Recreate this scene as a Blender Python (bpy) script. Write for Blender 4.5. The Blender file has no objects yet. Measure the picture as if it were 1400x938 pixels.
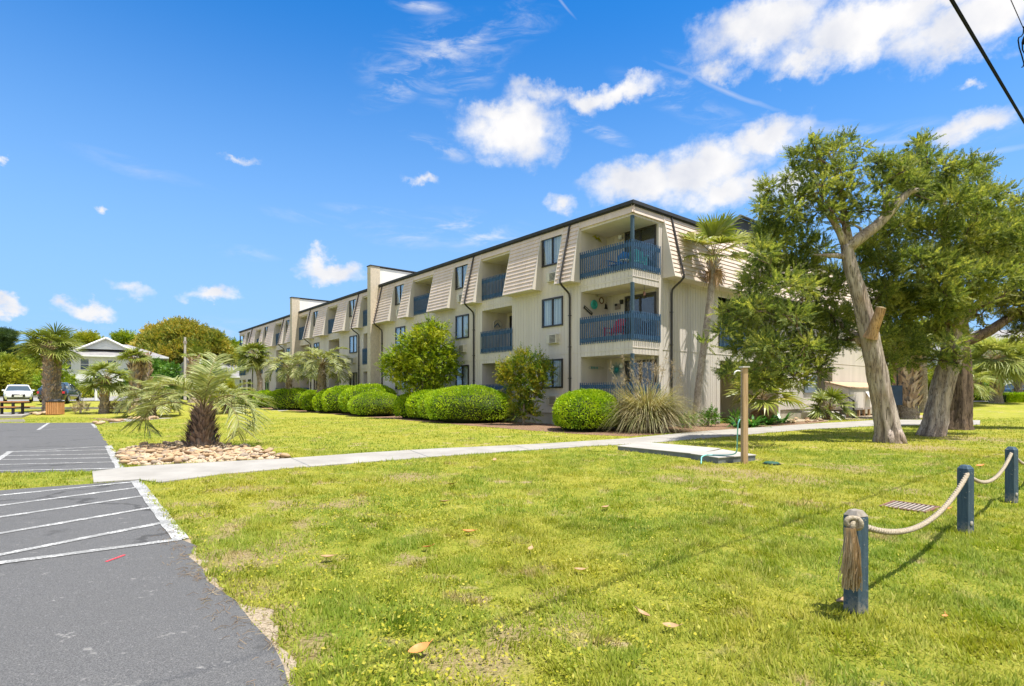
import bpy, math, random
import numpy as np
from mathutils import Vector, Matrix

random.seed(7)
RNG = np.random.default_rng(11)
R = math.radians
scene = bpy.context.scene
COL = scene.collection

# ------------------------------------------------------------------ camera, sky, sun, exposure
FPX, CX, HY, EYE = 755.0, 700.0, 536.0, 1.5          # focal length in photo pixels, principal column, horizon row, eye height
cam_d = bpy.data.cameras.new('camera')
cam = bpy.data.objects.new('camera', cam_d)
COL.objects.link(cam)
cam.location = (0, 0, EYE)
cam.rotation_euler = (R(90), 0, 0)
cam_d.sensor_width = 36
cam_d.lens = 36 * FPX / 1400
cam_d.shift_y = (HY - 469) / 1400
cam_d.clip_start = 0.05
cam_d.clip_end = 5000
scene.camera = cam

SUN_DIR = Vector((0.272, -0.165, 1.0)).normalized()   # towards the sun
world = bpy.data.worlds.new('World')
scene.world = world
world.use_nodes = True
world.cycles.sampling_method = 'MANUAL'
world.cycles.sample_map_resolution = 512
WN, WL = world.node_tree.nodes, world.node_tree.links
WN.clear()
SKY_STRENGTH = 0.115
SUN_STRENGTH = 4.6
sun_d = bpy.data.lights.new('sun', 'SUN')
sun_d.energy = SUN_STRENGTH
sun_d.angle = R(0.55)
sun_d.color = (1.0, 0.95, 0.86)
sun = bpy.data.objects.new('sun', sun_d)
COL.objects.link(sun)
sun.rotation_euler = SUN_DIR.to_track_quat('Z', 'Y').to_euler()
scene.view_settings.view_transform = 'Standard'
scene.view_settings.look = 'None'
scene.view_settings.exposure = 0.8
scene.view_settings.gamma = 1.0
scene.view_settings.use_curve_mapping = False
scene.cycles.use_denoising = True
scene.cycles.max_bounces = 6
scene.cycles.diffuse_bounces = 4
scene.cycles.glossy_bounces = 3
scene.cycles.transmission_bounces = 4
scene.cycles.transparent_max_bounces = 8
scene.cycles.caustics_reflective = False
scene.cycles.caustics_refractive = False


def wn(t, **kw):
    n = WN.new(t)
    for k, v in kw.items():
        setattr(n, k, v)
    return n


def azel(px, py):
    x, z = (px - CX) / FPX, (HY - py) / FPX
    return math.atan2(x, 1.0), math.atan2(z, math.hypot(x, 1.0))


def build_sky():
    sky = wn('ShaderNodeTexSky', sky_type='NISHITA')
    sky.sun_disc = False
    sky.sun_elevation = math.asin(SUN_DIR.z)
    sky.sun_rotation = math.atan2(SUN_DIR.x, SUN_DIR.y)
    sky.air_density = 1.0
    sky.dust_density = 0.3
    sky.ozone_density = 2.2
    tint = wn('ShaderNodeMix', data_type='RGBA', blend_type='MULTIPLY')
    tint.inputs[0].default_value = 1.0
    tint.inputs[7].default_value = SKY_TINT
    WL.new(sky.outputs[0], tint.inputs[6])
    tc = wn('ShaderNodeTexCoord')
    sep = wn('ShaderNodeSeparateXYZ')
    WL.new(tc.outputs['Generated'], sep.inputs[0])
    az = wn('ShaderNodeMath', operation='ARCTAN2')
    WL.new(sep.outputs[0], az.inputs[0]); WL.new(sep.outputs[1], az.inputs[1])
    el = wn('ShaderNodeMath', operation='ARCSINE')
    WL.new(sep.outputs[2], el.inputs[0])
    comb = wn('ShaderNodeCombineXYZ')
    WL.new(az.outputs[0], comb.inputs[0]); WL.new(el.outputs[0], comb.inputs[1])

    # turbulence that frays the cloud edges
    nz = wn('ShaderNodeTexNoise'); nz.inputs['Scale'].default_value = 9.0; nz.inputs['Detail'].default_value = 9.0
    nz.inputs['Roughness'].default_value = 0.62
    mp = wn('ShaderNodeMapping'); mp.inputs['Scale'].default_value = (1.0, 1.35, 1.0)
    WL.new(comb.outputs[0], mp.inputs[0]); WL.new(mp.outputs[0], nz.inputs['Vector'])
    warp = wn('ShaderNodeVectorMath', operation='MULTIPLY_ADD')
    c0 = wn('ShaderNodeVectorMath', operation='SUBTRACT'); c0.inputs[1].default_value = (0.5, 0.5, 0.5)
    WL.new(nz.outputs['Color'], c0.inputs[0])
    WL.new(c0.outputs[0], warp.inputs[0]); warp.inputs[1].default_value = (0.10, 0.075, 0); WL.new(comb.outputs[0], warp.inputs[2])

    def blobs(items, src):
        prev = None
        for (px, py, rx, ry, rot, wgt) in items:
            a, e = azel(px, py)
            a1, _ = azel(px + rx, py); a0, _ = azel(px - rx, py)
            _, e1 = azel(px, py - ry); _, e0 = azel(px, py + ry)
            m = wn('ShaderNodeMapping', vector_type='TEXTURE')
            m.inputs['Location'].default_value = (a, e, 0)
            m.inputs['Rotation'].default_value = (0, 0, R(rot))
            m.inputs['Scale'].default_value = ((a1 - a0) / 2, (e1 - e0) / 2, 1)
            WL.new(src, m.inputs[0])
            ln = wn('ShaderNodeVectorMath', operation='LENGTH')
            WL.new(m.outputs[0], ln.inputs[0])
            mr = wn('ShaderNodeMapRange'); mr.inputs[1].default_value = 0.0; mr.inputs[2].default_value = 1.0
            mr.inputs[3].default_value = wgt; mr.inputs[4].default_value = 0.0
            WL.new(ln.outputs['Value'], mr.inputs[0])
            if prev is None:
                prev = mr.outputs[0]
            else:
                mx = wn('ShaderNodeMath', operation='MAXIMUM')
                WL.new(prev, mx.inputs[0]); WL.new(mr.outputs[0], mx.inputs[1])
                prev = mx.outputs[0]
        return prev

    nb = wn('ShaderNodeTexNoise'); nb.inputs['Scale'].default_value = 34.0; nb.inputs['Detail'].default_value = 6.0; nb.inputs['Roughness'].default_value = 0.6
    WL.new(comb.outputs[0], nb.inputs['Vector'])
    cb = wn('ShaderNodeVectorMath', operation='SUBTRACT'); cb.inputs[1].default_value = (0.5, 0.5, 0.5)
    WL.new(nb.outputs['Color'], cb.inputs[0])
    warpb = wn('ShaderNodeVectorMath', operation='MULTIPLY_ADD'); warpb.inputs[1].default_value = (0.045, 0.04, 0)
    WL.new(cb.outputs[0], warpb.inputs[0]); WL.new(warp.outputs[0], warpb.inputs[2])
    puffs = blobs(PUFFS, warpb.outputs[0])
    n2 = wn('ShaderNodeTexNoise'); n2.inputs['Scale'].default_value = 26.0; n2.inputs['Detail'].default_value = 8.0; n2.inputs['Roughness'].default_value = 0.6
    WL.new(mp.outputs[0], n2.inputs['Vector'])
    addn = wn('ShaderNodeMath', operation='MULTIPLY_ADD')
    WL.new(n2.outputs[0], addn.inputs[0]); addn.inputs[1].default_value = 0.62; WL.new(puffs, addn.inputs[2])
    dens = wn('ShaderNodeMapRange', interpolation_type='SMOOTHSTEP')
    dens.inputs[1].default_value = 0.35; dens.inputs[2].default_value = 1.0
    WL.new(addn.outputs[0], dens.inputs[0])
    gate = wn('ShaderNodeMapRange', interpolation_type='SMOOTHSTEP'); gate.inputs[1].default_value = 0.02; gate.inputs[2].default_value = 0.22
    WL.new(puffs, gate.inputs[0])
    d1 = wn('ShaderNodeMath', operation='MULTIPLY'); WL.new(dens.outputs[0], d1.inputs[0]); WL.new(gate.outputs[0], d1.inputs[1])
    # high thin cirrus
    wisp = blobs(WISPS, comb.outputs[0])
    n3 = wn('ShaderNodeTexNoise'); n3.inputs['Scale'].default_value = 7.0; n3.inputs['Detail'].default_value = 7.0; n3.inputs['Roughness'].default_value = 0.65
    n3.inputs['Distortion'].default_value = 0.6
    mp3 = wn('ShaderNodeMapping'); mp3.inputs['Rotation'].default_value = (0, 0, R(-20)); mp3.inputs['Scale'].default_value = (1.3, 5.0, 1)
    WL.new(comb.outputs[0], mp3.inputs[0]); WL.new(mp3.outputs[0], n3.inputs['Vector'])
    w1 = wn('ShaderNodeMapRange', interpolation_type='SMOOTHSTEP'); w1.inputs[1].default_value = 0.42; w1.inputs[2].default_value = 0.72
    WL.new(n3.outputs[0], w1.inputs[0])
    w2 = wn('ShaderNodeMath', operation='MULTIPLY'); WL.new(w1.outputs[0], w2.inputs[0]); WL.new(wisp, w2.inputs[1])
    w3 = wn('ShaderNodeMath', operation='MULTIPLY'); WL.new(w2.outputs[0], w3.inputs[0]); w3.inputs[1].default_value = 1.15
    trail = blobs(TRAIL, warp2(comb.outputs[0]))
    t3 = wn('ShaderNodeMath', operation='MULTIPLY'); WL.new(trail, t3.inputs[0]); t3.inputs[1].default_value = 0.42
    mx = wn('ShaderNodeMath', operation='MAXIMUM'); WL.new(w3.outputs[0], mx.inputs[0]); WL.new(t3.outputs[0], mx.inputs[1])
    tot = wn('ShaderNodeMath', operation='MAXIMUM', use_clamp=True); WL.new(d1.outputs[0], tot.inputs[0]); WL.new(mx.outputs[0], tot.inputs[1])
    # unseen cloud deck added overhead and behind the viewer to whiten the fill light
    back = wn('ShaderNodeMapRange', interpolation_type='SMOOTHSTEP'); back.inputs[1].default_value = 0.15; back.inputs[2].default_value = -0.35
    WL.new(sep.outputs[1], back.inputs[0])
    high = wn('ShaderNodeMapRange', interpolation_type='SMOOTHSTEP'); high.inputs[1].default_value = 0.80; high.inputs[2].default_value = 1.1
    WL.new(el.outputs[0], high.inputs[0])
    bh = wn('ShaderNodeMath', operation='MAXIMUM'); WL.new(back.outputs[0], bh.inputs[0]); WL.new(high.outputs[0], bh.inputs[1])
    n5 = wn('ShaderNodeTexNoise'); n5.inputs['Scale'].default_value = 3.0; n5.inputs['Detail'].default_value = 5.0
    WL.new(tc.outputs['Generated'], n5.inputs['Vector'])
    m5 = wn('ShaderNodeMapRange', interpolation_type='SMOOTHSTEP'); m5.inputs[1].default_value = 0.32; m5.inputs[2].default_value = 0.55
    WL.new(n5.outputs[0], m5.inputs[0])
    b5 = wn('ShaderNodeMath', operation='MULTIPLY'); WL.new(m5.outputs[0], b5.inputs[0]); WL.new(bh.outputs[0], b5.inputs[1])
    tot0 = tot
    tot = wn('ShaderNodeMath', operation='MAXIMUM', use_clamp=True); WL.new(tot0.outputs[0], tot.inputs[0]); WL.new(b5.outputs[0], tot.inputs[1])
    # cloud colour: white, a little grey-lavender where thick noise is low
    cr = wn('ShaderNodeMix', data_type='RGBA')
    cr.inputs[6].default_value = CLOUD_DARK; cr.inputs[7].default_value = CLOUD_LIGHT
    cm = wn('ShaderNodeMapRange'); cm.inputs[1].default_value = 0.30; cm.inputs[2].default_value = 0.62
    n4 = wn('ShaderNodeTexNoise'); n4.inputs['Scale'].default_value = 13.0; n4.inputs['Detail'].default_value = 5.0
    mp4 = wn('ShaderNodeMapping'); mp4.inputs['Location'].default_value = (0, 0.06, 0.3)
    WL.new(comb.outputs[0], mp4.inputs[0]); WL.new(mp4.outputs[0], n4.inputs['Vector'])
    WL.new(n4.outputs[0], cm.inputs[0]); WL.new(cm.outputs[0], cr.inputs[0])
    # paler air towards the horizon
    hz = wn('ShaderNodeMapRange', interpolation_type='SMOOTHSTEP'); hz.inputs[1].default_value = 0.0; hz.inputs[2].default_value = 0.66
    hz.inputs[3].default_value = 0.92; hz.inputs[4].default_value = 0.0
    WL.new(el.outputs[0], hz.inputs[0])
    pale = wn('ShaderNodeMix', data_type='RGBA'); pale.inputs[7].default_value = HORIZON
    WL.new(hz.outputs[0], pale.inputs[0]); WL.new(tint.outputs[2], pale.inputs[6])
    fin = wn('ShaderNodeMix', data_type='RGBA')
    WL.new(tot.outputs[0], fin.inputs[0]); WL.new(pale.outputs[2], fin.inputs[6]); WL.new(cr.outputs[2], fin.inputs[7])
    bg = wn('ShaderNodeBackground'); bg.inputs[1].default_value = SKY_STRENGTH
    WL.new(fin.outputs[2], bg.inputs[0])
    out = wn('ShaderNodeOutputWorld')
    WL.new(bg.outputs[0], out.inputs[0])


def warp2(src):
    n = wn('ShaderNodeTexNoise'); n.inputs['Scale'].default_value = 14.0; n.inputs['Detail'].default_value = 3.0
    WL.new(src, n.inputs['Vector'])
    c = wn('ShaderNodeVectorMath', operation='SUBTRACT'); c.inputs[1].default_value = (0.5, 0.5, 0.5)
    WL.new(n.outputs['Color'], c.inputs[0])
    w = wn('ShaderNodeVectorMath', operation='MULTIPLY_ADD'); w.inputs[1].default_value = (0.012, 0.012, 0)
    WL.new(c.outputs[0], w.inputs[0]); WL.new(src, w.inputs[2])
    return w.outputs[0]


SKY_TINT = (0.11, 0.66, 1.13, 1)
HORIZON = (2.0, 3.3, 5.2, 1)
CLOUD_LIGHT = (5.05, 5.0, 5.0, 1)
CLOUD_DARK = (3.7, 3.85, 4.3, 1)
PUFFS = [(700, 178, 95, 66, 0, 1.0), (672, 150, 60, 30, 0, .75), (735, 130, 70, 25, -10, .6), (845, 128, 90, 26, 12, .85), (800, 142, 45, 24, 0, .8),
         (875, 245, 100, 40, 0, .95), (960, 232, 130, 52, 8, 1.0), (1040, 190, 90, 34, 6, .85), (1000, 262, 90, 36, 0, .9), (1080, 250, 60, 50, 0, .7),
         (1040, 38, 130, 66, 0, .95), (1180, 40, 190, 66, 0, 1.0), (1330, 30, 170, 62, 0, .95), (1100, 85, 70, 30, 0, .8), (1250, 5, 260, 40, 0, .9),
         (1330, 174, 95, 30, 4, .75), (452, 368, 62, 22, 0, .95), (432, 358, 26, 20, 0, .8), (292, 401, 52, 17, 0, .9), (118, 424, 50, 15, 0, .85), (10, 431, 34, 15, 0, .9),
         (766, 284, 34, 20, 0, .66), (185, 394, 52, 14, 0, .55), (980, 98, 52, 24, -15, .6), (1325, 116, 34, 12, 0, .6), (133, 282, 15, 11, 0, .6), (0, 213, 14, 10, 0, .6),
         (575, 245, 32, 12, 0, .55), (325, 215, 32, 9, 0, .5)]
WISPS = [(600, 75, 130, 60, 12, .6), (640, 100, 80, 40, 25, .6), (600, 203, 70, 16, -12, .8), (650, 318, 110, 34, -8, .7), (560, 320, 90, 24, 0, .5), (340, 346, 60, 12, 0, .4),
         (820, 180, 55, 12, -22, .8), (575, 8, 50, 14, 0, .7), (200, 235, 120, 16, -8, .25), (520, 292, 90, 10, -3, .4), (940, 100, 70, 30, -20, .6), (1250, 190, 160, 30, -6, .35),
         (90, 328, 60, 12, 0, .3), (560, 100, 90, 26, 30, .7), (640, 60, 120, 22, 28, .7), (700, 40, 80, 30, 10, .5), (540, 130, 70, 20, 20, .5), (930, 140, 120, 24, -24, .5), (1130, 180, 120, 20, -14, .4), (430, 300, 90, 12, -5, .3), (330, 460, 120, 30, 0, .4), (80, 460, 120, 30, 0, .35)]
TRAIL = [(985, 122, 110, 5, -26, .9), (1090, 168, 70, 5, -15, .9), (1200, 194, 110, 5, -10, .8), (1330, 212, 110, 5, -3, .7), (770, 5, 26, 3, -40, .6)]
build_sky()

# ------------------------------------------------------------------ frames of reference
YAW = math.atan2(0.635, 0.773)                        # the apartment block stands turned by this much
DS_ = Vector((math.cos(YAW), math.sin(YAW), 0))       # along the end wall, going away
DT_ = Vector((-math.sin(YAW), math.cos(YAW), 0))      # along the long facade, going away
BC = Vector((4.82, 22.05, 0))                         # near corner of the block


def gh(x, y):
    """height of the ground: level lawn, rising gently to the streets behind"""
    x = np.asarray(x, float); y = np.asarray(y, float)
    ramp = np.interp(y, [-1e4, 31, 38, 46, 70, 1e4], [0, 0, .2, .58, 1.1, 1.1])
    dx, dy = x - BC.x, y - BC.y
    s = dx * DS_.x + dy * DS_.y
    d = -s
    def ss(a, b, v):
        u = np.clip((v - a) / (b - a), 0, 1)
        return u * u * (3 - 2 * u)
    return ramp * np.maximum(ss(4, 9, d), ss(30, 40, s))


def G(px, py):
    """photo pixel to a point on the level ground"""
    d = EYE * FPX / (py - HY)
    return Vector(((px - CX) / FPX * d, d, 0))


def W(px, py, d):
    return Vector(((px - CX) / FPX * d, d, EYE + (HY - py) * d / FPX))


def F(px, d_out):
    """point at distance d_out in front of the long facade, seen at photo column px"""
    k = (px - CX) / FPX
    bx, by = BC.x - DS_.x * d_out, BC.y - DS_.y * d_out
    t = (bx - k * by) / (-DT_.x + k * DT_.y)
    return Vector((bx + DT_.x * t, by + DT_.y * t, 0))


def E(px, d_out):
    """same for the end wall"""
    k = (px - CX) / FPX
    bx, by = BC.x - DT_.x * d_out, BC.y - DT_.y * d_out
    s = (k * by - bx) / (DS_.x - k * DS_.y)
    return Vector((bx + DS_.x * s, by + DS_.y * s, 0))


def Z(p, py):
    """height of photo row py at the depth of p"""
    return EYE + (HY - py) * p.y / FPX


# ------------------------------------------------------------------ mesh helpers
class MB:
    def __init__(s):
        s.v, s.f, s.m, s.n = [], [], [], 0

    def add(s, verts, faces, mat=0):
        verts = np.asarray(verts, float).reshape(-1, 3)
        if isinstance(faces, np.ndarray):
            if len(faces):
                s.f.append(faces + s.n); s.m.append(mat)
        else:
            by = {}
            for q in faces:
                by.setdefault(len(q), []).append(q)
            for k, qs in by.items():
                s.f.append(np.asarray(qs, int) + s.n); s.m.append(mat)
        s.v.append(verts); s.n += len(verts)
        return s

    def box(s, a, b, mat=0, M=None):
        (x0, y0, z0), (x1, y1, z1) = a, b
        v = np.array([(x0, y0, z0), (x1, y0, z0), (x1, y1, z0), (x0, y1, z0), (x0, y0, z1), (x1, y0, z1), (x1, y1, z1), (x0, y1, z1)], float)
        if M is not None:
            v = xf(v, M)
        return s.add(v, [(3, 2, 1, 0), (4, 5, 6, 7), (0, 1, 5, 4), (1, 2, 6, 5), (2, 3, 7, 6), (3, 0, 4, 7)], mat)

    def quad(s, p, mat=0):
        return s.add(p, [tuple(range(len(p)))], mat)

    def tube(s, pts, rad, n=8, mat=0, cap=True, jit=0.0, flute=None):
        pts = np.asarray([tuple(p) for p in pts], float)
        k = len(pts)
        rad = np.full(k, rad, float) if np.isscalar(rad) else np.asarray(rad, float)
        tan = np.gradient(pts, axis=0)
        tan /= np.linalg.norm(tan, axis=1)[:, None] + 1e-9
        ref = np.array([0.0, 0, 1]) if abs(tan[0][2]) < .9 else np.array([1.0, 0, 0])
        u = np.cross(tan[0], ref); u /= np.linalg.norm(u)
        ang = np.arange(n) * 2 * np.pi / n
        vs = []
        for i in range(k):
            u = u - tan[i] * np.dot(u, tan[i]); u /= np.linalg.norm(u) + 1e-9
            w = np.cross(tan[i], u)
            r = rad[i] * (1 + (jit * RNG.uniform(-1, 1, n) if jit else 0))
            if flute is not None:
                r = r * (1 + flute[0] * np.sin(ang * flute[1] + i * flute[2]) + .5 * flute[0] * np.sin(ang * (flute[1] * 2 + 1) - i * flute[2] * 1.7))
            vs.append(pts[i] + (np.cos(ang) * r)[:, None] * u + (np.sin(ang) * r)[:, None] * w)
        v = np.concatenate(vs)
        i, j = np.meshgrid(np.arange(k - 1), np.arange(n), indexing='ij')
        j2 = (j + 1) % n
        f = np.stack([i * n + j, i * n + j2, (i + 1) * n + j2, (i + 1) * n + j], -1).reshape(-1, 4)
        base = s.n
        s.add(v, f, mat)
        if cap:
            s.f.append(np.array([[base + q for q in range(n)][::-1]])); s.m.append(mat)
            s.f.append(np.array([[base + (k - 1) * n + q for q in range(n)]])); s.m.append(mat)
        return s

    def lathe(s, prof, n=20, mat=0, M=None):
        ang = np.arange(n) * 2 * np.pi / n
        v = np.concatenate([np.stack([np.cos(ang) * r, np.sin(ang) * r, np.full(n, z)], 1) for r, z in prof])
        if M is not None:
            v = xf(v, M)
        k = len(prof)
        i, j = np.meshgrid(np.arange(k - 1), np.arange(n), indexing='ij')
        j2 = (j + 1) % n
        f = np.stack([i * n + j, i * n + j2, (i + 1) * n + j2, (i + 1) * n + j], -1).reshape(-1, 4)
        return s.add(v, f, mat)

    def prism(s, poly, z0, z1, mat=0, M=None):
        k = len(poly)
        v = np.array([(p[0], p[1], z0) for p in poly] + [(p[0], p[1], z1) for p in poly], float)
        if M is not None:
            v = xf(v, M)
        f = [tuple(range(k))[::-1], tuple(range(k, 2 * k))] + [(i, (i + 1) % k, k + (i + 1) % k, k + i) for i in range(k)]
        return s.add(v, f, mat)

    def ball(s, c, r, n=16, m=10, mat=0, bump=0.0, z0=-1.0):
        th = np.linspace(math.acos(max(-1, min(1, z0))) if z0 > -1 else math.pi, 0, m)
        v = []
        for t in th:
            for a in np.arange(n) * 2 * np.pi / n:
                d = np.array([math.sin(t) * math.cos(a), math.sin(t) * math.sin(a), math.cos(t)])
                v.append(np.asarray(c) + d * np.asarray(r) * (1 + bump * RNG.uniform(-1, 1)))
        i, j = np.meshgrid(np.arange(m - 1), np.arange(n), indexing='ij')
        j2 = (j + 1) % n
        f = np.stack([i * n + j, i * n + j2, (i + 1) * n + j2, (i + 1) * n + j], -1).reshape(-1, 4)
        return s.add(np.array(v), f, mat)

    def leaves(s, P, D, S, L, Wd, mat=0, fold=0.0, mid=0.45):
        """many diamond-shaped leaves: base P, direction D, side S, length L, width Wd"""
        P, D, S = np.asarray(P, float), np.asarray(D, float), np.asarray(S, float)
        n = len(P)
        L = np.broadcast_to(np.asarray(L, float), (n,))[:, None]; Wd = np.broadcast_to(np.asarray(Wd, float), (n,))[:, None]
        N = np.cross(D, S)
        v = np.stack([P, P + D * L * mid + S * Wd * .5 + N * Wd * fold, P + D * L, P + D * L * mid - S * Wd * .5 + N * Wd * fold], 1).reshape(-1, 3)
        f = np.arange(4 * n).reshape(n, 4)
        return s.add(v, f, mat)

    def build(s, name, mats, parent=None, smooth=False, loc=None, bevel=0.0):
        me = bpy.data.meshes.new(name)
        o = bpy.data.objects.new(name, me)
        V = np.concatenate(s.v) if s.v else np.zeros((0, 3))
        me.vertices.add(len(V)); me.vertices.foreach_set('co', V.astype(np.float32).ravel())
        tot = np.concatenate([np.full(len(f), f.shape[1]) for f in s.f]).astype(np.int32)
        idx = np.concatenate([f.ravel() for f in s.f]).astype(np.int32)
        me.loops.add(len(idx)); me.loops.foreach_set('vertex_index', idx)
        st = np.concatenate([[0], np.cumsum(tot)[:-1]]).astype(np.int32)
        me.polygons.add(len(tot)); me.polygons.foreach_set('loop_start', st)
        mi = np.concatenate([np.full(len(f), m) for f, m in zip(s.f, s.m)]).astype(np.int32)
        if not isinstance(mats, (list, tuple)):
            mats = [mats]
        for m in mats:
            me.materials.append(m)
        me.polygons.foreach_set('material_index', mi)
        me.polygons.foreach_set('use_smooth', np.full(len(tot), bool(smooth)))
        me.update(calc_edges=True)
        me.validate()
        COL.objects.link(o)
        if parent is not None:
            o.parent = parent
        if loc is not None:
            o.location = loc
        if bevel:
            b = o.modifiers.new('bevel', 'BEVEL'); b.width = bevel; b.segments = 2; b.limit_method = 'ANGLE'
        return o


def xf(v, M):
    v = np.asarray(v, float)
    A = np.array(M)
    return v @ A[:3, :3].T + A[:3, 3]


def norm(a):
    a = np.asarray(a, float)
    return a / (np.linalg.norm(a, axis=-1, keepdims=True) + 1e-9)


def rand_dirs(n):
    return norm(RNG.normal(size=(n, 3)))


def perp(D):
    r = RNG.normal(size=D.shape)
    return norm(r - D * (r * D).sum(1, keepdims=True))


def tag(o, label=None, cat=None, group=None, kind=None):
    if label: o['label'] = label
    if cat: o['category'] = cat
    if group: o['group'] = group
    if kind: o['kind'] = kind
    return o


def thing(name, label, cat, loc=(0, 0, 0), rotz=0.0, group=None):
    o = bpy.data.objects.new(name, None)
    COL.objects.link(o)
    o.empty_display_size = .2
    o.location = loc
    o.rotation_euler = (0, 0, rotz)
    return tag(o, label, cat, group)


def struct(name, mb, mats, smooth=False):
    return tag(mb.build(name, mats, smooth=smooth), kind='structure')


def copy_tree(o, parent=None):
    c = o.copy()
    COL.objects.link(c)
    if parent is not None:
        c.parent = parent
    for ch in list(o.children):
        copy_tree(ch, c)
    return c


# ------------------------------------------------------------------ materials
class NT:
    def __init__(s, name):
        s.m = bpy.data.materials.new(name)
        s.m.use_nodes = True
        s.n, s.l = s.m.node_tree.nodes, s.m.node_tree.links
        s.n.clear()
        s.out = s.n.new('ShaderNodeOutputMaterial')

    def node(s, t, ins=None, **kw):
        n = s.n.new(t)
        for k, v in kw.items():
            setattr(n, k, v)
        for k, v in (ins or {}).items():
            if isinstance(v, bpy.types.NodeSocket):
                s.l.new(v, n.inputs[k])
            else:
                n.inputs[k].default_value = v
        return n

    def coord(s, kind='Object'):
        return s.node('ShaderNodeTexCoord').outputs[kind]

    def pos(s):
        return s.node('ShaderNodeNewGeometry').outputs['Position']

    def noise(s, vec, scale, detail=4, rough=.55, stretch=None, dist=0.0):
        if stretch:
            vec = s.node('ShaderNodeMapping', {0: vec, 'Scale': stretch}).outputs[0]
        return s.node('ShaderNodeTexNoise', {'Vector': vec, 'Scale': scale, 'Detail': detail, 'Roughness': rough, 'Distortion': dist}).outputs[0]

    def ramp(s, fac, a, b, lo=0.0, hi=1.0):
        return s.node('ShaderNodeMapRange', {0: fac, 1: a, 2: b, 3: lo, 4: hi}, interpolation_type='SMOOTHSTEP').outputs[0]

    def mix(s, fac, a, b, blend='MIX'):
        n = s.node('ShaderNodeMix', data_type='RGBA', blend_type=blend)
        for i, v in ((0, fac), (6, a), (7, b)):
            if isinstance(v, bpy.types.NodeSocket):
                s.l.new(v, n.inputs[i])
            elif i == 0:
                n.inputs[0].default_value = v
            else:
                n.inputs[i].default_value = tuple(v)[:3] + (1,)
        return n.outputs[2]

    def math(s, op, a, b=0.0):
        return s.node('ShaderNodeMath', {0: a, 1: b}, operation=op).outputs[0]

    def bump(s, h, strength=.3, dist=.01):
        return s.node('ShaderNodeBump', {'Height': h, 'Strength': strength, 'Distance': dist}).outputs[0]

    def principled(s, color, rough=.7, normal=None, metallic=0.0, spec=.5, **kw):
        ins = {'Base Color': color if isinstance(color, bpy.types.NodeSocket) else tuple(color)[:3] + (1,), 'Roughness': rough, 'Metallic': metallic, 'Specular IOR Level': spec}
        ins.update(kw)
        p = s.node('ShaderNodeBsdfPrincipled', ins)
        if normal is not None:
            s.l.new(normal, p.inputs['Normal'])
        return p.outputs[0]

    def done(s, sh):
        s.l.new(sh, s.out.inputs[0])
        return s.m


def plain(name, c, rough=.6, var=.18, scale=6.0, bump=.15, metallic=0.0, spec=.4, coat=0.0):
    t = NT(name)
    v = t.coord()
    n = t.noise(v, scale, 5)
    n2 = t.noise(v, scale * 7, 3)
    f = t.ramp(n, .25, .75)
    c = np.array(c)
    col = t.mix(f, c * (1 - var), np.minimum(c * (1 + var), 1))
    col = t.mix(t.ramp(n2, .3, .7, 0, var * .8), col, c * (1 - 1.4 * var))
    nm = t.bump(n2, bump, .004) if bump else None
    return t.done(t.principled(col, rough, nm, metallic, spec, **({'Coat Weight': coat} if coat else {})))


def leafmat(name, cols, trans=.35, rough=.5, scale=1.2, spec=.35, lo=.3, hi=.7):
    """leaves: colour differs from leaf to leaf and from branch to branch"""
    t = NT(name)
    g = t.node('ShaderNodeNewGeometry')
    isl = g.outputs['Random Per Island']
    n = t.noise(t.coord(), scale, 3)
    f = t.math('ADD', t.math('MULTIPLY', isl, .55), t.math('MULTIPLY', t.ramp(n, lo, hi), .45))
    cr = t.node('ShaderNodeValToRGB', {0: f})
    els = cr.color_ramp.elements
    while len(els) < len(cols):
        els.new(.5)
    for i, c in enumerate(cols):
        els[i].position = i / (len(cols) - 1)
        els[i].color = tuple(c) + (1,)
    col = cr.outputs[0]
    p = t.principled(col, rough, None, 0, spec)
    tr = t.node('ShaderNodeBsdfTranslucent', {'Color': t.mix(1.0, col, (1.15, 1.1, .55), 'MULTIPLY')}).outputs[0]
    return t.done(t.node('ShaderNodeMixShader', {0: trans, 1: p, 2: tr}).outputs[0])


def bark(name, c1, c2, c3, scale=5.0, stretch=(1, 1, .18), strength=.9, dist=.04):
    t = NT(name)
    v = t.coord()
    n = t.noise(v, scale, 8, .65, stretch, .8)
    b = t.noise(v, scale * .35, 4)
    fur = t.noise(v, scale * 2.6, 6, .7, (stretch[0] * 1.3, stretch[1] * 1.3, stretch[2] * .55), 1.6)
    col = t.mix(t.ramp(n, .3, .62), c1, c2)
    col = t.mix(t.ramp(b, .45, .75), col, c3)
    col = t.mix(t.ramp(fur, .50, .40, 0, .75), col, np.array(c1) * .45)
    n = t.math('ADD', n, t.math('MULTIPLY', fur, 1.2))
    return t.done(t.principled(col, .9, t.bump(n, strength, dist), 0, .15))


# bare, thin spots of the turf: (photo column, row, radius in metres)
WORN = [(318, 668, .35), (352, 758, .40), (300, 735, .22), (440, 772, .20), (392, 742, .34), (270, 705, .22), (262, 690, .2), (285, 760, .22), (312, 778, .22), (345, 815, .2), (385, 862, .18), (410, 905, .16), (240, 690, .2), (330, 715, .3), (420, 715, .25), (470, 690, .35), (560, 652, .6), (395, 690, .28), (700, 868, .22), (648, 905, .30), (790, 850, .16), (760, 815, .16), (560, 765, .18),
        (330, 800, .18), (370, 842, .16), (420, 880, .14), (930, 655, .5), (1010, 648, .7), (1085, 655, .7), (1160, 640, .6), (1255, 612, 1.0), (1330, 600, 1.2), (1240, 672, .35), (960, 640, .6), (600, 790, .12), (505, 720, .2)]

M = {}


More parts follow.
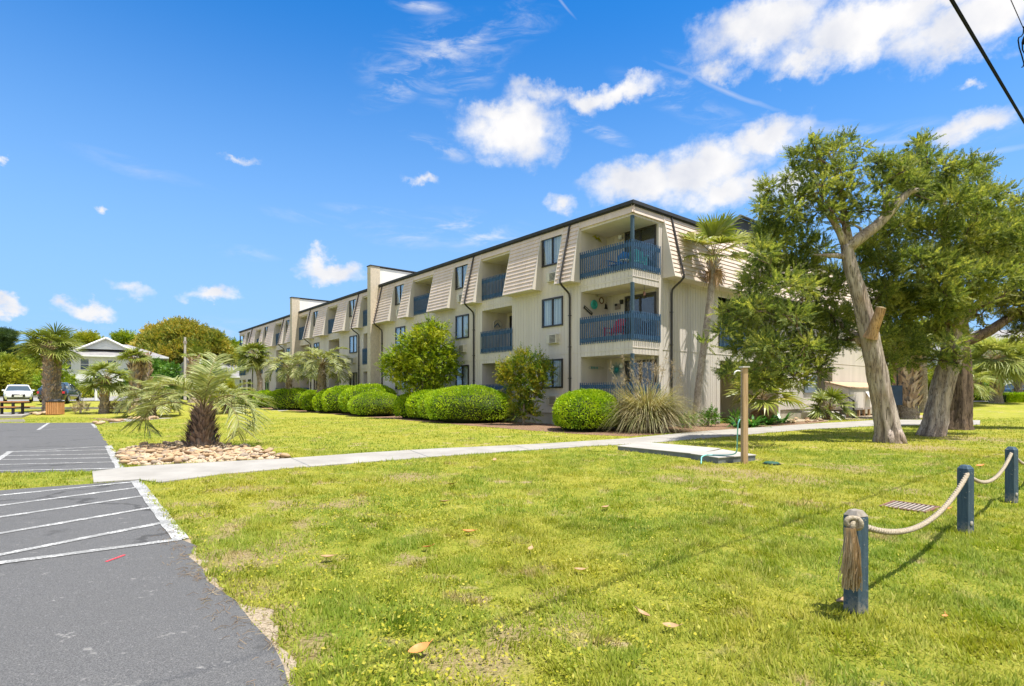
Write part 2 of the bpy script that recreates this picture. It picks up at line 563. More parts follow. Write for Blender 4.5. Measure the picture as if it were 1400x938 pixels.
def make_materials():
    # walls: warm cream paint with streaks
    def paint(name, c, var=.07):
        t = NT(name)
        v = t.coord()
        st = t.noise(v, 1.2, 5, .6, (1.6, 1.6, .22))
        bl = t.noise(v, .35, 3)
        run = t.math('MULTIPLY', t.ramp(t.noise(v, 4.5, 4, .6, (1, 1, .07)), .60, .74), t.ramp(t.noise(v, .9, 3), .48, .62))
        fine = t.noise(v, 60, 3)
        c = np.array(c)
        col = t.mix(t.ramp(st, .3, .75), c * (1 - var), c * (1 + var * .5))
        col = t.mix(t.ramp(bl, .4, .7, 0, .35), col, c * np.array((1 - 1.6 * var, 1 - 1.5 * var, 1 - 1.8 * var)))
        col = t.mix(t.math('MULTIPLY', run, .30), col, c * np.array((.62, .58, .52)))
        return t.done(t.principled(col, .62, t.bump(fine, .08, .002), 0, .3))
    M['wall'] = paint('cream_wall_paint', (.63, .575, .525), .10)
    M['lap'] = paint('cream_lap_siding', (.69, .565, .49), .10)
    M['trimc'] = paint('cream_trim_paint', (.68, .62, .56))
    M['found'] = plain('painted_foundation', (.42, .38, .31), .85, .15, 3)
    M['white_panel'] = paint('white_parapet_panel', (.82, .80, .76))
    # pale painted brick
    t = NT('pale_brick')
    v = t.coord()
    mp = t.node('ShaderNodeMapping', {0: v, 'Rotation': (R(90), 0, 0)}).outputs[0]
    mp2 = t.node('ShaderNodeMapping', {0: v, 'Rotation': (R(90), 0, R(90))}).outputs[0]
    br = t.node('ShaderNodeTexBrick', {'Vector': mp2, 'Color1': (.66, .56, .44, 1), 'Color2': (.55, .46, .36, 1), 'Mortar': (.47, .42, .35, 1), 'Scale': 1.0, 'Mortar Size': .012, 'Brick Width': .22, 'Row Height': .08})
    col = t.mix(t.ramp(t.noise(v, 8, 4), .3, .7, 0, .5), br.outputs[0], (.70, .60, .47))
    M['brick'] = t.done(t.principled(col, .85, t.bump(br.outputs['Fac'], -.4, .01), 0, .2))
    M['bronze'] = plain('dark_bronze_metal', (.035, .03, .027), .45, .25, 4, .05, 0, .5)
    M['roof_dark'] = plain('dark_roof_edge', (.04, .04, .042), .7, .3, 3, .2)
    M['roof_flat'] = plain('flat_roof_membrane', (.22, .21, .2), .9, .2, 1)
    M['blue_rail'] = plain('slate_blue_paint', (.055, .116, .210), .45, .2, 5, .1)
    t = NT('weathered_blue_post_paint')
    v = t.coord()
    gr = t.noise(v, 14, 5, .65, (3, 3, .35)); ch = t.noise(v, 30, 4, .7)
    col = t.mix(t.ramp(gr, .3, .7), (.040, .072, .105), (.072, .115, .150))
    col = t.mix(t.ramp(ch, .63, .68, 0, .8), col, (.36, .35, .32))
    zz = t.node('ShaderNodeSeparateXYZ', {0: v}).outputs[2]
    foot = t.math('MULTIPLY', t.ramp(zz, .16, .02), t.ramp(ch, .40, .55))
    col = t.mix(t.math('MULTIPLY', foot, .75), col, (.30, .27, .22))
    M['blue_post'] = t.done(t.principled(col, .6, t.bump(t.math('ADD', gr, ch), .5, .006), 0, .3))
    # glazing: reflects the sky, lets the curtain show
    t = NT('window_glass')
    tr = t.node('ShaderNodeBsdfTransparent', {'Color': (.93, .96, .97, 1)}).outputs[0]
    gl = t.node('ShaderNodeBsdfGlossy', {'Color': (1, 1, 1, 1), 'Roughness': .02}).outputs[0]
    lw = t.node('ShaderNodeLayerWeight', {'Blend': .5}).outputs['Facing']
    fr = t.math('ADD', t.math('MULTIPLY', t.math('POWER', lw, 3.0), .8), .05)
    M['glass'] = t.done(t.node('ShaderNodeMixShader', {0: fr, 1: tr, 2: gl}).outputs[0])
    t = NT('curtain_cloth')
    v = t.coord()
    wv = t.node('ShaderNodeTexWave', {'Vector': t.node('ShaderNodeMapping', {0: v, 'Scale': (1, 1, .02)}).outputs[0], 'Scale': 4.0, 'Distortion': 1.0, 'Detail': 1.0}, wave_type='BANDS', bands_direction='DIAGONAL').outputs[1]
    M['curtain'] = t.done(t.principled(t.mix(wv, (.42, .44, .46), (.66, .67, .68)), .9, t.bump(wv, .15, .01), 0, .1))
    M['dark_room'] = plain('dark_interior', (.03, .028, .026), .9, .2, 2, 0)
    M['ac'] = plain('beige_air_conditioner', (.58, .54, .46), .5, .12, 6)
    M['ac_dark'] = plain('air_conditioner_grille', (.10, .09, .08), .6, .2, 6)
    M['floor_conc'] = plain('balcony_concrete', (.55, .52, .46), .85, .12, 3)

    # lawn: shared recipe for soil sheet and blades
    def lawn(name, blade):
        t = NT(name)
        p = t.pos()
        big = t.noise(p, .30, 7, .68)
        mid = t.noise(p, 1.3, 7, .70)
        fine = t.noise(p, 9, 4, .6)
        g1, g2 = ((.165, .275, .022), (.335, .400, .050)) if blade else ((.24, .275, .032), (.355, .355, .056))
        y1 = (.52, .43, .050) if blade else (.42, .375, .068)
        b1 = (.50, .37, .19) if blade else (.47, .36, .23)
        col = t.mix(t.ramp(mid, .3, .7), g1, g2)
        col = t.mix(t.ramp(big, .40, .64, .06, .62), col, y1)
        dry = t.math('MULTIPLY', t.ramp(t.noise(p, 1.7, 6, .68), .54, .66), t.ramp(t.noise(p, .42, 4), .40, .58))
        col = t.mix(t.math('MULTIPLY', dry, .85), col, b1)
        if blade:
            isl = t.node('ShaderNodeNewGeometry').outputs['Random Per Island']
            col = t.mix(t.ramp(isl, .0, .6, .5, 0), col, (.13, .20, .016))
            col = t.mix(t.ramp(isl, .80, 1.0, 0, .7), col, (.60, .54, .16))
            pr = t.principled(col, .6, None, 0, .25)
            tr = t.node('ShaderNodeBsdfTranslucent', {'Color': t.mix(1.0, col, (1.1, 1.1, .6), 'MULTIPLY')}).outputs[0]
            return t.done(t.node('ShaderNodeMixShader', {0: .42, 1: pr, 2: tr}).outputs[0])
        nc = t.node('ShaderNodeTexNoise', {'Vector': p, 'Scale': 3.2, 'Detail': 5.0, 'Roughness': .68}).outputs[1]
        pw = t.node('ShaderNodeVectorMath', {0: nc, 1: (.9, .9, 0), 2: p}, operation='MULTIPLY_ADD').outputs[0]
        bare = None
        for px, py, r in WORN:
            g = G(px, py)
            m = t.node('ShaderNodeMapping', {0: pw, 'Location': (g.x + .45, g.y + .45, 0), 'Scale': (r * 1.25, r * 1.25, 1000)}, vector_type='TEXTURE').outputs[0]
            v1 = t.node('ShaderNodeVectorMath', {0: m}, operation='LENGTH').outputs[1]
            f1 = t.ramp(v1, 1.25, .35)
            bare = f1 if bare is None else t.math('MAXIMUM', bare, f1)
        q1 = t.noise(p, 45, 5, .75)
        soil = t.mix(t.ramp(q1, .3, .7), (.20, .135, .065), (.52, .40, .24))
        col = t.mix(t.math('MULTIPLY', bare, .8), col, soil)
        speck = t.noise(p, 34, 3, .7)
        col = t.mix(t.ramp(speck, .46, .36, 0, .55), col, (.12, .135, .012))
        col = t.mix(t.ramp(speck, .57, .68, 0, .45), col, (.36, .33, .06))
        h = t.math('ADD', t.noise(p, 40, 4, .7), t.math('MULTIPLY', fine, .6))
        return t.done(t.principled(col, .95, t.bump(h, .9, .05), 0, .05))
    M['lawn'] = lawn('lawn_turf', False)
    M['blade'] = lawn('grass_blades', True)
    M['clover'] = leafmat('yellow_ground_clover', [(.34, .35, .025), (.45, .40, .028), (.22, .30, .03)], .3, .55, 2.0)
    M['drystem'] = leafmat('dry_grass_stems', [(.36, .26, .13), (.24, .15, .08), (.45, .36, .20)], .2, .8, 2.0)

    # asphalt
    t = NT('worn_asphalt')
    p = t.pos()
    sp = t.noise(p, 130, 3, .8)
    sp2 = t.noise(p, 48, 3, .7)
    big = t.noise(p, .5, 5, .6)
    col = t.mix(t.ramp(sp, .38, .66), (.073, .073, .075), (.176, .174, .172))
    col = t.mix(t.ramp(sp2, .60, .72, 0, .6), col, (.30, .29, .28))
    col = t.mix(t.ramp(big, .35, .7, 0, .5), col, (.108, .107, .105))
    stn = t.math('MULTIPLY', t.ramp(t.noise(p, 3.2, 5, .65, (1, 1.6, 1)), .58, .72), t.ramp(t.noise(p, 22, 3), .5, .62))
    col = t.mix(t.math('MULTIPLY', stn, .8), col, (.34, .33, .31))
    crk = t.node('ShaderNodeTexVoronoi', {'Vector': t.node('ShaderNodeVectorMath', {0: p, 1: t.node('ShaderNodeTexNoise', {'Vector': p, 'Scale': 1.6, 'Detail': 5.0}).outputs[1]}, operation='ADD').outputs[0], 'Scale': .22}, feature='DISTANCE_TO_EDGE').outputs[0]
    oil = t.math('MULTIPLY', t.ramp(t.noise(p, 1.1, 4, .6), .60, .70), t.ramp(t.noise(p, 6, 3), .35, .6))
    col = t.mix(t.math('MULTIPLY', oil, .55), col, (.045, .044, .043))
    col = t.mix(t.ramp(crk, .012, .004, 0, .55), col, (.035, .034, .033))
    M['asphalt'] = t.done(t.principled(col, .9, t.bump(t.math('ADD', sp, sp2), .6, .008), 0, .2))
    t = NT('worn_white_line_paint')
    p = t.pos()
    w = t.noise(p, 55, 4, .75); w2 = t.noise(p, 5, 3)
    col = t.mix(t.ramp(t.math('ADD', w, t.math('MULTIPLY', w2, .5)), .60, .76), (.66, .66, .645), (.24, .24, .235))
    M['line'] = t.done(t.principled(col, .85, t.bump(w, .4, .004), 0, .2))
    M['redline'] = plain('red_marking_paint', (.62, .06, .08), .8, .2, 30, .3)

    def concrete(name, a, b, stain=(.38, .36, .32)):
        t = NT(name)
        p = t.pos()
        n = t.noise(p, 1.1, 6, .65); f = t.noise(p, 80, 3, .7)
        col = t.mix(t.ramp(n, .3, .7), a, b)
        col = t.mix(t.ramp(f, .55, .75, 0, .35), col, np.array(a) * .6)
        col = t.mix(t.ramp(t.noise(p, .45, 4, .6), .55, .75, 0, .5), col, stain)
        return t.done(t.principled(col, .88, t.bump(f, .25, .004), 0, .2))
    M['concrete'] = concrete('sidewalk_concrete', (.29, .272, .245), (.37, .352, .32), (.24, .225, .20))
    M['road'] = concrete('far_road_surface', (.25, .245, .235), (.31, .30, .29))
    M['deck'] = concrete('weathered_deck_top', (.33, .315, .29), (.42, .40, .37), (.24, .225, .20))
    # mulch and soil
    t = NT('pine_straw_mulch')
    p = t.pos()
    a = t.noise(p, 38, 5, .75, (1, 2.4, 1)); b = t.noise(p, 2.0, 4)
    col = t.mix(t.ramp(a, .3, .68), (.10, .055, .032), (.40, .255, .17))
    col = t.mix(t.ramp(b, .4, .7, 0, .45), col, (.30, .20, .14))
    M['mulch'] = t.done(t.principled(col, .95, t.bump(a, 1.0, .04), 0, .1))
    t = NT('sandy_soil')
    p = t.pos()
    a = t.noise(p, 60, 5, .7); b = t.noise(p, 4.0, 4)
    col = t.mix(t.ramp(a, .3, .7), (.24, .19, .13), (.46, .38, .28))
    M['sand'] = t.done(t.principled(col, .95, t.bump(a, .6, .02), 0, .1))
    t = NT('worn_turf_soil')
    p = t.pos()
    q1 = t.noise(p, 45, 5, .75); q2 = t.noise(p, 5, 4)
    col = t.mix(t.ramp(q1, .3, .7), (.15, .105, .05), (.42, .33, .19))
    col = t.mix(t.ramp(q2, .40, .62, .15, .65), col, (.27, .29, .05))
    M['worn'] = t.done(t.principled(col, .95, t.bump(q1, .9, .03), 0, .1))
    # stones: one hue per stone
    t = NT('river_stone')
    oi = t.node('ShaderNodeObjectInfo').outputs['Random']
    cr = t.node('ShaderNodeValToRGB', {0: oi})
    e = cr.color_ramp.elements
    pal = [(.40, .255, .13), (.50, .35, .20), (.30, .19, .11), (.52, .40, .26), (.44, .28, .14), (.20, .165, .14), (.55, .44, .31)]
    while len(e) < len(pal): e.new(.5)
    for i, c in enumerate(pal):
        e[i].position = i / (len(pal) - 1); e[i].color = c + (1,)
    v = t.coord()
    n = t.noise(v, 9, 5)
    col = t.mix(t.ramp(n, .35, .7, 0, .5), cr.outputs[0], (.40, .30, .20))
    M['stone'] = t.done(t.principled(col, .75, t.bump(n, .3, .02), 0, .3))

    # wood
    def wood(name, a, b, sc=3.0, stretch=(8, 8, .6)):
        t = NT(name)
        v = t.coord()
        n = t.noise(v, sc, 6, .6, stretch, .5)
        return t.done(t.principled(t.mix(t.ramp(n, .3, .7), a, b), .75, t.bump(n, .35, .006), 0, .25))
    M['wood_post'] = wood('weathered_wood', (.40, .255, .135), (.54, .38, .22))
    M['wood_orange'] = wood('stained_cedar_wood', (.50, .22, .08), (.66, .34, .15), 3, (5, 5, 1))
    M['wood_brown'] = wood('brown_door_wood', (.16, .10, .06), (.24, .16, .10))
    M['wood_grey'] = wood('grey_driftwood', (.40, .37, .32), (.55, .51, .45))
    M['cap_wood'] = wood('bare_weathered_cap', (.22, .19, .155), (.36, .32, .27))
    M['deck_side'] = plain('grey_painted_board', (.16, .175, .19), .7, .25, 5)
    # rope
    t = NT('twisted_rope')
    v = t.coord()
    n = t.noise(v, 70, 4, .7)
    M['rope'] = t.done(t.principled(t.mix(t.ramp(n, .3, .7), (.27, .215, .145), (.47, .41, .315)), .9, t.bump(n, .8, .008), 0, .1))
    M['rope_fray'] = leafmat('frayed_rope_fibre', [(.42, .29, .15), (.58, .43, .25), (.30, .20, .10)], .15, .9, 8)
    M['rust'] = plain('rusty_iron', (.20, .105, .075), .85, .4, 25, .4)
    M['pale_metal'] = plain('worn_grate_bar', (.36, .30, .25), .7, .25, 20, .3)
    M['black'] = plain('black_void', (.008, .008, .008), .9, .1, 3, 0)
    M['black_paint'] = plain('black_painted_steel', (.025, .026, .028), .4, .2, 6)
    M['cable'] = plain('black_cable_jacket', (.006, .006, .006), .8, .1, 6, 0, 0, .15)
    M['hose'] = plain('turquoise_garden_hose', (.20, .55, .50), .5, .12, 9)
    M['teal'] = plain('teal_enamel', (.02, .25, .27), .4, .2, 10)
    M['turq'] = plain('turquoise_enamel', (.05, .42, .40), .45, .2, 10)
    M['red'] = plain('red_plastic', (.55, .02, .04), .4, .1, 6)
    M['bluep'] = plain('blue_plastic', (.02, .19, .55), .4, .1, 6)
    M['white'] = plain('white_paint', (.80, .80, .78), .5, .05, 5, .05)
    M['green_box'] = plain('dark_green_lid', (.02, .09, .06), .6, .2, 8)
    M['sign_grey'] = plain('slate_grey_sign_face', (.17, .21, .26), .6, .1, 5, .02)
    M['navy'] = plain('navy_painted_board', (.025, .055, .11), .55, .15, 5)

    # leaves
    M['cedar'] = leafmat('cedar_foliage', [(0.054, 0.098, 0.030), (0.143, 0.206, 0.051), (0.314, 0.360, 0.090), (0.576, 0.540, 0.155)], .55, .6, 1.5)
    M['cedar_dull'] = leafmat('olive_cedar_foliage', [(0.051, 0.084, 0.030), (0.143, 0.180, 0.057), (0.314, 0.324, 0.103), (0.525, 0.468, 0.167)], .55, .6, 1.5)
    M['cedar_bark'] = bark('weathered_cedar_bark', (.20, .155, .125), (.56, .48, .41), (.40, .30, .22), 4.2)
    M['cedar_bark_dark'] = bark('dark_cedar_bark', (.05, .036, .028), (.20, .145, .11), (.26, .175, .12), 4.2)
    M['cut_wood'] = plain('bare_cut_wood', (.66, .50, .33), .85, .3, 9, .4)
    M['limb_wood'] = bark('barkless_orange_limb', (.33, .18, .08), (.58, .36, .19), (.42, .30, .20), 6, (1, 1, .3), .5, .02)
    M['dead_wood'] = bark('bleached_dead_wood', (.40, .31, .23), (.62, .53, .43), (.50, .34, .22), 6)
    M['clip'] = leafmat('clipped_shrub_leaves', [(0.114, 0.241, 0.005), (0.255, 0.418, 0.010), (0.422, 0.569, 0.016), (0.537, 0.633, 0.026)], .34, .45, 1.6)
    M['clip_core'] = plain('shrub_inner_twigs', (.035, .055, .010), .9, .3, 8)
    M['maple'] = leafmat('bright_green_leaves', [(0.086, 0.159, 0.011), (0.186, 0.291, 0.016), (0.374, 0.437, 0.023), (0.517, 0.476, 0.034)], .4, .5, 1.2)
    M['shrubleaf'] = leafmat('mixed_shrub_leaves', [(0.037, 0.098, 0.010), (0.100, 0.184, 0.016), (0.300, 0.310, 0.030), (0.475, 0.345, 0.050)], .35, .45, 1.4)
    M['dense'] = leafmat('dark_green_leaves', [(0.039, 0.122, 0.015), (0.098, 0.225, 0.024), (0.216, 0.353, 0.035)], .3, .5, .5)
    M['oakleaf'] = leafmat('live_oak_leaves', [(0.079, 0.145, 0.023), (0.225, 0.278, 0.040), (0.500, 0.399, 0.068), (0.634, 0.484, 0.123)], .3, .6, .16)
    M['pineleaf'] = leafmat('pine_needles', [(0.036, 0.078, 0.029), (0.085, 0.137, 0.046)], .2, .7, .5)
    M['greenmass'] = leafmat('bright_tree_leaves', [(0.078, 0.162, 0.014), (0.234, 0.331, 0.022), (0.449, 0.485, 0.032)], .3, .5, .3)
    M['yellowmass'] = leafmat('yellow_green_leaves', [(0.121, 0.198, 0.018), (0.343, 0.381, 0.035), (0.533, 0.478, 0.052)], .3, .5, .3)
    M['sabal'] = leafmat('fan_palm_leaf', [(0.090, 0.138, 0.020), (0.198, 0.246, 0.039), (0.396, 0.396, 0.112)], .34, .4, .8, .45)
    M['sabal_bright'] = leafmat('bright_fan_palm_leaf', [(0.130, 0.188, 0.018), (0.286, 0.325, 0.051), (0.546, 0.500, 0.165)], .36, .4, .8, .45)
    M['sabal_pale'] = leafmat('pale_fan_palm_leaf', [(.16, .22, .045), (.33, .38, .10), (.56, .55, .23)], .36, .45, 1.2, .4)
    M['boot_dark'] = leafmat('dark_palm_leaf_base', [(0.112, 0.075, 0.057), (0.285, 0.203, 0.158), (0.510, 0.390, 0.307)], .05, .8, 2.0)
    M['tan_roof'] = plain('tan_cupboard_roof', (.50, .355, .225), .8, .2, 5)
    M['pindo'] = leafmat('silver_green_palm_leaflet', [(.130, .170, .040), (.300, .335, .110), (.520, .510, .240)], .28, .45, 1.0, .45)
    M['petiole'] = plain('palm_leaf_stalk', (.22, .17, .07), .6, .25, 6)
    M['deadfrond'] = leafmat('dry_palm_frond', [(.30, .19, .10), (.45, .30, .18), (.56, .42, .28)], .2, .8, 1.0)
    M['palmtrunk'] = bark('grey_palm_trunk', (.18, .14, .11), (.40, .34, .28), (.30, .23, .17), 7, (1, 1, .9), .7, .03)
    M['palmtrunk_pale'] = bark('pale_smooth_palm_trunk', (.30, .25, .21), (.52, .46, .40), (.42, .35, .29), 7, (1, 1, .9), .4, .02)
    M['boot'] = leafmat('palm_leaf_base', [(0.216, 0.135, 0.084), (0.459, 0.324, 0.224), (0.660, 0.540, 0.434)], .05, .8, 2.0)
    M['pampas'] = leafmat('pampas_grass_blade', [(.17, .19, .06), (.30, .30, .12), (.44, .39, .22), (.36, .25, .13)], .3, .5, 1.5)
    M['pampas_dry'] = leafmat('dry_pampas_blade', [(.26, .19, .11), (.42, .33, .21), (.50, .42, .30)], .2, .7, 1.5)
    M['lily'] = leafmat('glossy_strap_leaf', [(.025, .120, .016), (.060, .200, .028), (.130, .290, .05)], .3, .3, 2, .5)
    M['deadleaf_tan'] = plain('tan_dead_leaf', (.42, .26, .13), .6, .25, 20)
    M['deadleaf_orange'] = plain('orange_dead_leaf', (.62, .24, .07), .5, .2, 20)
    # background houses
    M['house_white'] = paint('white_house_siding', (.72, .74, .77), .05)
    M['house_grey'] = paint('grey_house_siding', (.52, .53, .55), .05)
    M['shingle'] = plain('grey_roof_shingle', (.27, .26, .26), .9, .2, 2)
    M['shingle_red'] = plain('red_brown_roof', (.36, .16, .12), .9, .25, 2)
    M['pane_dark'] = plain('dark_window_pane', (.05, .08, .13), .1, .2, 2, 0, 0, .8)
    # cars
    M['car_white'] = plain('white_car_paint', (.74, .75, .76), .25, .03, 2, 0, 0, .6, .6)
    M['car_dark'] = plain('dark_blue_car_paint', (.018, .026, .04), .2, .1, 2, 0, .2, .6, .8)
    M['car_blue'] = plain('steel_blue_car_paint', (.06, .12, .18), .25, .1, 2, 0, .2, .6, .8)
    M['car_glass'] = plain('car_window_glass', (.05, .075, .09), .06, .1, 2, 0, 0, .9)
    M['tyre'] = plain('tyre_rubber', (.02, .02, .02), .85, .2, 8)
    M['rim'] = plain('alloy_rim', (.45, .45, .46), .3, .1, 5, 0, .7)
    M['tail'] = plain('red_tail_lamp', (.55, .02, .03), .25, .1, 5, 0, 0, .6)
    M['lamp'] = plain('clear_head_lamp', (.70, .72, .75), .15, .1, 5, 0, 0, .7)


make_materials()

# ------------------------------------------------------------------ the ground
def sheet(name, px_pts, z, mat, thick=0.0, ragged=0.0, world=None, step=0.35):
    """a flat polygon on the level ground, given by its outline in photo pixels"""
    pts = [G(*p) for p in px_pts] if world is None else [Vector(p) for p in world]
    poly = []
    for a, b in zip(pts, pts[1:] + pts[:1]):
        n = max(1, int((b - a).length / step)) if ragged else 1
        dirv = (b - a).normalized() if (b - a).length > 0 else Vector((1, 0, 0))
        nrm = Vector((-dirv.y, dirv.x, 0))
        for i in range(n):
            p = a.lerp(b, i / n)
            if ragged and i:
                p = p + nrm * ragged * random.uniform(-1, 1) * (1 + 1.2 * (random.random() < .2))
            poly.append((p.x, p.y))
    mb = MB()
    mb.prism(poly, z - max(thick, .001), z)
    if not thick:
        mb = MB(); mb.quad([(x, y, z) for x, y in poly])
    return struct(name, mb, mat), np.array(poly)


def in_poly(P, poly):
    x, y = P[:, 0], P[:, 1]
    c = np.zeros(len(P), bool)
    j = len(poly) - 1
    for i in range(len(poly)):
        xi, yi = poly[i]; xj, yj = poly[j]
        hit = ((yi > y) != (yj > y)) & (x < (xj - xi) * (y - yi) / (yj - yi + 1e-12) + xi)
        c ^= hit
        j = i
    return c


def build_ground():
    gx = np.unique(np.concatenate([np.linspace(-900, -120, 14), np.linspace(-120, 120, 161), np.linspace(120, 900, 14)]))
    gy = np.unique(np.concatenate([np.linspace(-300, -10, 8), np.linspace(-10, 130, 141), np.linspace(130, 1800, 16)]))
    X, Y = np.meshgrid(gx, gy, indexing='ij')
    v = np.stack([X, Y, gh(X, Y)], -1).reshape(-1, 3)
    n, m = len(gx), len(gy)
    i, j = np.meshgrid(np.arange(n - 1), np.arange(m - 1), indexing='ij')
    f = np.stack([i * m + j, (i + 1) * m + j, (i + 1) * m + j + 1, i * m + j + 1], -1).reshape(-1, 4)
    struct('lawn_ground', MB().add(v, f), M['lawn'], smooth=True)


build_ground()
# world points well to the left / behind the camera close the parking lots
near_lot_px = [(190, 657), (222, 700), (247, 738), (258, 762), (283, 795), (322, 822), (345, 852), (372, 880), (388, 912), (396, 945)]
near_lot = [tuple(G(*p)) for p in near_lot_px] + [(-1.2, 1.2, 0), (-1.3, -6, 0), (-40, -6, 0), tuple(G(-1600, 700)), tuple(G(0, 671))]
_, P_near = sheet('near_parking_lot', None, .006, M['asphalt'], ragged=.05, world=near_lot)
sandstrip = [tuple(G(*p)) for p in [(236, 722), (262, 742), (272, 775), (305, 805), (345, 830), (380, 870), (408, 910), (425, 950), (380, 950), (372, 900), (335, 860), (300, 825), (265, 790), (246, 745)]]
_, P_sand = sheet('sandy_verge', None, .003, M['sand'], ragged=.055, world=sandstrip, step=.12)
far_lot = [tuple(G(*p)) for p in [(166, 642), (148, 608), (131, 584), (128, 578), (34, 578.5), (0, 578.5), (-900, 578.5)]] + [tuple(G(-2400, 650)), tuple(G(0, 647)), tuple(G(122, 645))]
_, P_far = sheet('far_parking_lot', None, .006, M['asphalt'], ragged=.03, world=far_lot)
walk_up = [(126, 646), (166, 641), (205, 637.5), (300, 632.5), (390, 628), (500, 620), (600, 614), (680, 610.5), (750, 607), (860, 600), (950, 591), (1100, 580.5), (1210, 574), (1340, 575)]
walk_lo = [(1340, 581), (1200, 582.5), (1100, 588), (960, 600), (880, 607), (800, 611), (700, 618), (600, 625), (400, 641), (300, 650), (217, 661), (190, 657), (128, 661)]
_, P_walk = sheet('sidewalk', walk_up + walk_lo, .022, M['concrete'], thick=.1)
joints = MB()
for px in (398, 560, 700, 965):
    u = np.interp(px, [p[0] for p in walk_up], [p[1] for p in walk_up]); l = np.interp(px + 26, [p[0] for p in walk_lo][::-1], [p[1] for p in walk_lo][::-1])
    a, b = G(px, u), G(px + 26, l)
    d = (b - a).normalized() * .0; q = Vector((-(b - a).y, (b - a).x, 0)).normalized() * .007
    joints.quad([tuple(a - q + Vector((0, 0, .0255))), tuple(b - q + Vector((0, 0, .0255))), tuple(b + q + Vector((0, 0, .0255))), tuple(a + q + Vector((0, 0, .0255)))])
struct('sidewalk_joints', joints, M['deck_side'])
path2 = [(150, 575), (200, 571), (270, 566.5), (345, 562.6), (380, 559.5), (410, 556.3), (418, 557.8), (392, 561.5), (350, 566), (270, 569.5), (200, 574.5), (150, 579)]
_, P_path2 = sheet('narrow_path', path2, .020, M['concrete'], thick=.1)
# planting beds along the block
bedA = [F(325, 3.2), F(420, 3.3), F(545, 3.5), F(690, 3.6), F(800, 3.4)]
bed = [tuple(p) for p in bedA] + [tuple(G(862, 597)), tuple(G(905, 593.5))] + [tuple(G(p[0], p[1] - .5)) for p in walk_up[10:12]] + [tuple(G(1130, 577)), tuple(E(1140, .2)), tuple(BC), tuple(F(325, .0))]
_, P_bed = sheet('mulch_bed', None, .008, M['mulch'], ragged=.05, world=bed, step=.5)
bed2 = [tuple(G(*p)) for p in [(118, 572), (150, 576), (205, 571.5), (262, 567), (335, 562), (330, 556), (270, 554.5), (205, 556), (150, 560)]]
_, P_bed2 = sheet('palm_mulch_bed', None, .01, M['mulch'], ragged=.08, world=[(x, y, 0) for x, y, z in bed2])
bpy.data.objects['palm_mulch_bed'].location.z = 0.0
rockbed = [(166, 636), (163, 622), (180, 612), (250, 607), (330, 611), (372, 621), (392, 627.5), (300, 632), (205, 637)]
_, P_rock = sheet('stone_bed_soil', rockbed, .010, M['sand'], ragged=.05)
gravel_right = [tuple(G(*p)) for p in [(1070, 577), (1128, 575.5), (1210, 572.5), (1262, 572), (1262, 568)]] + [tuple(E(1200, .1)), tuple(E(1075, .1))]
sheet('stone_strip_soil', None, .012, M['sand'], ragged=.04, world=gravel_right)


def drape(name, pts, z, mat, n=24):
    """a strip that follows the rising ground: two rows of world points"""
    a, b = pts
    mb = MB(); v = []
    for i in range(n + 1):
        for row in (a, b):
            q = Vector(row[0]).lerp(Vector(row[1]), i / n)
            v.append((q.x, q.y, float(gh(q.x, q.y)) + z))
    f = [(2 * i, 2 * i + 1, 2 * i + 3, 2 * i + 2) for i in range(n)]
    return struct(name, mb.add(v, f), mat)


drape('left_street', (((-120, 48, 0), (-34, 62, 0)), ((-120, 41.5, 0), (-33, 50, 0))), .06, M['road'], 60)
drape('house_driveway', (((-75, 64, 0), (-38, 66, 0)), ((-75, 58, 0), (-35, 61, 0))), .08, M['concrete'], 40)
drape('right_street', (((33, 56, 0), (150, 60, 0)), ((36, 47, 0), (150, 49, 0))), .06, M['road'], 60)
pad = [tuple(p) for p in (G(-60, 573), G(-60, 567.5), G(60, 564.5), G(30, 572))]
mbp = MB(); mbp.prism([(p[0], p[1]) for p in pad], -.1, .16)
struct('picnic_pad', mbp, M['concrete'])
kerbs = MB()
kerbs.box((-70, 39.4, 0), (-24, 39.7, .42))
struct('street_kerb', kerbs, M['concrete'])


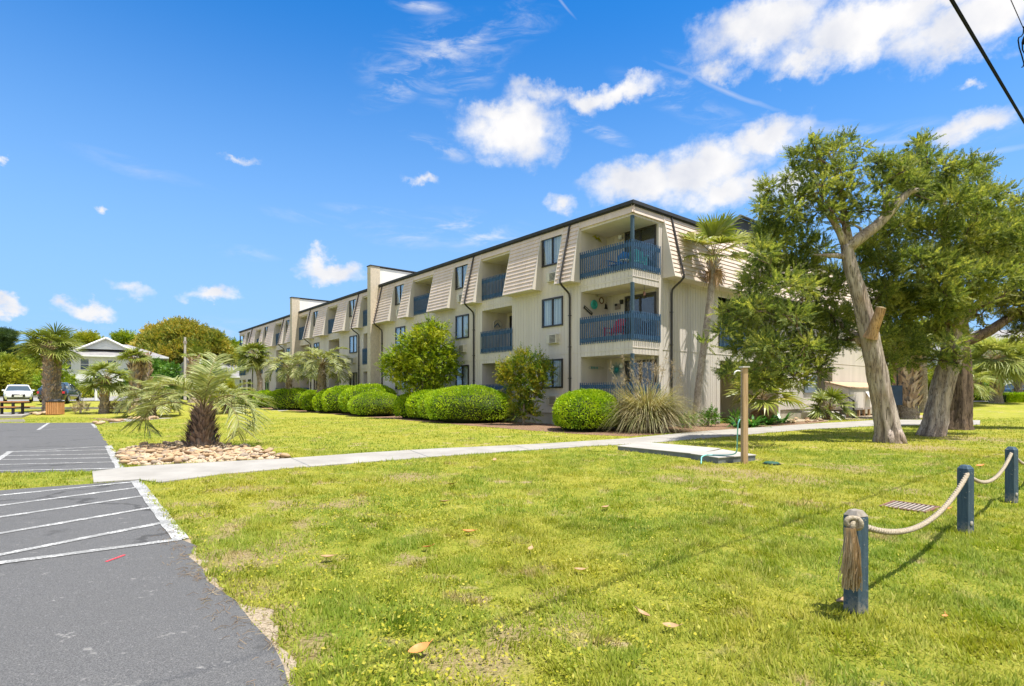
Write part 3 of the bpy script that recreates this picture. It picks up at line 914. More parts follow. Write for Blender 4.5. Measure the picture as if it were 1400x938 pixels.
def stripe_set():
    near, far = MB(), MB()

    def line(mb, a, b, w, z=.0105):
        p, q = G(*a), G(*b)
        n = Vector((-(q - p).y, (q - p).x, 0)).normalized() * w / 2
        k = max(2, int((q - p).length / .25))
        L, Rr = [], []
        for i in range(k + 1):
            c = p.lerp(q, i / k)
            L.append(c - n * random.uniform(.86, 1.08)); Rr.append(c + n * random.uniform(.86, 1.08))
        v = []
        for x, y in zip(L, Rr):
            v += [(x.x, x.y, z), (y.x, y.y, z)]
        mb.add(v, [(2 * i, 2 * i + 1, 2 * i + 3, 2 * i + 2) for i in range(k)])

    def ext(a, b, f):
        return (b[0] + (a[0] - b[0]) * f, b[1] + (a[1] - b[1]) * f)
    for i, (a, b) in enumerate([((0, 678), (183, 659.5)), ((0, 692), (190, 667)), ((0, 708), (198, 678.5)), ((0, 730.5), (210, 694.5)), ((0, 760), (221, 716)), ((0, 771), (248, 738.5))]):
        line(near, ext(a, b, 1.35), b, .105, .0105 + .0004 * i)
    line(near, (186, 658), (247, 739), .15, .0135)
    for i, (a, b) in enumerate([((15.5, 618), (148, 610.4)), ((14, 618.6), (151, 615.3)), ((9, 623.7), (152, 621)), ((3, 629), (154, 626.4)), ((-4, 636), (157, 632.2)), ((-30, 645), (165, 641))]):
        line(far, a, b, .10, .0105 + .0004 * i)
    line(far, (148, 610), (165.5, 641.5), .17, .0135)
    line(far, (15, 617.5), (-12, 635), .12, .0135)
    line(far, (66.5, 578.6), (52, 588), .12)
    line(far, (126, 579.8), (131, 585), .12)
    line(far, (54, 588), (131, 584.6), .07, .011)
    struct('near_lot_markings', near, M['line'])
    struct('far_lot_markings', far, M['line'])
    r = MB(); line(r, (145, 769.4), (170.5, 760), .03)
    struct('red_lot_marking', r, M['redline'])


stripe_set()

# ------------------------------------------------------------------ the apartment block
LEN, DEP, FB, ST, EAVE = 61.8, 28.0, .78, 2.85, 9.0
WINS = [(3.93, 5.32), (11.36, 12.68), (18.7, 20.04), (26.3, 27.7), (34.25, 35.55), (42.0, 43.2), (49.2, 50.6), (56.5, 57.8)]
BALS = [(7.59, 10.15), (14.96, 17.54), (22.97, 25.2), (29.8, 32.1), (36.8, 39.33), (44.3, 46.7), (51.7, 53.9)]
SPOUTS = [3.46, 10.85, 22.0, 25.9, 36.3, 43.9, 55.7]
FIREW = [(22.42, 22.95), (39.38, 39.93)]
CBX, CBY = 1.72, 2.82            # corner balcony: along the end wall, along the facade

block = thing('apartment_building', 'long cream three storey apartment block with sloped lap siding and blue railings', 'building', BC, YAW)


def fac(a, p, z):
    return (-p, a, z)


def end(a, p, z):
    return (a, -p, z)


def grooved(mb, fn, a0, a1, z0, z1, p=0.0, pitch=.203, gw=.016, gd=.012):
    """vertical-groove plywood siding: real grooves"""
    k0 = math.ceil((a0 + .02) / pitch); k1 = math.floor((a1 - .02) / pitch)
    prof = [(a0, p)]
    for k in range(k0, k1 + 1):
        c = k * pitch
        prof += [(c - gw / 2, p), (c - gw / 2, p - gd), (c + gw / 2, p - gd), (c + gw / 2, p)]
    prof.append((a1, p))
    v = [fn(a, q, z0) for a, q in prof] + [fn(a, q, z1) for a, q in prof]
    n = len(prof)
    mb.add(v, [(i, i + 1, n + i + 1, n + i) for i in range(n - 1)])


def pbox(mb, fn, a0, a1, p0, p1, z0, z1, mat=0):
    A, B = fn(a0, p0, z0), fn(a1, p1, z1)
    mb.box([min(A[i], B[i]) for i in range(3)], [max(A[i], B[i]) for i in range(3)], mat)


def wall_with_holes(mb, fn, a0, a1, z0, z1, holes, p=0.0):
    ax = sorted(set([a0, a1] + [h for q in holes for h in q[:2] if a0 < h < a1]))
    for u0, u1 in zip(ax, ax[1:]):
        mid = (u0 + u1) / 2
        hs = sorted([(h[2], h[3]) for h in holes if h[0] < mid < h[1]])
        z = z0
        for h0, h1 in hs + [(z1, z1)]:
            lo, hi = max(z, z0), min(h0, z1)
            if hi - lo > .01:
                grooved(mb, fn, u0, u1, lo, hi, p)
            z = max(z, h1)


def open_z(i):
    f = FB + ST * i
    return (f, f + (2.25 if i < 2 else 2.08))


def win_z(i):
    return (1.68 + ST * i, 3.02 + ST * i)


def add_window(fn, a0, a1, z0, z1, parent, curt=True):
    fr = MB(); w = .075
    pbox(fr, fn, a0, a1, -.06, .05, z1 - w, z1); pbox(fr, fn, a0, a1, -.06, .06, z0, z0 + w)
    pbox(fr, fn, a0, a0 + w, -.06, .048, z0 + w, z1 - w); pbox(fr, fn, a1 - w, a1, -.06, .048, z0 + w, z1 - w)
    mid = (a0 + a1) / 2
    pbox(fr, fn, mid - .03, mid + .03, -.05, .035, z0 + w, z1 - w)
    o = fr.build('window', M['bronze'], parent)
    for q0, q1, off in ((a0 + w, mid - .03, .0), (mid + .03, a1 - w, .018)):
        g = MB(); pbox(g, fn, q0, q1, off - .006, off, z0 + w, z1 - w)
        g.build('pane', M['glass'], o)
    if curt:
        c = MB(); n = 40
        aa = np.linspace(a0 - .02, a1 + .02, n)
        pp = -.09 + .018 * np.sin(np.arange(n) * 1.9 + a0 * 7)
        v = [fn(a, p, z0 - .02) for a, p in zip(aa, pp)] + [fn(a, p, z1 + .02) for a, p in zip(aa, pp)]
        c.add(v, [(i, i + 1, n + i + 1, n + i) for i in range(n - 1)])
        c.build('curtain', M['curtain'], o)
    return o


def add_ac(fn, a0, z0, parent):
    b = MB(); pbox(b, fn, a0, a0 + .66, -.1, .22, z0, z0 + .42); pbox(b, fn, a0 - .05, a0 + .71, -.02, .03, z0 - .05, z0 + .47)
    o = b.build('air_conditioner', M['ac'], parent, bevel=.012)
    g = MB()
    for k in range(6):
        pbox(g, fn, a0 + .04, a0 + .43, .2215, .228, z0 + .04 + k * .058, z0 + .075 + k * .058)
    g.build('grille', M['ac_dark'], o)


def railing(fn, a0, a1, z, parent, name='railing', p=.035):
    b = MB()
    n = max(2, int(round((a1 - a0) / .122)))
    for k in range(n + 1):
        a = a0 + (a1 - a0) * k / n
        j = random.uniform(-.006, .006)
        pbox(b, fn, a - .018, a + .018, p, p + .032, z - .07 + j, z + 1.12 + j)
    pbox(b, fn, a0, a1, p - .042, p - .002, z + .86, z + 1.03)
    pbox(b, fn, a0, a1, p - .042, p - .002, z + .03, z + .20)
    return b.build(name, M['blue_rail'], parent)


def slider(fn, a0, a1, z, parent, p=0.0):
    b = MB(); w = .07
    pbox(b, fn, a0, a1, p, p + .07, z + 2.0, z + 2.09); pbox(b, fn, a0, a0 + w, p, p + .068, z, z + 2.0); pbox(b, fn, a1 - w, a1, p, p + .068, z, z + 2.0)
    mid = (a0 + a1) / 2
    pbox(b, fn, mid - .045, mid + .045, p, p + .055, z, z + 2.0); pbox(b, fn, a0 + w, a1 - w, p, p + .06, z, z + .07)
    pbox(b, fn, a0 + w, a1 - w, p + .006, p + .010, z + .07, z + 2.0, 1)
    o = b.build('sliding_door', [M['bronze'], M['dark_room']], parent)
    for q0, q1, d in ((a0 + w, mid - .045, .02), (mid + .045, a1 - w, .035)):
        g = MB(); pbox(g, fn, q0, q1, p + d, p + d + .006, z + .07, z + 2.0); g.build('pane', M['glass'], o)
    return o


def lap_panel(fn, a0, a1, parent, cheek0=True, cheek1=True):
    """one bay of the flared mansard: lap boards, two cheeks and a soffit"""
    z1, z0, P = 8.98, 6.33, .57
    n = 14
    lap, tr = MB(), MB()
    prof = []
    for k in range(n):
        for e in (0, 1):
            u = (k + e) / n
            z = z1 + (z0 - z1) * u
            prof.append((P * u + (.034 if e else .004), z))
    v = [fn(a0, p, z) for p, z in prof] + [fn(a1, p, z) for p, z in prof]
    m = len(prof)
    lap.add(v, [(i, i + 1, m + i + 1, m + i) for i in range(m - 1)])
    # short butt joints where two boards meet
    for k in range(n):
        for _ in range(int((a1 - a0) / 2.6 + random.random() * .7)):
            a = random.uniform(a0 + .1, a1 - .1); u0, u1 = k / n, (k + 1) / n
            lap.quad([fn(a - .004, P * u0 + .0065, z1 + (z0 - z1) * u0), fn(a + .004, P * u0 + .0065, z1 + (z0 - z1) * u0), fn(a + .004, P * u1 + .0365, z1 + (z0 - z1) * u1 + .002), fn(a - .004, P * u1 + .0365, z1 + (z0 - z1) * u1 + .002)], 1)
    o = lap.build('mansard_panel', [M['lap'], M['rust']], parent)
    w = .035
    for a, on, sgn in ((a0, cheek0, -1), (a1, cheek1, 1)):
        if not on: continue
        q = [(-.02, z1), (.03, z1), (P + .05, z0 - .03), (-.02, z0 - .03)]
        aa, bb = (a - w, a - .001) if sgn < 0 else (a + .001, a + w)
        v = [fn(aa, p, z) for p, z in q] + [fn(bb, p, z) for p, z in q]
        tr.add(v, [(0, 1, 2, 3), (7, 6, 5, 4), (0, 4, 5, 1), (1, 5, 6, 2), (2, 6, 7, 3), (3, 7, 4, 0)])
    pbox(tr, fn, a0, a1, -.02, P + .045, z0 - .029, z0 + .004)
    tr.build('soffit_trim', M['trimc'], o)
    return o


def downspout(fn, a, parent, slope=True, foot=.15):
    b = MB(); P = .57
    pts = [fn(a, .04, EAVE), fn(a, .07, 8.9), fn(a, P + .09, 6.42), fn(a, P + .08, 6.30), fn(a, P - .05, 6.18), fn(a, .22, 5.98), fn(a, .10, 5.88), fn(a, .065, 5.7), fn(a, .065, foot)]
    b.tube(pts, .045, 8)
    for z in (4.9, 3.5, 2.1, .9):
        pbox(b, fn, a - .06, a + .06, .0, .115, z, z + .03)
    return b.build('downspout', M['bronze'], parent)


def recess(fn, a0, a1, z0, z1, depth, parent, side0=True, side1=True, name='balcony'):
    b = MB()

    def back(a, p, z):
        return fn(a, p, z)
    grooved(b, fn, a0, a1, z0, z1, -depth)
    for a, on in ((a0, side0), (a1, side1)):
        if on:
            b.quad([fn(a, 0, z0), fn(a, -depth, z0), fn(a, -depth, z1), fn(a, 0, z1)])
    o = b.build(name, M['wall'], parent)
    c = MB(); c.quad([fn(a0, -.002, z1 - .004), fn(a1, -.002, z1 - .004), fn(a1, -depth, z1 - .004), fn(a0, -depth, z1 - .004)])
    c.build('ceiling', M['trimc'], o)
    fl = MB(); pbox(fl, fn, a0 + .002, a1 - .002, -depth, -.004, z0 - .12, z0 + .004)
    fl.build('floor', M['floor_conc'], o)
    return o


def build_block():
    holes = []
    for i in range(3):
        z0, z1 = open_z(i)
        for a0, a1 in BALS:
            holes.append((a0, a1, z0, z1))
        for a0, a1 in ((-.01, CBY), (LEN - 2.9, LEN + .01)):
            holes.append((a0, a1, z0, z1))
        for a0, a1 in WINS:
            holes.append((a0 + .01, a1 - .01, win_z(i)[0] + .01, win_z(i)[1] - .01))
    w = MB()
    for z0, z1 in ((.53, 3.285), (3.30, 6.135), (6.15, EAVE)):
        wall_with_holes(w, fac, 0, LEN, z0, z1, holes)
    # horizontal flashing between the sheets
    for z in (3.285, 6.135):
        for u0, u1 in zip([0] + [b for f in FIREW for b in (f[1],)], [f[0] for f in FIREW] + [LEN]):
            pbox(w, fac, u0, u1, -.01, .018, z, z + .015)
            pbox(w, fac, u0, u1, -.01, .012, z - .07, z - .002)
    w.build('facade_wall', M['wall'], block)
    # end wall, toward the lawn with the cedars
    hole2 = [(-.01, CBX, *open_z(i)) for i in range(3)]
    hole2 += [(6.37, 12.55, .0, 3.0), (6.37, 12.55, 3.63, 6.0), (17.3, 19.75, .0, 3.0)]
    w2 = MB()
    for z0, z1 in ((.53, 3.285), (3.30, 6.135), (6.15, EAVE)):
        wall_with_holes(w2, end, 0, DEP, z0, z1, hole2)
    for z in (3.285, 6.135):
        pbox(w2, end, 0, DEP, -.01, .018, z, z + .015)
    pbox(w2, end, CBX, CBX + .24, -.2, .02, .53, 6.3)          # jamb beside the corner balconies
    w2.build('end_wall', M['wall'], block)
    # other sides, foundation, roof
    o = MB(); o.box((.35, LEN - .05, .5), (DEP, LEN, EAVE)); o.box((DEP - .05, 0.02, .5), (DEP, LEN - .06, EAVE))
    o.build('rear_wall', M['wall'], block)
    f = MB(); f.box((.07, CBY, -.2), (.25, LEN - .1, .55)); f.box((.07, .07, -.2), (6.37, .25, .55)); f.box((12.6, .07, -.2), (17.3, .25, .55)); f.box((19.75, .07, -.2), (DEP, .25, .55)); f.box((.07, .25, -.2), (.25, CBY, .55))
    f.build('foundation', M['found'], block)
    r = MB(); r.box((.05, .05, EAVE - .02), (DEP, LEN, EAVE + .06))
    ro = r.build('roof', M['roof_flat'], block)
    t = MB()
    t.box((-.13, -.13, EAVE), (.02, LEN + .1, EAVE + .135)); t.box((.02, -.13, EAVE), (DEP, .02, EAVE + .135))
    t.box((-.06, -.06, EAVE - .05), (.0, LEN, EAVE)); t.box((0, -.06, EAVE - .05), (DEP, 0, EAVE))
    t.build('roof_edge', M['roof_dark'], block)
    # header strips of lap board above the third-floor openings
    h = MB()
    for fn, a0, a1 in ((fac, -.05, LEN), (end, -.05, CBX + .3)):
        for zz, p in ((8.80, .045), (8.66, .075)):
            v = [fn(a0 - p, .004 + p - .045, zz + .18), fn(a1, .004 + p - .045, zz + .18), fn(a1, p, zz), fn(a0 - p, p, zz), fn(a0 - p, -.01, zz), fn(a1, -.01, zz)]
            h.add(v, [(0, 1, 2, 3), (3, 2, 5, 4)])
    h.build('header_siding', M['lap'], block)
    # mansard bays
    ev = sorted([(a0 - .06, a1 + .06) for a0, a1 in WINS] + [(a0 - .02, a1 + .02) for a0, a1 in BALS] + [(a0, a1) for a0, a1 in FIREW] + [(-.1, CBY + .06), (LEN - 2.95, LEN + .1)])
    for (x0, x1), (y0, y1) in zip(ev, ev[1:]):
        if y0 - x1 > .12:
            lap_panel(fac, x1, y0, block)
    lap_panel(end, CBX + .3, DEP, block)
    # windows and air conditioners
    for i in range(3):
        for k, (a0, a1) in enumerate(WINS):
            add_window(fac, a0, a1, *win_z(i), block)
            if a0 < 45:
                add_ac(fac, a0 + .25, 3.74 - ST + ST * i if i else .92, block)
    for a in SPOUTS:
        downspout(fac, a, block)
    downspout(end, 2.55, block)
    # balconies
    for i in range(3):
        z0, z1 = open_z(i)
        for a0, a1 in BALS:
            b = recess(fac, a0, a1, z0, z1, 1.7, block)
            slider(fac, a0 + .35, a1 - .35, z0, b, -1.7)
            railing(fac, a0 - .03, a1 + .03, z0, b)
        # the open corner
        for near in (True, False):
            c = MB()
            ya, yb = (0, CBY) if near else (LEN - 2.9, LEN)
            yw = yb if near else ya
            c.quad([(0, yw, z0), (CBX, yw, z0), (CBX, yw, z1), (0, yw, z1)])

            def back(a, p, z):
                return (CBX - p, a, z)
            grooved(c, back, ya, yb, z0, z1, 0)
            o = c.build('corner_balcony', M['wall'], block)
            q = MB(); q.quad([(0.002, ya, z1 - .004), (CBX, ya, z1 - .004), (CBX, yb, z1 - .004), (.002, yb, z1 - .004)]); q.build('ceiling', M['trimc'], o)
            q = MB(); q.box((.004, ya + .004, z0 - .12), (CBX, yb - .004, z0 + .004)); q.build('floor', M['floor_conc'], o)
            yc = .05 if near else LEN - .05
            q = MB(); q.box((-.015, yc - .06, z0 - .02), (.105, yc + .06, z1 + .02)); q.build('post', M['blue_post'], o, bevel=.008)
            railing(fac, ya + .0, yb, z0, o)
            if near:
                railing(end, .0, CBX + .03, z0, o)
                slider(back, .12, 1.75, z0, o, 0)
            else:
                slider(back, ya + .5, ya + 2.2, z0, o, 0)
    # party walls: brick end outside, white panel above the roof
    for a0, a1 in FIREW:
        b = MB()
        b.box((-.72, a0, -.1), (.0, a1, 10.40))
        o = b.build('party_wall', M['brick'], block)
        p = MB(); p.box((.004, a0 + .03, EAVE + .1), (13, a1 - .03, 10.34)); p.build('parapet', M['white_panel'], o)
        k = MB(); k.box((-.76, a0 - .04, 10.402), (13, a1 + .04, 10.47)); k.build('coping', M['roof_dark'], o)
        k = MB(); k.box((-.74, a0 - .02, 9.9), (-.722, a1 + .02, 9.96)); k.build('brick_band', M['brick'], o)
    # breezeway in the end wall
    b = MB()
    b.quad([(6.37, 3.4, -.1), (12.6, 3.4, -.1), (12.6, 3.4, 6.0), (6.37, 3.4, 6.0)])
    for x in (6.37, 12.55):
        b.quad([(x, 0, -.1), (x, 3.4, -.1), (x, 3.4, 6.0), (x, 0, 6.0)])
    b.box((6.37, .02, 3.0), (12.55, 3.4, 3.62))
    o = b.build('breezeway', M['wall'], block)
    q = MB(); q.box((6.2, -.02, -.1), (6.5, .28, 3.0)); q.build('post', M['wall'], o)
    q = MB(); q.box((12.42, -.03, -.1), (12.62, .2, 3.0)); q.build('post', M['wall'], o)
    q = MB(); q.box((8.0, 3.3, .1), (8.95, 3.395, 2.2)); q.box((10.2, 3.3, .1), (11.15, 3.395, 2.2)); q.build('door', M['wood_brown'], o)
    railing(end, 6.45, 12.5, 3.63, o)
    # brown doorway
    b = MB(); b.box((17.3, .9, -.1), (19.75, .95, 3.0)); o = b.build('doorway', M['wood_brown'], block)
    q = MB(); q.box((17.9, .86, .1), (18.8, .897, 2.25)); q.build('door', M['wood_brown'], o)
    q = MB(); q.box((17.26, -.02, -.1), (17.4, .9, 3.0)); q.box((19.68, -.02, -.1), (19.8, .9, 3.0)); q.build('door_frame', M['trimc'], o)
    # raised roof over the stair hall
    b = MB()
    v = [(8.2, 1.2, 9.06), (16.5, 1.2, 9.06), (16.5, 9, 9.06), (8.2, 9, 9.06), (10.6, 1.25, 10.9), (14.2, 1.25, 10.9), (14.2, 9, 10.9), (10.6, 9, 10.9)]
    b.add(v, [(0, 1, 5, 4), (1, 2, 6, 5), (2, 3, 7, 6), (3, 0, 4, 7), (4, 5, 6, 7)])
    b.build('stair_roof', M['roof_dark'], block)
    b = MB()
    b.tube([(8.0, 1.1, 9.1), (10.55, 1.15, 10.95), (14.25, 1.15, 10.95), (16.7, 1.1, 9.1)], .09, 6); b.build('stair_roof_edge', M['roof_dark'], block)


build_block()


def blockpt(s, t, z):
    """a point in the block's own frame to the world"""
    return BC + DS_ * s + DT_ * t + Vector((0, 0, z))

# ------------------------------------------------------------------ plants: shapes
def sprays(mb, centre, rad, n_twigs, twig_len, leaf_len, leaf_w, per=14, up=.35, shell=.55, mat=0, droop=0.0, spread=.8):
    """leafy twigs filling one clump of a crown: each twig carries two rows of small leaves"""
    c = np.asarray(centre, float); r = np.asarray(rad, float)
    d = rand_dirs(n_twigs)
    u = shell + (1 - shell) * RNG.random(n_twigs) ** .6
    u = np.where(RNG.random(n_twigs) < .25, u * RNG.random(n_twigs), u)
    P0 = c + d * r * u[:, None] * .92
    T = norm(d * .8 + RNG.normal(size=(n_twigs, 3)) * .45 + np.array([0, 0, up]))
    L = twig_len * RNG.uniform(.55, 1.25, n_twigs)
    S = perp(T)
    k = np.linspace(.08, 1.0, per)
    Pk = P0[:, None] + T[:, None] * (L[:, None] * k)[..., None] + np.array([0, 0, -droop]) * ((L[:, None] * k) ** 2)[..., None]
    side = np.where(np.arange(per) % 2 == 0, 1.0, -1.0)
    side[-1] = 0
    Dk = norm(T[:, None] + S[:, None] * (side * spread)[None, :, None] + RNG.normal(size=(n_twigs, per, 3)) * .22)
    N = np.cross(T, S)
    Sk = np.cross(Dk, np.broadcast_to(N[:, None], Dk.shape)) + RNG.normal(size=Dk.shape) * .25
    Sk = norm(Sk - Dk * (Dk * Sk).sum(-1, keepdims=True))
    taper = (1.15 - .55 * k)[None, :] * RNG.uniform(.75, 1.25, (n_twigs, per))
    mb.leaves(Pk.reshape(-1, 3), Dk.reshape(-1, 3), Sk.reshape(-1, 3), (leaf_len * taper).ravel(), (leaf_w * taper).ravel(), mat)


def curve(a, b, sag=0.0, n=7, wob=.06):
    a, b = np.asarray(a, float), np.asarray(b, float)
    t = np.linspace(0, 1, n)[:, None]
    p = a + (b - a) * t + np.array([0, 0, 1.0]) * sag * (4 * t * (1 - t))
    L = np.linalg.norm(b - a)
    p[1:-1] += RNG.normal(size=(n - 2, 3)) * wob * L * .3
    return p


def tree(name, label, cat, base, trunk_pts, trunk_rad, clumps, leaf, bark_m, twig=.45, leaf_len=.11, leaf_w=.04, dens=1.0, per=12, group=None, up=.35, branches=True, extra=None, sides=12, shell=.5, flute=(.07, 5, .5)):
    """clumps: (x, y, z, rx, rz) in world space; everything is moved into the tree's own frame"""
    base = Vector(base)
    root = thing(name, label, cat, base, 0, group)
    tb = MB()
    tp = np.array([tuple(Vector(p) - base) for p in trunk_pts])
    # resample the trunk for gnarls
    kk = np.linspace(0, len(tp) - 1, len(tp) * 4)
    tq = np.stack([np.interp(kk, np.arange(len(tp)), tp[:, i]) for i in range(3)], 1)
    rq = np.interp(kk, np.arange(len(tp)), trunk_rad)
    tb.tube(tq, rq, sides, jit=.05, flute=flute)
    cb = MB()
    # limbs: every clump hangs on its nearest neighbour nearer the trunk
    nodes = [(q, r_ * .55) for q, r_ in zip(tq[len(tq) // 3:], rq[len(rq) // 3:])]
    ntrunk = len(nodes)
    cl = [(np.array([q[0] - base.x, q[1] - base.y, q[2] - base.z]), q[3], q[4], q[5] if len(q) > 5 else 1.0) for q in clumps]
    cl.sort(key=lambda q: min(np.linalg.norm(q[0] - w[0]) for w in nodes[:ntrunk]))
    for c, rx, rz, kd in cl:
        if branches:
            dist = [np.linalg.norm(c - w[0]) * (1.45 if j < ntrunk else 1.0) + max(0, w[0][2] - c[2] + .1) * .8 for j, w in enumerate(nodes)]
            q0, r0 = nodes[int(np.argmin(dist))]
            r1 = min(r0 * .72, .03 + .03 * rx)
            p = curve(q0, c - np.array([0, 0, .2 * rz]), -.05 * rx, 7, .12)
            tb.tube(p, np.linspace(min(r0 * .8, r1 * 1.6), r1 * .6, 7), 6, 1, cap=False)
            nodes.append((p[-1], r1))
            for _ in range(3):
                q = c + rand_dirs(1)[0] * np.array([rx, rx, rz]) * .75
                tb.tube(curve(p[4], q, .02, 4), np.linspace(.016, .005, 4), 4, 1, cap=False)
        n = max(8, int(kd * dens * 95 * (rx * rx * rz) ** .667 / .25))
        sprays(cb, c, (rx, rx, rz), n, twig, leaf_len, leaf_w, per, up, shell)
    if extra:
        extra(tb, cb, base)
    tb.build('trunk', [bark_m, M['cedar_bark_dark']], root, smooth=True)
    cb.build('crown', leaf, root)
    return root


def px_clumps(lst, depth, sq=.85, shrink=0, k=1.0):
    out = []
    for (px, py, r, *dz) in lst:
        d = depth + (dz[0] if dz else 0)
        p = W(px, py, d)
        rr = max(r - shrink, 4) * d / FPX
        out.append((p.x, p.y, p.z, rr, rr * sq, k))
    return out


def fan_leaf(mb, o, az, elev, pet, rad, mat=0, pmat=1, segs=26, droop=.35, spanang=115, w=.032, roll=None):
    """costapalmate fan leaf on a long stalk"""
    h = np.array([math.cos(az), math.sin(az), 0.0]); z = np.array([0, 0, 1.0])
    n = 6
    t = np.linspace(0, 1, n)
    e = elev - np.linspace(0, .5, n)
    P = [np.asarray(o, float)]
    for i in range(1, n):
        P.append(P[-1] + (h * math.cos(e[i]) + z * math.sin(e[i])) * pet / (n - 1))
    P = np.array(P)
    mb.tube(P, np.linspace(.022, .010, n), 4, pmat, cap=False)
    d = P[-1] - P[-2]; d /= np.linalg.norm(d)
    side = np.cross(d, z); side /= np.linalg.norm(side) + 1e-9
    nrm = np.cross(side, d)
    ro = random.uniform(-.7, .7) if roll is None else roll
    side, nrm = side * math.cos(ro) + nrm * math.sin(ro), nrm * math.cos(ro) - side * math.sin(ro)
    a = np.radians(np.linspace(-spanang, spanang, segs)) + RNG.normal(size=segs) * .03
    # the blade folds upward along its midrib and arches at the tips
    D = np.cos(a)[:, None] * d + np.sin(a)[:, None] * side + (np.abs(np.sin(a)) * .28)[:, None] * nrm
    D = norm(D)
    R_ = rad * (.62 + .38 * np.cos(a * .75)) * RNG.uniform(.88, 1.1, segs)
    S = norm(np.cross(D, nrm + .3 * RNG.normal(size=(segs, 3))))
    k = np.array([0, .4, .72, 1.0])
    wk = np.array([.35, 1.0, .7, .05]) * w * rad
    V = []
    for ki, wi in zip(k, wk):
        c = P[-1] + D * (R_ * ki)[:, None] - z * (droop * R_ * ki ** 3)[:, None] * RNG.uniform(.6, 1.4, segs)[:, None]
        V.append(c - S * wi); V.append(c + S * wi)
    V = np.stack(V, 1).reshape(-1, 3)
    b = np.arange(segs)[:, None] * 8
    f = np.concatenate([b + np.array([0, 1, 3, 2]), b + np.array([2, 3, 5, 4]), b + np.array([4, 5, 7, 6])])
    mb.add(V, f, mat)


def feather_leaf(mb, o, az, elev, length, bend, leaf, mat=0, pmat=1, n=44, vee=.5, w=.016, droop=.25, twist=0.0, stalk=.28):
    """arching pinnate leaf: rachis with two ranks of strap leaflets"""
    h = np.array([math.cos(az), math.sin(az), 0.0]); z = np.array([0, 0, 1.0])
    k = 20
    e = elev - bend * np.linspace(0, 1, k) ** 1.25
    P = [np.asarray(o, float)]
    for i in range(1, k):
        hh = np.array([math.cos(az + twist * i / k), math.sin(az + twist * i / k), 0.0])
        P.append(P[-1] + (hh * math.cos(e[i]) + z * math.sin(e[i])) * length / (k - 1))
    P = np.array(P)
    mb.tube(P, np.linspace(.024, .005, k), 5, pmat, cap=False)
    T = norm(np.gradient(P, axis=0))
    u = np.linspace(stalk, .99, n)
    ii = u * (k - 1)
    C = np.stack([np.interp(ii, np.arange(k), P[:, j]) for j in range(3)], 1)
    Tt = norm(np.stack([np.interp(ii, np.arange(k), T[:, j]) for j in range(3)], 1))
    sd = norm(np.cross(Tt, z) + 1e-6)
    up = np.cross(sd, Tt)
    for s in (-1, 1):
        m = n
        D = norm(Tt * RNG.uniform(.55, .95, m)[:, None] + sd * s + up * (vee * RNG.uniform(.6, 1.3, m))[:, None] + RNG.normal(size=(m, 3)) * .07)
        L = leaf * (np.sin(np.pi * (.12 + .80 * (u - stalk) / (1 - stalk))) ** .6) * RNG.uniform(.85, 1.12, m)
        S = norm(np.cross(D, up) + .25 * RNG.normal(size=(m, 3)))
        V = []
        for ki, wi in zip((0, .35, .7, 1.0), (.55, 1.0, .75, .06)):
            c = C + D * (L * ki)[:, None] - z * (droop * L * ki ** 2.2)[:, None]
            V.append(c - S * wi * w); V.append(c + S * wi * w)
        V = np.stack(V, 1).reshape(-1, 3)
        b = np.arange(m)[:, None] * 8
        f = np.concatenate([b + np.array([0, 1, 3, 2]), b + np.array([2, 3, 5, 4]), b + np.array([4, 5, 7, 6])])
        mb.add(V, f, mat)


def boots(mb, path, r, n, L, w, mat=1, out=.35, z0=.1, z1=1.0, cross=True):
    """old leaf bases round a palm trunk, criss-crossed"""
    path = np.asarray(path, float)
    t = RNG.uniform(z0, z1, n)
    ii = t * (len(path) - 1)
    C = np.stack([np.interp(ii, np.arange(len(path)), path[:, j]) for j in range(3)], 1)
    rr = np.interp(ii, np.arange(len(path)), r) if not np.isscalar(r) else np.full(n, r)
    a = RNG.uniform(0, 2 * np.pi, n)
    o = np.stack([np.cos(a), np.sin(a), np.zeros(n)], 1)
    tg = np.stack([-np.sin(a), np.cos(a), np.zeros(n)], 1)
    sg = np.where(RNG.random(n) < .5, 1, -1)[:, None] * (.55 if cross else .15)
    D = norm(np.array([0, 0, 1.0]) + o * out * RNG.uniform(.4, 1.5, n)[:, None] + tg * sg)
    S = norm(np.cross(D, o))
    ls = L * RNG.uniform(.7, 1.3, n)
    mb.leaves(C + o * (rr * .9)[:, None], D, S, ls, w * RNG.uniform(.7, 1.3, n), mat, .12, .5)


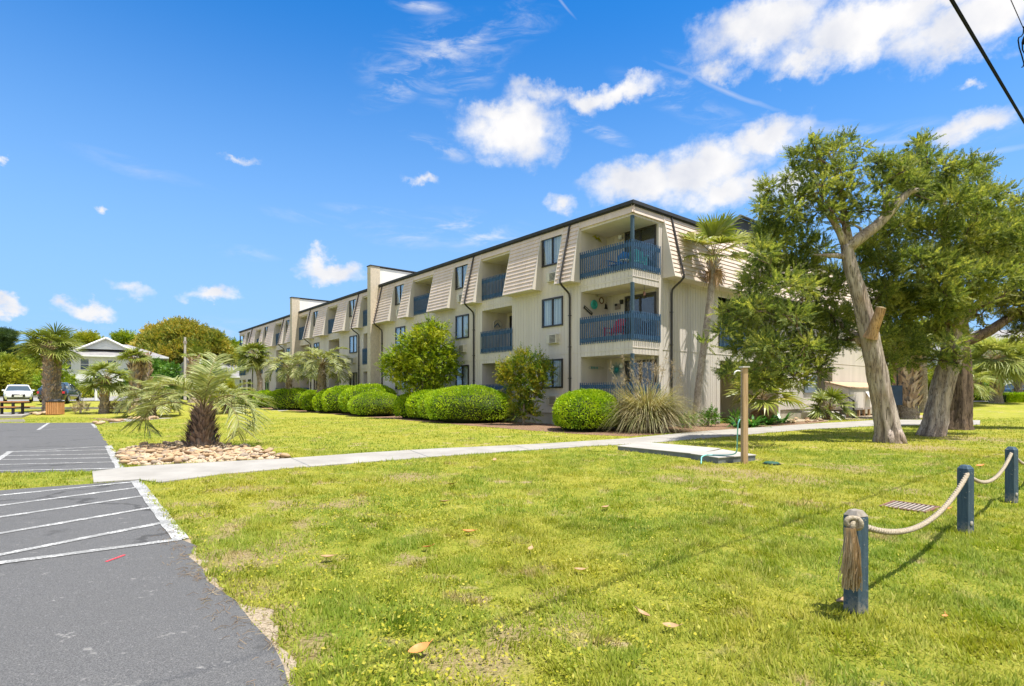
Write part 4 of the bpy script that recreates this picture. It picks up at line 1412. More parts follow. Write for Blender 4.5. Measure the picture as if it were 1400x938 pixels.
def sabal(label, base, top, r0, r1, crown_r, n, group=None, name='cabbage_palm', bootn=0, leaf='sabal', dead=0, pet=.55, bend=0.0, segs=24, lo=-.9, hi=1.3, wide=.05, bootlen=.32):
    base, top = Vector(base), Vector(top)
    root = thing(name, label, 'palm tree', base, 0, group)
    T = top - base
    tb = MB()
    k = 9
    path = np.array([(T.x * (i / (k - 1)) + bend * math.sin(math.pi * i / (k - 1)), T.y * i / (k - 1), T.z * i / (k - 1) - (.1 if i == 0 else 0)) for i in range(k)])
    rr = np.interp(np.linspace(0, 1, k), [0, .08, .3, 1], [r0 * 1.2, r0, (r0 + r1) / 2, r1])
    kk = np.linspace(0, k - 1, k * 5)
    fp = np.stack([np.interp(kk, np.arange(k), path[:, i]) for i in range(3)], 1)
    tb.tube(fp, np.interp(kk, np.arange(k), rr) * (1 + .03 * np.sin(np.arange(len(kk)) * 2.1)), 12, 0, jit=.04)
    if bootn:
        boots(tb, path, rr, bootn, bootlen, bootlen * .33, 1, .35, .12, 1.0)
    boots(tb, path, rr, 30, .30, .07, 1, .9, .86, 1.0)
    tb.build('trunk', [M['palmtrunk'], M['boot']], root, smooth=False)
    cb = MB()
    o = np.array(T)
    for i in range(n):
        u = i / n
        el = hi + (lo - hi) * (u ** .85) + random.uniform(-.12, .12)
        az = i * 2.39996 + random.uniform(-.25, .25)
        p = pet * crown_r * random.uniform(.8, 1.15)
        fan_leaf(cb, o + np.array([0, 0, .12 * (1 - u)]), az, el, p, crown_r * (1 - pet * .72) * random.uniform(.9, 1.12), 0, 1, segs, random.uniform(.12, .38), w=wide)
    for i in range(dead):
        fan_leaf(cb, o - np.array([0, 0, .05]), random.uniform(0, 6.28), random.uniform(-1.45, -1.0), crown_r * .35, crown_r * .5, 2, 2, segs, .5, w=wide)
    cb.build('crown', [M[leaf], M['petiole'], M['deadfrond']], root)
    return root


def pindo(label, base, h, r, fr_len, n, group=None, leaf=.5, name='jelly_palm', tilt=(0, 0), fronds=None, bootn=120, w=.016, nl=40, cone=None):
    base = Vector(base)
    root = thing(name, label, 'palm tree', base, 0, group)
    tb = MB()
    k = 8
    path = np.array([(tilt[0] * i / (k - 1), tilt[1] * i / (k - 1), h * i / (k - 1) - (.1 if i == 0 else 0)) for i in range(k)])
    rr = np.interp(np.linspace(0, 1, k), [0, .3, 1], [r * 1.1, r, r * .55] if cone is None else cone)
    tb.tube(path, rr, 14, 0, jit=.08)
    boots(tb, path, rr, bootn, .30, .075, 1, .75, .0, 1.0, cross=False)
    tb.build('trunk', [M['palmtrunk'], M['boot_dark']], root)
    cb = MB()
    o = np.array([tilt[0], tilt[1], h])
    if fronds is None:
        fronds = []
        for i in range(n):
            u = i / n
            fronds.append((i * 2.39996 + random.uniform(-.2, .2), 1.35 - 1.0 * u + random.uniform(-.1, .1), fr_len * random.uniform(.85, 1.1), 1.5 + .7 * u + random.uniform(-.15, .25)))
    for az, el, L, bd in fronds:
        feather_leaf(cb, o, az, el, L, bd, leaf, 0, 1, nl, .45, w, .28, random.uniform(-.25, .25))
    cb.build('crown', [M['pindo'], M['petiole']], root)
    return root


def clipped(label, c, rx, ry, h, n, group, rot=0.0, leaf=.085):
    """clipped rounded shrub: twiggy core and a skin of small leaves"""
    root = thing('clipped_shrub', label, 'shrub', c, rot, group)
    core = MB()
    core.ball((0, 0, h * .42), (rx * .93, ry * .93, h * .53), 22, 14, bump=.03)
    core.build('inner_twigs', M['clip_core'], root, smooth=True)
    d = rand_dirs(n)
    d[:, 2] = np.where(d[:, 2] < -.55, -d[:, 2], d[:, 2])
    d = norm(d)
    ax = np.array([rx, ry, h * .57])
    ph = RNG.uniform(0, 6.28, 6)
    lump = 1 + .05 * np.sin(2 * np.arctan2(d[:, 1], d[:, 0]) + ph[3]) * (1 - np.abs(d[:, 2])) + .045 * np.sin(3 * np.arctan2(d[:, 1], d[:, 0]) + ph[0]) + .03 * np.sin(5 * d[:, 2] + ph[1]) * np.cos(4 * np.arctan2(d[:, 1], d[:, 0]) + ph[2]) + .02 * RNG.normal(size=n)
    sq = np.power(np.abs(d), 2.15).sum(1) ** (-1 / 2.15)
    P = d * ax * (lump * sq)[:, None] + np.array([0, 0, h * .43])
    nr = norm(d / ax)
    D = norm(nr * .9 + RNG.normal(size=(n, 3)) * .5 + np.array([0, 0, .30]))
    S = perp(D)
    stray = RNG.random(n) < .02
    P[stray] += nr[stray] * RNG.uniform(.02, .10, stray.sum())[:, None]
    low = P[:, 2] > .04
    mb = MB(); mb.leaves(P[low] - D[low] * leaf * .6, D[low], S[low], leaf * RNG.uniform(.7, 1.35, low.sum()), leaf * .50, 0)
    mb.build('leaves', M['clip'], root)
    return root


def bushy(name, label, cat, base, stems, clumps, leaf_m, leaf_len, leaf_w, dens, bark_m, group=None, up=.4, twig=.4, per=10):
    return tree(name, label, cat, base, [base, Vector(base) + Vector((0, 0, stems * .55)), Vector(base) + Vector((.05, 0, stems))], [.07, .05, .03], clumps, leaf_m, bark_m, twig, leaf_len, leaf_w, dens, per, group, up, True, None, 8)


# ------------------------------------------------------------------ the three cedars on the lawn
def tips(lst, n):
    """small outlying sprays that break up the outline of a crown"""
    out = []
    for _ in range(n):
        q = random.choice(lst)
        a = random.uniform(-.5, 3.6)
        r = q[2] * random.uniform(1.0, 1.45)
        out.append((q[0] + r * math.cos(a), q[1] - r * math.sin(a) * .8, random.uniform(5, 9), (q[3] if len(q) > 3 else 0) + random.uniform(-.6, .6)))
    return out


def cedars():
    d = 16.4
    tp = [W(1216, 606, d), W(1214, 590, d), W(1208, 555, d), W(1198, 505, d), W(1187, 450, d), W(1174, 400, d), W(1161, 358, d), W(1157, 335, d)]
    tp[0].z = -.1
    tr = [.40, .33, .29, .265, .25, .21, .175, .15]

    def extra(tb, cb, base):
        def q(px, py, dd=0):
            return tuple(W(px, py, d + dd) - base)
        tb.tube([q(1158, 340), q(1178, 324), q(1198, 309), q(1216, 291), q(1232, 272), q(1244, 262), q(1262, 258, .3)], [.17, .17, .15, .13, .12, .09, .04], 10, jit=.06)
        tb.tube([q(1211, 296), q(1211, 282), q(1213, 268), q(1216, 262)], [.12, .11, .09, .03], 8, jit=.15)
        tb.tube([q(1160, 352), q(1148, 350), q(1132, 349), q(1112, 348)], [.10, .085, .06, .012], 8, jit=.06)
        tb.tube([q(1157, 338), q(1148, 318), q(1138, 300), q(1126, 285), q(1114, 268), q(1103, 250)], [.13, .10, .085, .075, .05, .02], 8, jit=.06)
        tb.tube([q(1160, 330), q(1155, 300, .2), q(1150, 262, .3), q(1140, 225, .4), q(1128, 198, .4)], [.13, .10, .08, .05, .02], 8)
        tb.tube([q(1178, 322), q(1176, 312), q(1165, 306), q(1150, 303)], [.045, .04, .03, .015], 6)
        tb.tube([q(1180, 470, .15), q(1150, 440, .8), q(1110, 420, 1.3), q(1070, 410, 1.6), q(1030, 400, 1.6)], [.14, .11, .08, .06, .03], 8)
        # roots flare
        for a in np.linspace(0, 6.28, 7)[:-1]:
            tb.tube([(math.cos(a) * .24, math.sin(a) * .24, .38), (math.cos(a) * .33, math.sin(a) * .33, .12), (math.cos(a) * .46, math.sin(a) * .46, -.07)], [.10, .11, .05], 8, jit=.08)
    up_ = [(1130, 214, 24), (1127, 196, 13), (1110, 246, 28), (1086, 272, 27), (1068, 256, 15), (1146, 238, 27), (1172, 224, 22), (1162, 262, 26), (1118, 288, 27), (1196, 248, 20), (1077, 298, 22), (1152, 305, 22),
           (1206, 220, 16), (1184, 286, 22), (1058, 283, 14), (1100, 222, 14), (1160, 205, 12), (1138, 268, 22), (1226, 246, 20), (1244, 252, 18), (1216, 232, 16)]
    lo_ = [(1055, 325, 30, .5), (1046, 352, 22, 1.0), (1030, 392, 22, .8), (1045, 378, 34, 1.2), (1090, 368, 34, 1.2), (1120, 400, 32, .9), (1012, 428, 26, .8), (1050, 430, 36, 1.3), (1095, 440, 34, 1.0),
           (990, 452, 18, .2), (1025, 468, 32, .8), (1070, 480, 36, 1.0), (1112, 480, 30, .8), (1140, 432, 28, .8), (1000, 508, 20, .4), (1040, 515, 28, .8), (1085, 515, 26, .6), (1118, 505, 20, .5),
           (1148, 380, 28, 1.0), (1146, 462, 26, .7), (992, 424, 14, .2), (1052, 314, 18, .6), (1090, 330, 26, 1.2), (1120, 340, 24, 1.0), (964, 470, 10, -.1), (1046, 300, 12, .4)]
    bk_ = [(1198, 372, 30, 1.6), (1213, 425, 32, 1.7), (1200, 328, 26, 1.5), (1228, 352, 28, 1.5), (1232, 470, 30, 1.8), (1214, 498, 18, 1.6), (1176, 352, 22, 1.2), (1246, 415, 30, 1.8), (1240, 300, 22, 1.2), (1165, 430, 24, 1.6)]
    fr_ = [(1040, 345, 24, -1.2), (1075, 385, 26, -1.6), (1030, 420, 26, -1.4), (1085, 430, 24, -1.9), (1050, 470, 26, -1.6), (1105, 470, 20, -1.5), (1020, 505, 18, -1.2), (1075, 500, 20, -1.8), (1100, 395, 22, -1.2), (1125, 250, 16, -1.0), (1085, 285, 16, -1.0)]
    bk_ += [(1205, 400, 26, 1.2), (1190, 340, 24, 1.0), (1218, 312, 22, .8), (1200, 460, 24, 1.2), (1226, 400, 26, 2.0), (1226, 440, 24, 2.2)]
    tree('cedar_tree', 'leaning cedar with bleached bare trunk, sawn limb stub and broken dead branches', 'tree', (tp[0].x, tp[0].y, 0), tp, tr,
         px_clumps(up_, d, .66, 6, .62) + px_clumps(lo_ + bk_, d, .70, 3, .88) + px_clumps(fr_, d, .62, 4, .72) + px_clumps(tips(up_, 46), d, .7, 0, 1.5), M['cedar'], M['cedar_bark'], .34, .066, .030, 2.9, 24, 'cedars on the front lawn', .30, True, extra, 44, flute=(.045, 8, .16))
    # the sawn limb: pale cut face
    cut = bpy.data.objects['cedar_tree']
    mb = MB()
    b = Vector((tp[0].x, tp[0].y, 0))
    pts = [W(1190, 462, d - .22), W(1195, 448, d - .34), W(1201, 432, d - .46), W(1205, 420, d - .52)]
    loc = np.array([tuple(p - b) for p in pts]); kk = np.linspace(0, 3, 10)
    lp = np.stack([np.interp(kk, range(4), loc[:, i]) for i in range(3)], 1)
    mb.tube(lp, np.interp(kk, [0, .5, 1, 3], [.20, .16, .145, .125]), 18, 0, cap=False, jit=.03)
    o = mb.build('limb_stub', M['limb_wood'], cut, smooth=True)
    ax = norm(lp[-1] - lp[-2])
    T = Matrix.Translation(Vector(lp[-1])) @ Vector(ax).to_track_quat('Z', 'Y').to_matrix().to_4x4()
    mb = MB(); mb.lathe([(.0, .006), (.04, .010), (.08, .004), (.126, .002), (.128, -.02)], 18, 0, T); mb.build('sawn_face', M['cut_wood'], o)
    # second and third cedar
    d2 = 18.9
    t2 = [W(1273, 598, d2), W(1277, 585, d2), W(1281, 560, d2), W(1291, 520, d2), W(1300, 490, d2), W(1303, 460, d2), W(1300, 420, d2), W(1296, 370, d2), W(1290, 300, d2), W(1290, 250, d2)]
    t2[0].z = -.1
    r2 = [.42, .37, .31, .31, .30, .25, .21, .16, .11, .05]
    c2 = [(1250, 230, 22), (1266, 216, 18), (1286, 228, 24), (1310, 240, 26), (1240, 266, 25), (1275, 262, 30), (1310, 275, 32), (1345, 272, 26), (1328, 246, 16), (1372, 288, 24), (1394, 280, 16), (1356, 268, 16),
          (1240, 308, 26), (1275, 318, 34), (1318, 322, 34), (1358, 328, 32), (1395, 330, 26), (1252, 358, 32), (1290, 368, 34), (1330, 378, 34), (1368, 380, 30), (1400, 368, 28), (1255, 408, 30), (1290, 418, 32),
          (1268, 458, 28), (1250, 488, 24), (1328, 408, 26), (1284, 492, 18), (1382, 262, 9), (1345, 232, 8), (1258, 200, 8), (1330, 222, 7), (1225, 262, 16), (1300, 455, 18), (1312, 495, 14, -.6)]
    tree('cedar_tree', 'dense cedar with twisted grey trunk between the leaning cedar and the dark trunked one', 'tree', (t2[0].x, t2[0].y, 0), t2, r2,
         px_clumps([(x, y, r, (q[0] if q else 0) + random.uniform(-2.2, 1.4)) for x, y, r, *q in c2 + [(1298, 440, 24, -.7), (1295, 402, 26, -.8), (1292, 352, 26, -.8), (1290, 300, 24, -.8), (1304, 470, 16, -.7), (1288, 262, 20, -.6), (1280, 385, 20, -.7)]], d2, .62, 4, .85) + px_clumps(tips(c2, 46), d2, .7, 0, 1.4), M['cedar'], M['cedar_bark'], .36, .074, .033, 2.6, 24, 'cedars on the front lawn', .30, True, None, 44, flute=(.075, 6, .2))
    d3 = 22.2
    t3 = [W(1304, 588, d3), W(1306, 575, d3), W(1309, 545, d3), W(1310, 500, d3), W(1309, 470, d3), W(1312, 440, d3), W(1322, 410, d3), W(1335, 380, d3)]
    t3[0].z = -.1
    r3 = [.62, .54, .48, .44, .38, .28, .2, .12]

    def extra3(tb, cb, base):
        def q(px, py, dd=0):
            return tuple(W(px, py, d3 + dd) - base)
        tb.tube([q(1306, 475), q(1322, 466), q(1338, 460), q(1354, 452), q(1370, 441), q(1392, 428), q(1420, 410)], [.25, .23, .2, .19, .17, .13, .06], 10, jit=.05)
        tb.tube([q(1312, 440), q(1328, 425), q(1345, 414), q(1365, 405)], [.2, .17, .13, .06], 8, jit=.05)
    c3 = [(1380, 418, 24), (1402, 436, 24), (1402, 398, 30), (1390, 456, 14), (1425, 378, 34), (1432, 428, 34), (1442, 330, 40), (1420, 298, 30), (1342, 428, 14), (1360, 404, 22), (1350, 350, 34, .8), (1390, 348, 34, .8), (1376, 310, 30, .8),
          (1334, 300, 28, 1.0), (1470, 380, 40), (1465, 440, 30), (1415, 462, 14), (1440, 290, 30), (1345, 446, 9), (1322, 350, 26, .6)]
    tree('cedar_tree', 'cedar with thick dark brown trunk and one long limb reaching right', 'tree', (t3[0].x, t3[0].y, 0), t3, r3,
         px_clumps(c3, d3, .70, 4, .9), M['cedar_dull'], M['cedar_bark_dark'], .38, .082, .037, 2.5, 22, 'cedars on the front lawn', .25, True, extra3, 44, flute=(.055, 7, .1))


cedars()


# ------------------------------------------------------------------ palms
def palms():
    # foreground jelly palm on its stone bed: the leaves the photo shows, by direction
    b = G(276, 612)
    A = math.radians
    fr = [(A(182), 1.10, 2.45, 3.15), (A(197), .70, 1.9, 2.0), (A(158), 1.2, 2.0, 1.6), (A(120), 1.3, 1.85, 1.1), (A(92), 1.45, 1.8, .7), (A(55), 1.32, 1.8, 1.1),
          (A(-4), 1.08, 2.1, 2.9), (A(-24), .80, 2.0, 2.6), (A(-78), 1.25, 1.35, 1.8), (A(235), 1.3, 1.6, 1.7), (A(25), .9, 1.9, 1.7), (A(-50), 1.35, 1.6, 1.4)]
    pindo('silvery jelly palm with arching leaves and stubby shaggy trunk on the stone bed', b, .95, .33, 1.8, 0, 'jelly palms', .74, fronds=fr, bootn=520, w=.017, nl=34, cone=[.37, .29, .14], tilt=(.05, 0))
    # twin cabbage palms by the litter bin
    P1 = W(66, 567, 36.0); P2 = W(77, 565.5, 37.2)
    for p in (P1, P2): p.z = float(gh(p.x, p.y))
    sabal('taller left one of the twin cabbage palms by the litter bin', P1, W(66, 476, 36.0), .33, .27, 1.75, 30, 'tall cabbage palms', bootn=260, pet=.5, lo=-.1, wide=.030, bootlen=.30)
    sabal('twin cabbage palm right beside the litter bin, behind its taller partner', P2, W(77, 483, 37.2), .26, .23, 1.65, 24, 'tall cabbage palms', bootn=220, pet=.5, lo=-.1, wide=.030, bootlen=.30)
    P = W(142, 561, 35.5); P.z = float(gh(P.x, P.y))
    sabal('short dark cabbage palm with leaves drooping left in the mulch bed', P, W(145, 519, 35.5), .28, .22, 1.55, 22, 'short cabbage palms', bootn=110, pet=.5, hi=1.3, lo=-.6, wide=.042)
    P = W(206, 560, 32.5); P.z = float(gh(P.x, P.y))
    pindo('bushy grey green jelly palm in the mulch bed left of the foreground jelly palm', P, .9, .3, 2.2, 26, 'jelly palms', .6, w=.024, nl=30)
    P = W(312, 560, 36); P.z = 0
    pindo('dull jelly palm half hidden behind the right leaves of the foreground jelly palm', P, .9, .28, 2.1, 20, 'jelly palms', .6, w=.026, nl=30)
    for (px, py, d, top, lab, dd, nn) in ((184, 556, 44, 492, 'slim cabbage palm with small green head in front of the white house', 2, 12), (199, 556, 45, 486, 'cabbage palm with pale shaggy trunk and few upright dry leaves', 5, 0), (264, 557, 47, 492, 'cabbage palm with brown dead head in front of the spreading oak', 14, 3)):
        p = W(px, py, d); p.z = float(gh(p.x, p.y))
        sabal(lab, p, W(px, top, d), .36, .30, 1.35, nn, 'sparse cabbage palms', bootn=120, pet=.4, dead=dd, lo=.3, hi=1.45, wide=.045, bootlen=.6)
    # palms along the facade
    p = F(350, 3.0)
    sabal('cabbage palm with slim bent trunk at the far end of the block', p, W(346, 487, p.y), .26, .2, 1.7, 26, 'tall cabbage palms', pet=.45, bend=.5, wide=.045, lo=-.8, bootn=20)
    p = F(395, 2.8)
    pindo('silvery jelly palm behind the far hedge, left of its brighter twin', p, Z(p, 505), .34, 2.5, 24, 'jelly palms', .65, bootn=150, w=.03, nl=28)
    p = F(440, 2.6)
    pindo('pale silvery jelly palm standing before the middle of the facade', p, Z(p, 500), .40, 2.6, 28, 'jelly palms', .65, bootn=170, w=.03, nl=30)
    # tall slim palm near the corner
    b = G(951, 583); b.z = 0
    tp = [b, W(955, 530, b.y), W(963, 470, b.y), W(972, 400, b.y), W(976, 352, b.y)]
    root = thing('cabbage_palm', 'tall slim smooth trunk cabbage palm at the corner of the block', 'palm tree', b, 0, 'tall cabbage palms')
    tb = MB(); pts = np.array([tuple(q - b) for q in tp]); pts[0][2] = -.1
    kk = np.linspace(0, 4, 40); fp = np.stack([np.interp(kk, range(5), pts[:, i]) for i in range(3)], 1)
    tb.tube(fp, np.interp(kk, [0, .3, 2, 3.3, 4], [.23, .165, .145, .145, .17]) * (1 + .03 * np.sin(np.arange(40) * 2.3)), 14, jit=.02)
    boots(tb, pts[3:], np.array([.14, .20]), 70, .34, .07, 1, .7, .35, 1.0)
    tb.build('trunk', [M['palmtrunk_pale'], M['boot']], root, smooth=True)
    cb = MB(); o = pts[-1]
    for az, el, pl, rd, ro in [(A(200), 1.55, 1.0, 1.25, 1.2), (A(330), 1.6, 1.05, 1.3, -1.1), (A(255), 1.72, .95, 1.2, .1), (A(180), 1.05, 1.15, 1.15, .6), (A(0), 1.0, 1.15, 1.15, -.6), (A(215), .75, 1.0, 1.1, .4), (A(320), .70, 1.0, 1.1, -.4),
                               (A(178), .42, 1.0, 1.05, .5), (A(5), .35, 1.0, 1.05, -.5), (A(270), .75, .9, 1.0, 0), (A(90), 1.3, 1.0, 1.2, 0), (A(120), .7, 1.0, 1.1, 0), (A(50), .8, 1.0, 1.1, 0), (A(240), .2, .8, .9, .2), (A(300), .15, .8, .9, -.2)]:
        fan_leaf(cb, o, az, el, pl, rd, 0, 1, 32, .25, 100, .036, ro)
    for az in (A(175), A(10), A(100), A(260), A(320)):
        fan_leaf(cb, o - np.array([0, 0, .15]), az, -1.0, .5, .55, 2, 2, 20, .5, w=.05)
    cb.build('crown', [M['sabal_bright'], M['petiole'], M['deadfrond']], root)
    # small palms and others by the end wall
    p = E(1042, 1.2)
    sabal('young cabbage palm with yellow green leaves among strap leaved plants by the breezeway', p, W(1042, 545, p.y), .17, .14, 1.7, 16, 'short cabbage palms', leaf='sabal_bright', pet=.5, hi=1.45, lo=.1, dead=5, wide=.045)
    p = E(1133, 1.6); p.z = 0
    sabal('low fan palm in front of the brown doorway', p, p + Vector((0, 0, .55)), .16, .14, 1.35, 17, 'short cabbage palms', pet=.5, hi=1.4, lo=-.1, wide=.045)
    p = W(1240, 571, 31); p.z = 0
    sabal('stout cabbage palm with woven criss-cross leaf bases beyond the bare leaning cedar', p, W(1239, 474, 31), .54, .48, 2.0, 20, 'tall cabbage palms', bootn=380, pet=.5, lo=.0, wide=.05, bootlen=.6)
    p = W(1263, 560, 40); p.z = float(gh(p.x, p.y))
    sabal('thin grey trunked cabbage palm seen between two cedar trunks', p, W(1262, 440, 40), .26, .22, 2.0, 18, 'tall cabbage palms', pet=.5, wide=.042)
    for (px, py, d, top, cr, n, lab, lf, bn) in ((1362, 549, 46, 492, 2.7, 64, 'broad pale headed cabbage palm with shaggy trunk by the far street', 'sabal_pale', 150), (1322, 551, 44, 522, 1.9, 24, 'short cabbage palm left of the broad headed palm by the far street', 'sabal_pale', 50),
                                                (1392, 545, 50, 497, 2.1, 30, 'cabbage palm with bare trunk in front of the grey house at the right edge', 'sabal', 60), (1336, 546, 52, 487, 2.4, 30, 'pale headed cabbage palm just behind the broad headed palm', 'sabal_pale', 60)):
        p = W(px, py, d); p.z = float(gh(p.x, p.y))
        sabal(lab, p, W(px, top, d), .45 if bn > 100 else .32, .30, cr, n, 'palms by the far street', bootn=bn, leaf=lf, pet=.55, lo=-.45, wide=.028, bootlen=.55, segs=28)


palms()


# ------------------------------------------------------------------ clipped shrubs and planting along the block
def planting():
    g = 'clipped rounded shrubs along the block'
    spec = [  # left px, right px, top py, distance from wall, leaves, label
        (753, 846, 534, 1.75, 15000, 'clipped bright green shrub beside the pampas grass, nearest the corner'),
        (586, 699, 528, 1.9, 14000, 'large clipped green shrub left of the loose leafy bush, nearest of its row'),
        (572, 660, 532, 1.5, 9000, 'clipped green shrub second from the loose leafy bush'),
        (556, 626, 533, 1.7, 8000, 'clipped green shrub third from the loose leafy bush'),
        (541, 592, 538, 2.0, 7000, 'darker low clipped shrub under the bright leafy tree, last of its row'),
        (478, 546, 536, 2.4, 9000, 'clipped green shrub in front of the first brick party wall'),
        (464, 545, 526, 1.7, 8000, 'tall clipped shrub behind the one at the first party wall'),
        (443, 500, 528, 2.0, 6000, 'clipped shrub in the middle of the second hedge row'),
        (430, 474, 533, 2.3, 5000, 'clipped shrub with steep left side in the second hedge row'),
        (415, 442, 540, 2.6, 3500, 'small low clipped shrub at the left end of the second hedge row'),
        (411, 442, 534, 1.6, 3500, 'dark shaded clipped shrub under the pale jelly palm'),
        (364, 432, 531, 2.5, 7000, 'wide flat topped clipped shrub of the far hedge row'),
        (348, 378, 534, 2.4, 3500, 'clipped shrub left of the wide flat topped one'),
        (338, 362, 535, 2.2, 3000, 'small clipped shrub second from the far end of the hedge'),
        (324, 350, 534, 2.6, 3000, 'small clipped shrub at the far end of the hedge'),
    ]
    for l, r, top, dd, n, lab in spec:
        c = F((l + r) / 2, dd)
        wid = (r - l) / FPX * c.y / 2
        h = Z(c, top)
        # the ellipsoid is seen at a slant: make it a little longer along the wall
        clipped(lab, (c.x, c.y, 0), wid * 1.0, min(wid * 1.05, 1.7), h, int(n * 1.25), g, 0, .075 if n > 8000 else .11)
    # bright leafy tree in front of the facade
    c = F(580, 1.9)
    cl = px_clumps([(583, 460, 18), (562, 472, 18), (602, 468, 16), (545, 488, 16), (575, 488, 22), (604, 492, 18), (536, 506, 12), (560, 510, 18), (588, 512, 20), (612, 512, 13), (572, 530, 14), (596, 530, 12), (552, 496, 14), (590, 448, 10), (615, 486, 9), (533, 494, 8), (548, 520, 10), (604, 452, 8), (620, 503, 8)], c.y)
    tree('leafy_tree', 'bright green spreading leafy tree in front of the long facade', 'tree', c, [c - Vector((0, 0, .1)), c + Vector((.03, 0, 1.0)), c + Vector((-.1, 0, 2.3)), c + Vector((0, 0, 3.6))], [.14, .10, .07, .03], cl, M['maple'], M['palmtrunk'], .5, .13, .085, 1.05, 10, None, .12)
    c = F(716, 1.5)
    cl = px_clumps([(716, 500, 15), (700, 510, 15), (735, 510, 15), (693, 522, 10), (716, 524, 17), (740, 524, 12), (706, 540, 13), (727, 542, 13), (716, 560, 13), (704, 566, 8), (728, 566, 9), (718, 487, 8), (743, 500, 8), (690, 508, 7), (752, 507, 6), (684, 502, 5), (735, 490, 6), (705, 493, 7)], c.y)
    bushy('loose_shrub', 'loose upright leafy bush with yellow new growth between two clipped shrubs', 'shrub', c, 1.4, cl, M['shrubleaf'], .10, .064, 1.7, M['palmtrunk'], None, .6, .42, 10)
    # pampas grass at the corner
    c = G(886, 591.5); c.y += .9
    root = thing('pampas_grass', 'big fountain of pampas grass with dry skirt at the corner of the block', 'ornamental grass', (c.x * 1.04, c.y, 0))
    for mat, n, L0, L1, el0, el1, nm in (('pampas', 2600, 1.6, 2.8, .75, 1.54, 'blades'), ('pampas_dry', 1100, .8, 1.5, .2, 1.1, 'dry_skirt')):
        az = RNG.uniform(0, 6.283, n); el = RNG.uniform(el0, el1, n); L = RNG.uniform(L0, L1, n)
        h = np.stack([np.cos(az), np.sin(az), np.zeros(n)], 1)
        P0 = h * RNG.uniform(.02, .38, n)[:, None]
        tg = np.stack([-np.sin(az), np.cos(az), np.zeros(n)], 1)
        V = []
        bend = RNG.uniform(.9, 2.0, n)
        q = P0.copy(); prev = 0
        for k, w in ((0, .8), (.25, 1), (.5, .9), (.75, .6), (1, .08)):
            e = el - bend * k ** 1.6
            q = q + (h * np.cos(e)[:, None] + np.array([0, 0, 1.0]) * np.sin(e)[:, None]) * (L * (k - prev))[:, None]
            prev = k
            q[:, 2] = np.maximum(q[:, 2], .02)
            V += [q - tg * .011 * w, q + tg * .011 * w]
        V = np.stack(V, 1).reshape(-1, 3)
        b = np.arange(n)[:, None] * 10
        mb = MB(); mb.add(V, np.concatenate([b + np.array([2 * i, 2 * i + 1, 2 * i + 3, 2 * i + 2]) for i in range(4)]))
        mb.build(nm, M[mat], root)
    pl = MB()
    for i in range(34):
        a = random.uniform(0, 6.28); x, y = math.cos(a) * random.uniform(.05, .3), math.sin(a) * random.uniform(.05, .3)
        top = np.array([x * 5.0, y * 5.0, random.uniform(1.6, 2.75)])
        pl.tube(curve((x, y, .2), top, .05, 6), .006, 4)
        sprays(pl, top + np.array([0, 0, .05]), (.05, .05, .24), 22, .13, .05, .010, 8, .9)
    pl.build('plumes', M['pampas_dry'], root)
    # strap-leaved plants and small shrubs near the breezeway
    for i, (px, dd, lab) in enumerate(((1010, 2.0, 'glossy strap leaved clump left of the young palm by the breezeway'), (1030, 2.2, 'largest glossy strap leaved clump in front of the young palm'), (1050, 1.9, 'glossy strap leaved clump right in front of the young palm trunk'), (1068, 1.5, 'glossy strap leaved clump against the pale wall'))):
        p = E(px, dd)
        r = thing('strap_plant', lab, 'plant', p, 0, 'strap leaved plants by the breezeway')
        mb = MB(); n = 46
        az = RNG.uniform(0, 6.283, n); el = RNG.uniform(.5, 1.45, n); L = RNG.uniform(.55, .95, n)
        h = np.stack([np.cos(az), np.sin(az), np.zeros(n)], 1); tg = np.stack([-np.sin(az), np.cos(az), np.zeros(n)], 1)
        q = h * RNG.uniform(0, .2, n)[:, None]; prev = 0; V = []
        for k, w in ((0, .5), (.35, 1), (.7, .9), (1, .05)):
            e = el - 1.0 * k ** 1.5
            q = q + (h * np.cos(e)[:, None] + np.array([0, 0, 1.0]) * np.sin(e)[:, None]) * (L * (k - prev))[:, None]; prev = k
            V += [q - tg * .05 * w, q + tg * .05 * w]
        V = np.stack(V, 1).reshape(-1, 3); b = np.arange(n)[:, None] * 8
        mb.add(V, np.concatenate([b + np.array([2 * i, 2 * i + 1, 2 * i + 3, 2 * i + 2]) for i in range(3)]))
        mb.build('leaves', M['lily'], r)
    for px, dd, rr, lab in ((968, .9, .42, 'small dark leafy shrub right of the slim palm trunk'), (940, .9, .34, 'small twiggy shrub left of the slim palm trunk'), (1005, 1.2, .3, 'low green shrub beside the breezeway post')):
        p = E(px, dd)
        bushy('small_shrub', lab, 'shrub', p, .35, [(p.x, p.y, rr * .8, rr, rr * .8), (p.x + rr * .4, p.y, rr * 1.2, rr * .6, rr * .6)], M['dense'], .09, .05, 1.3, M['palmtrunk'], 'small shrubs by the end wall', .4, .3)


planting()


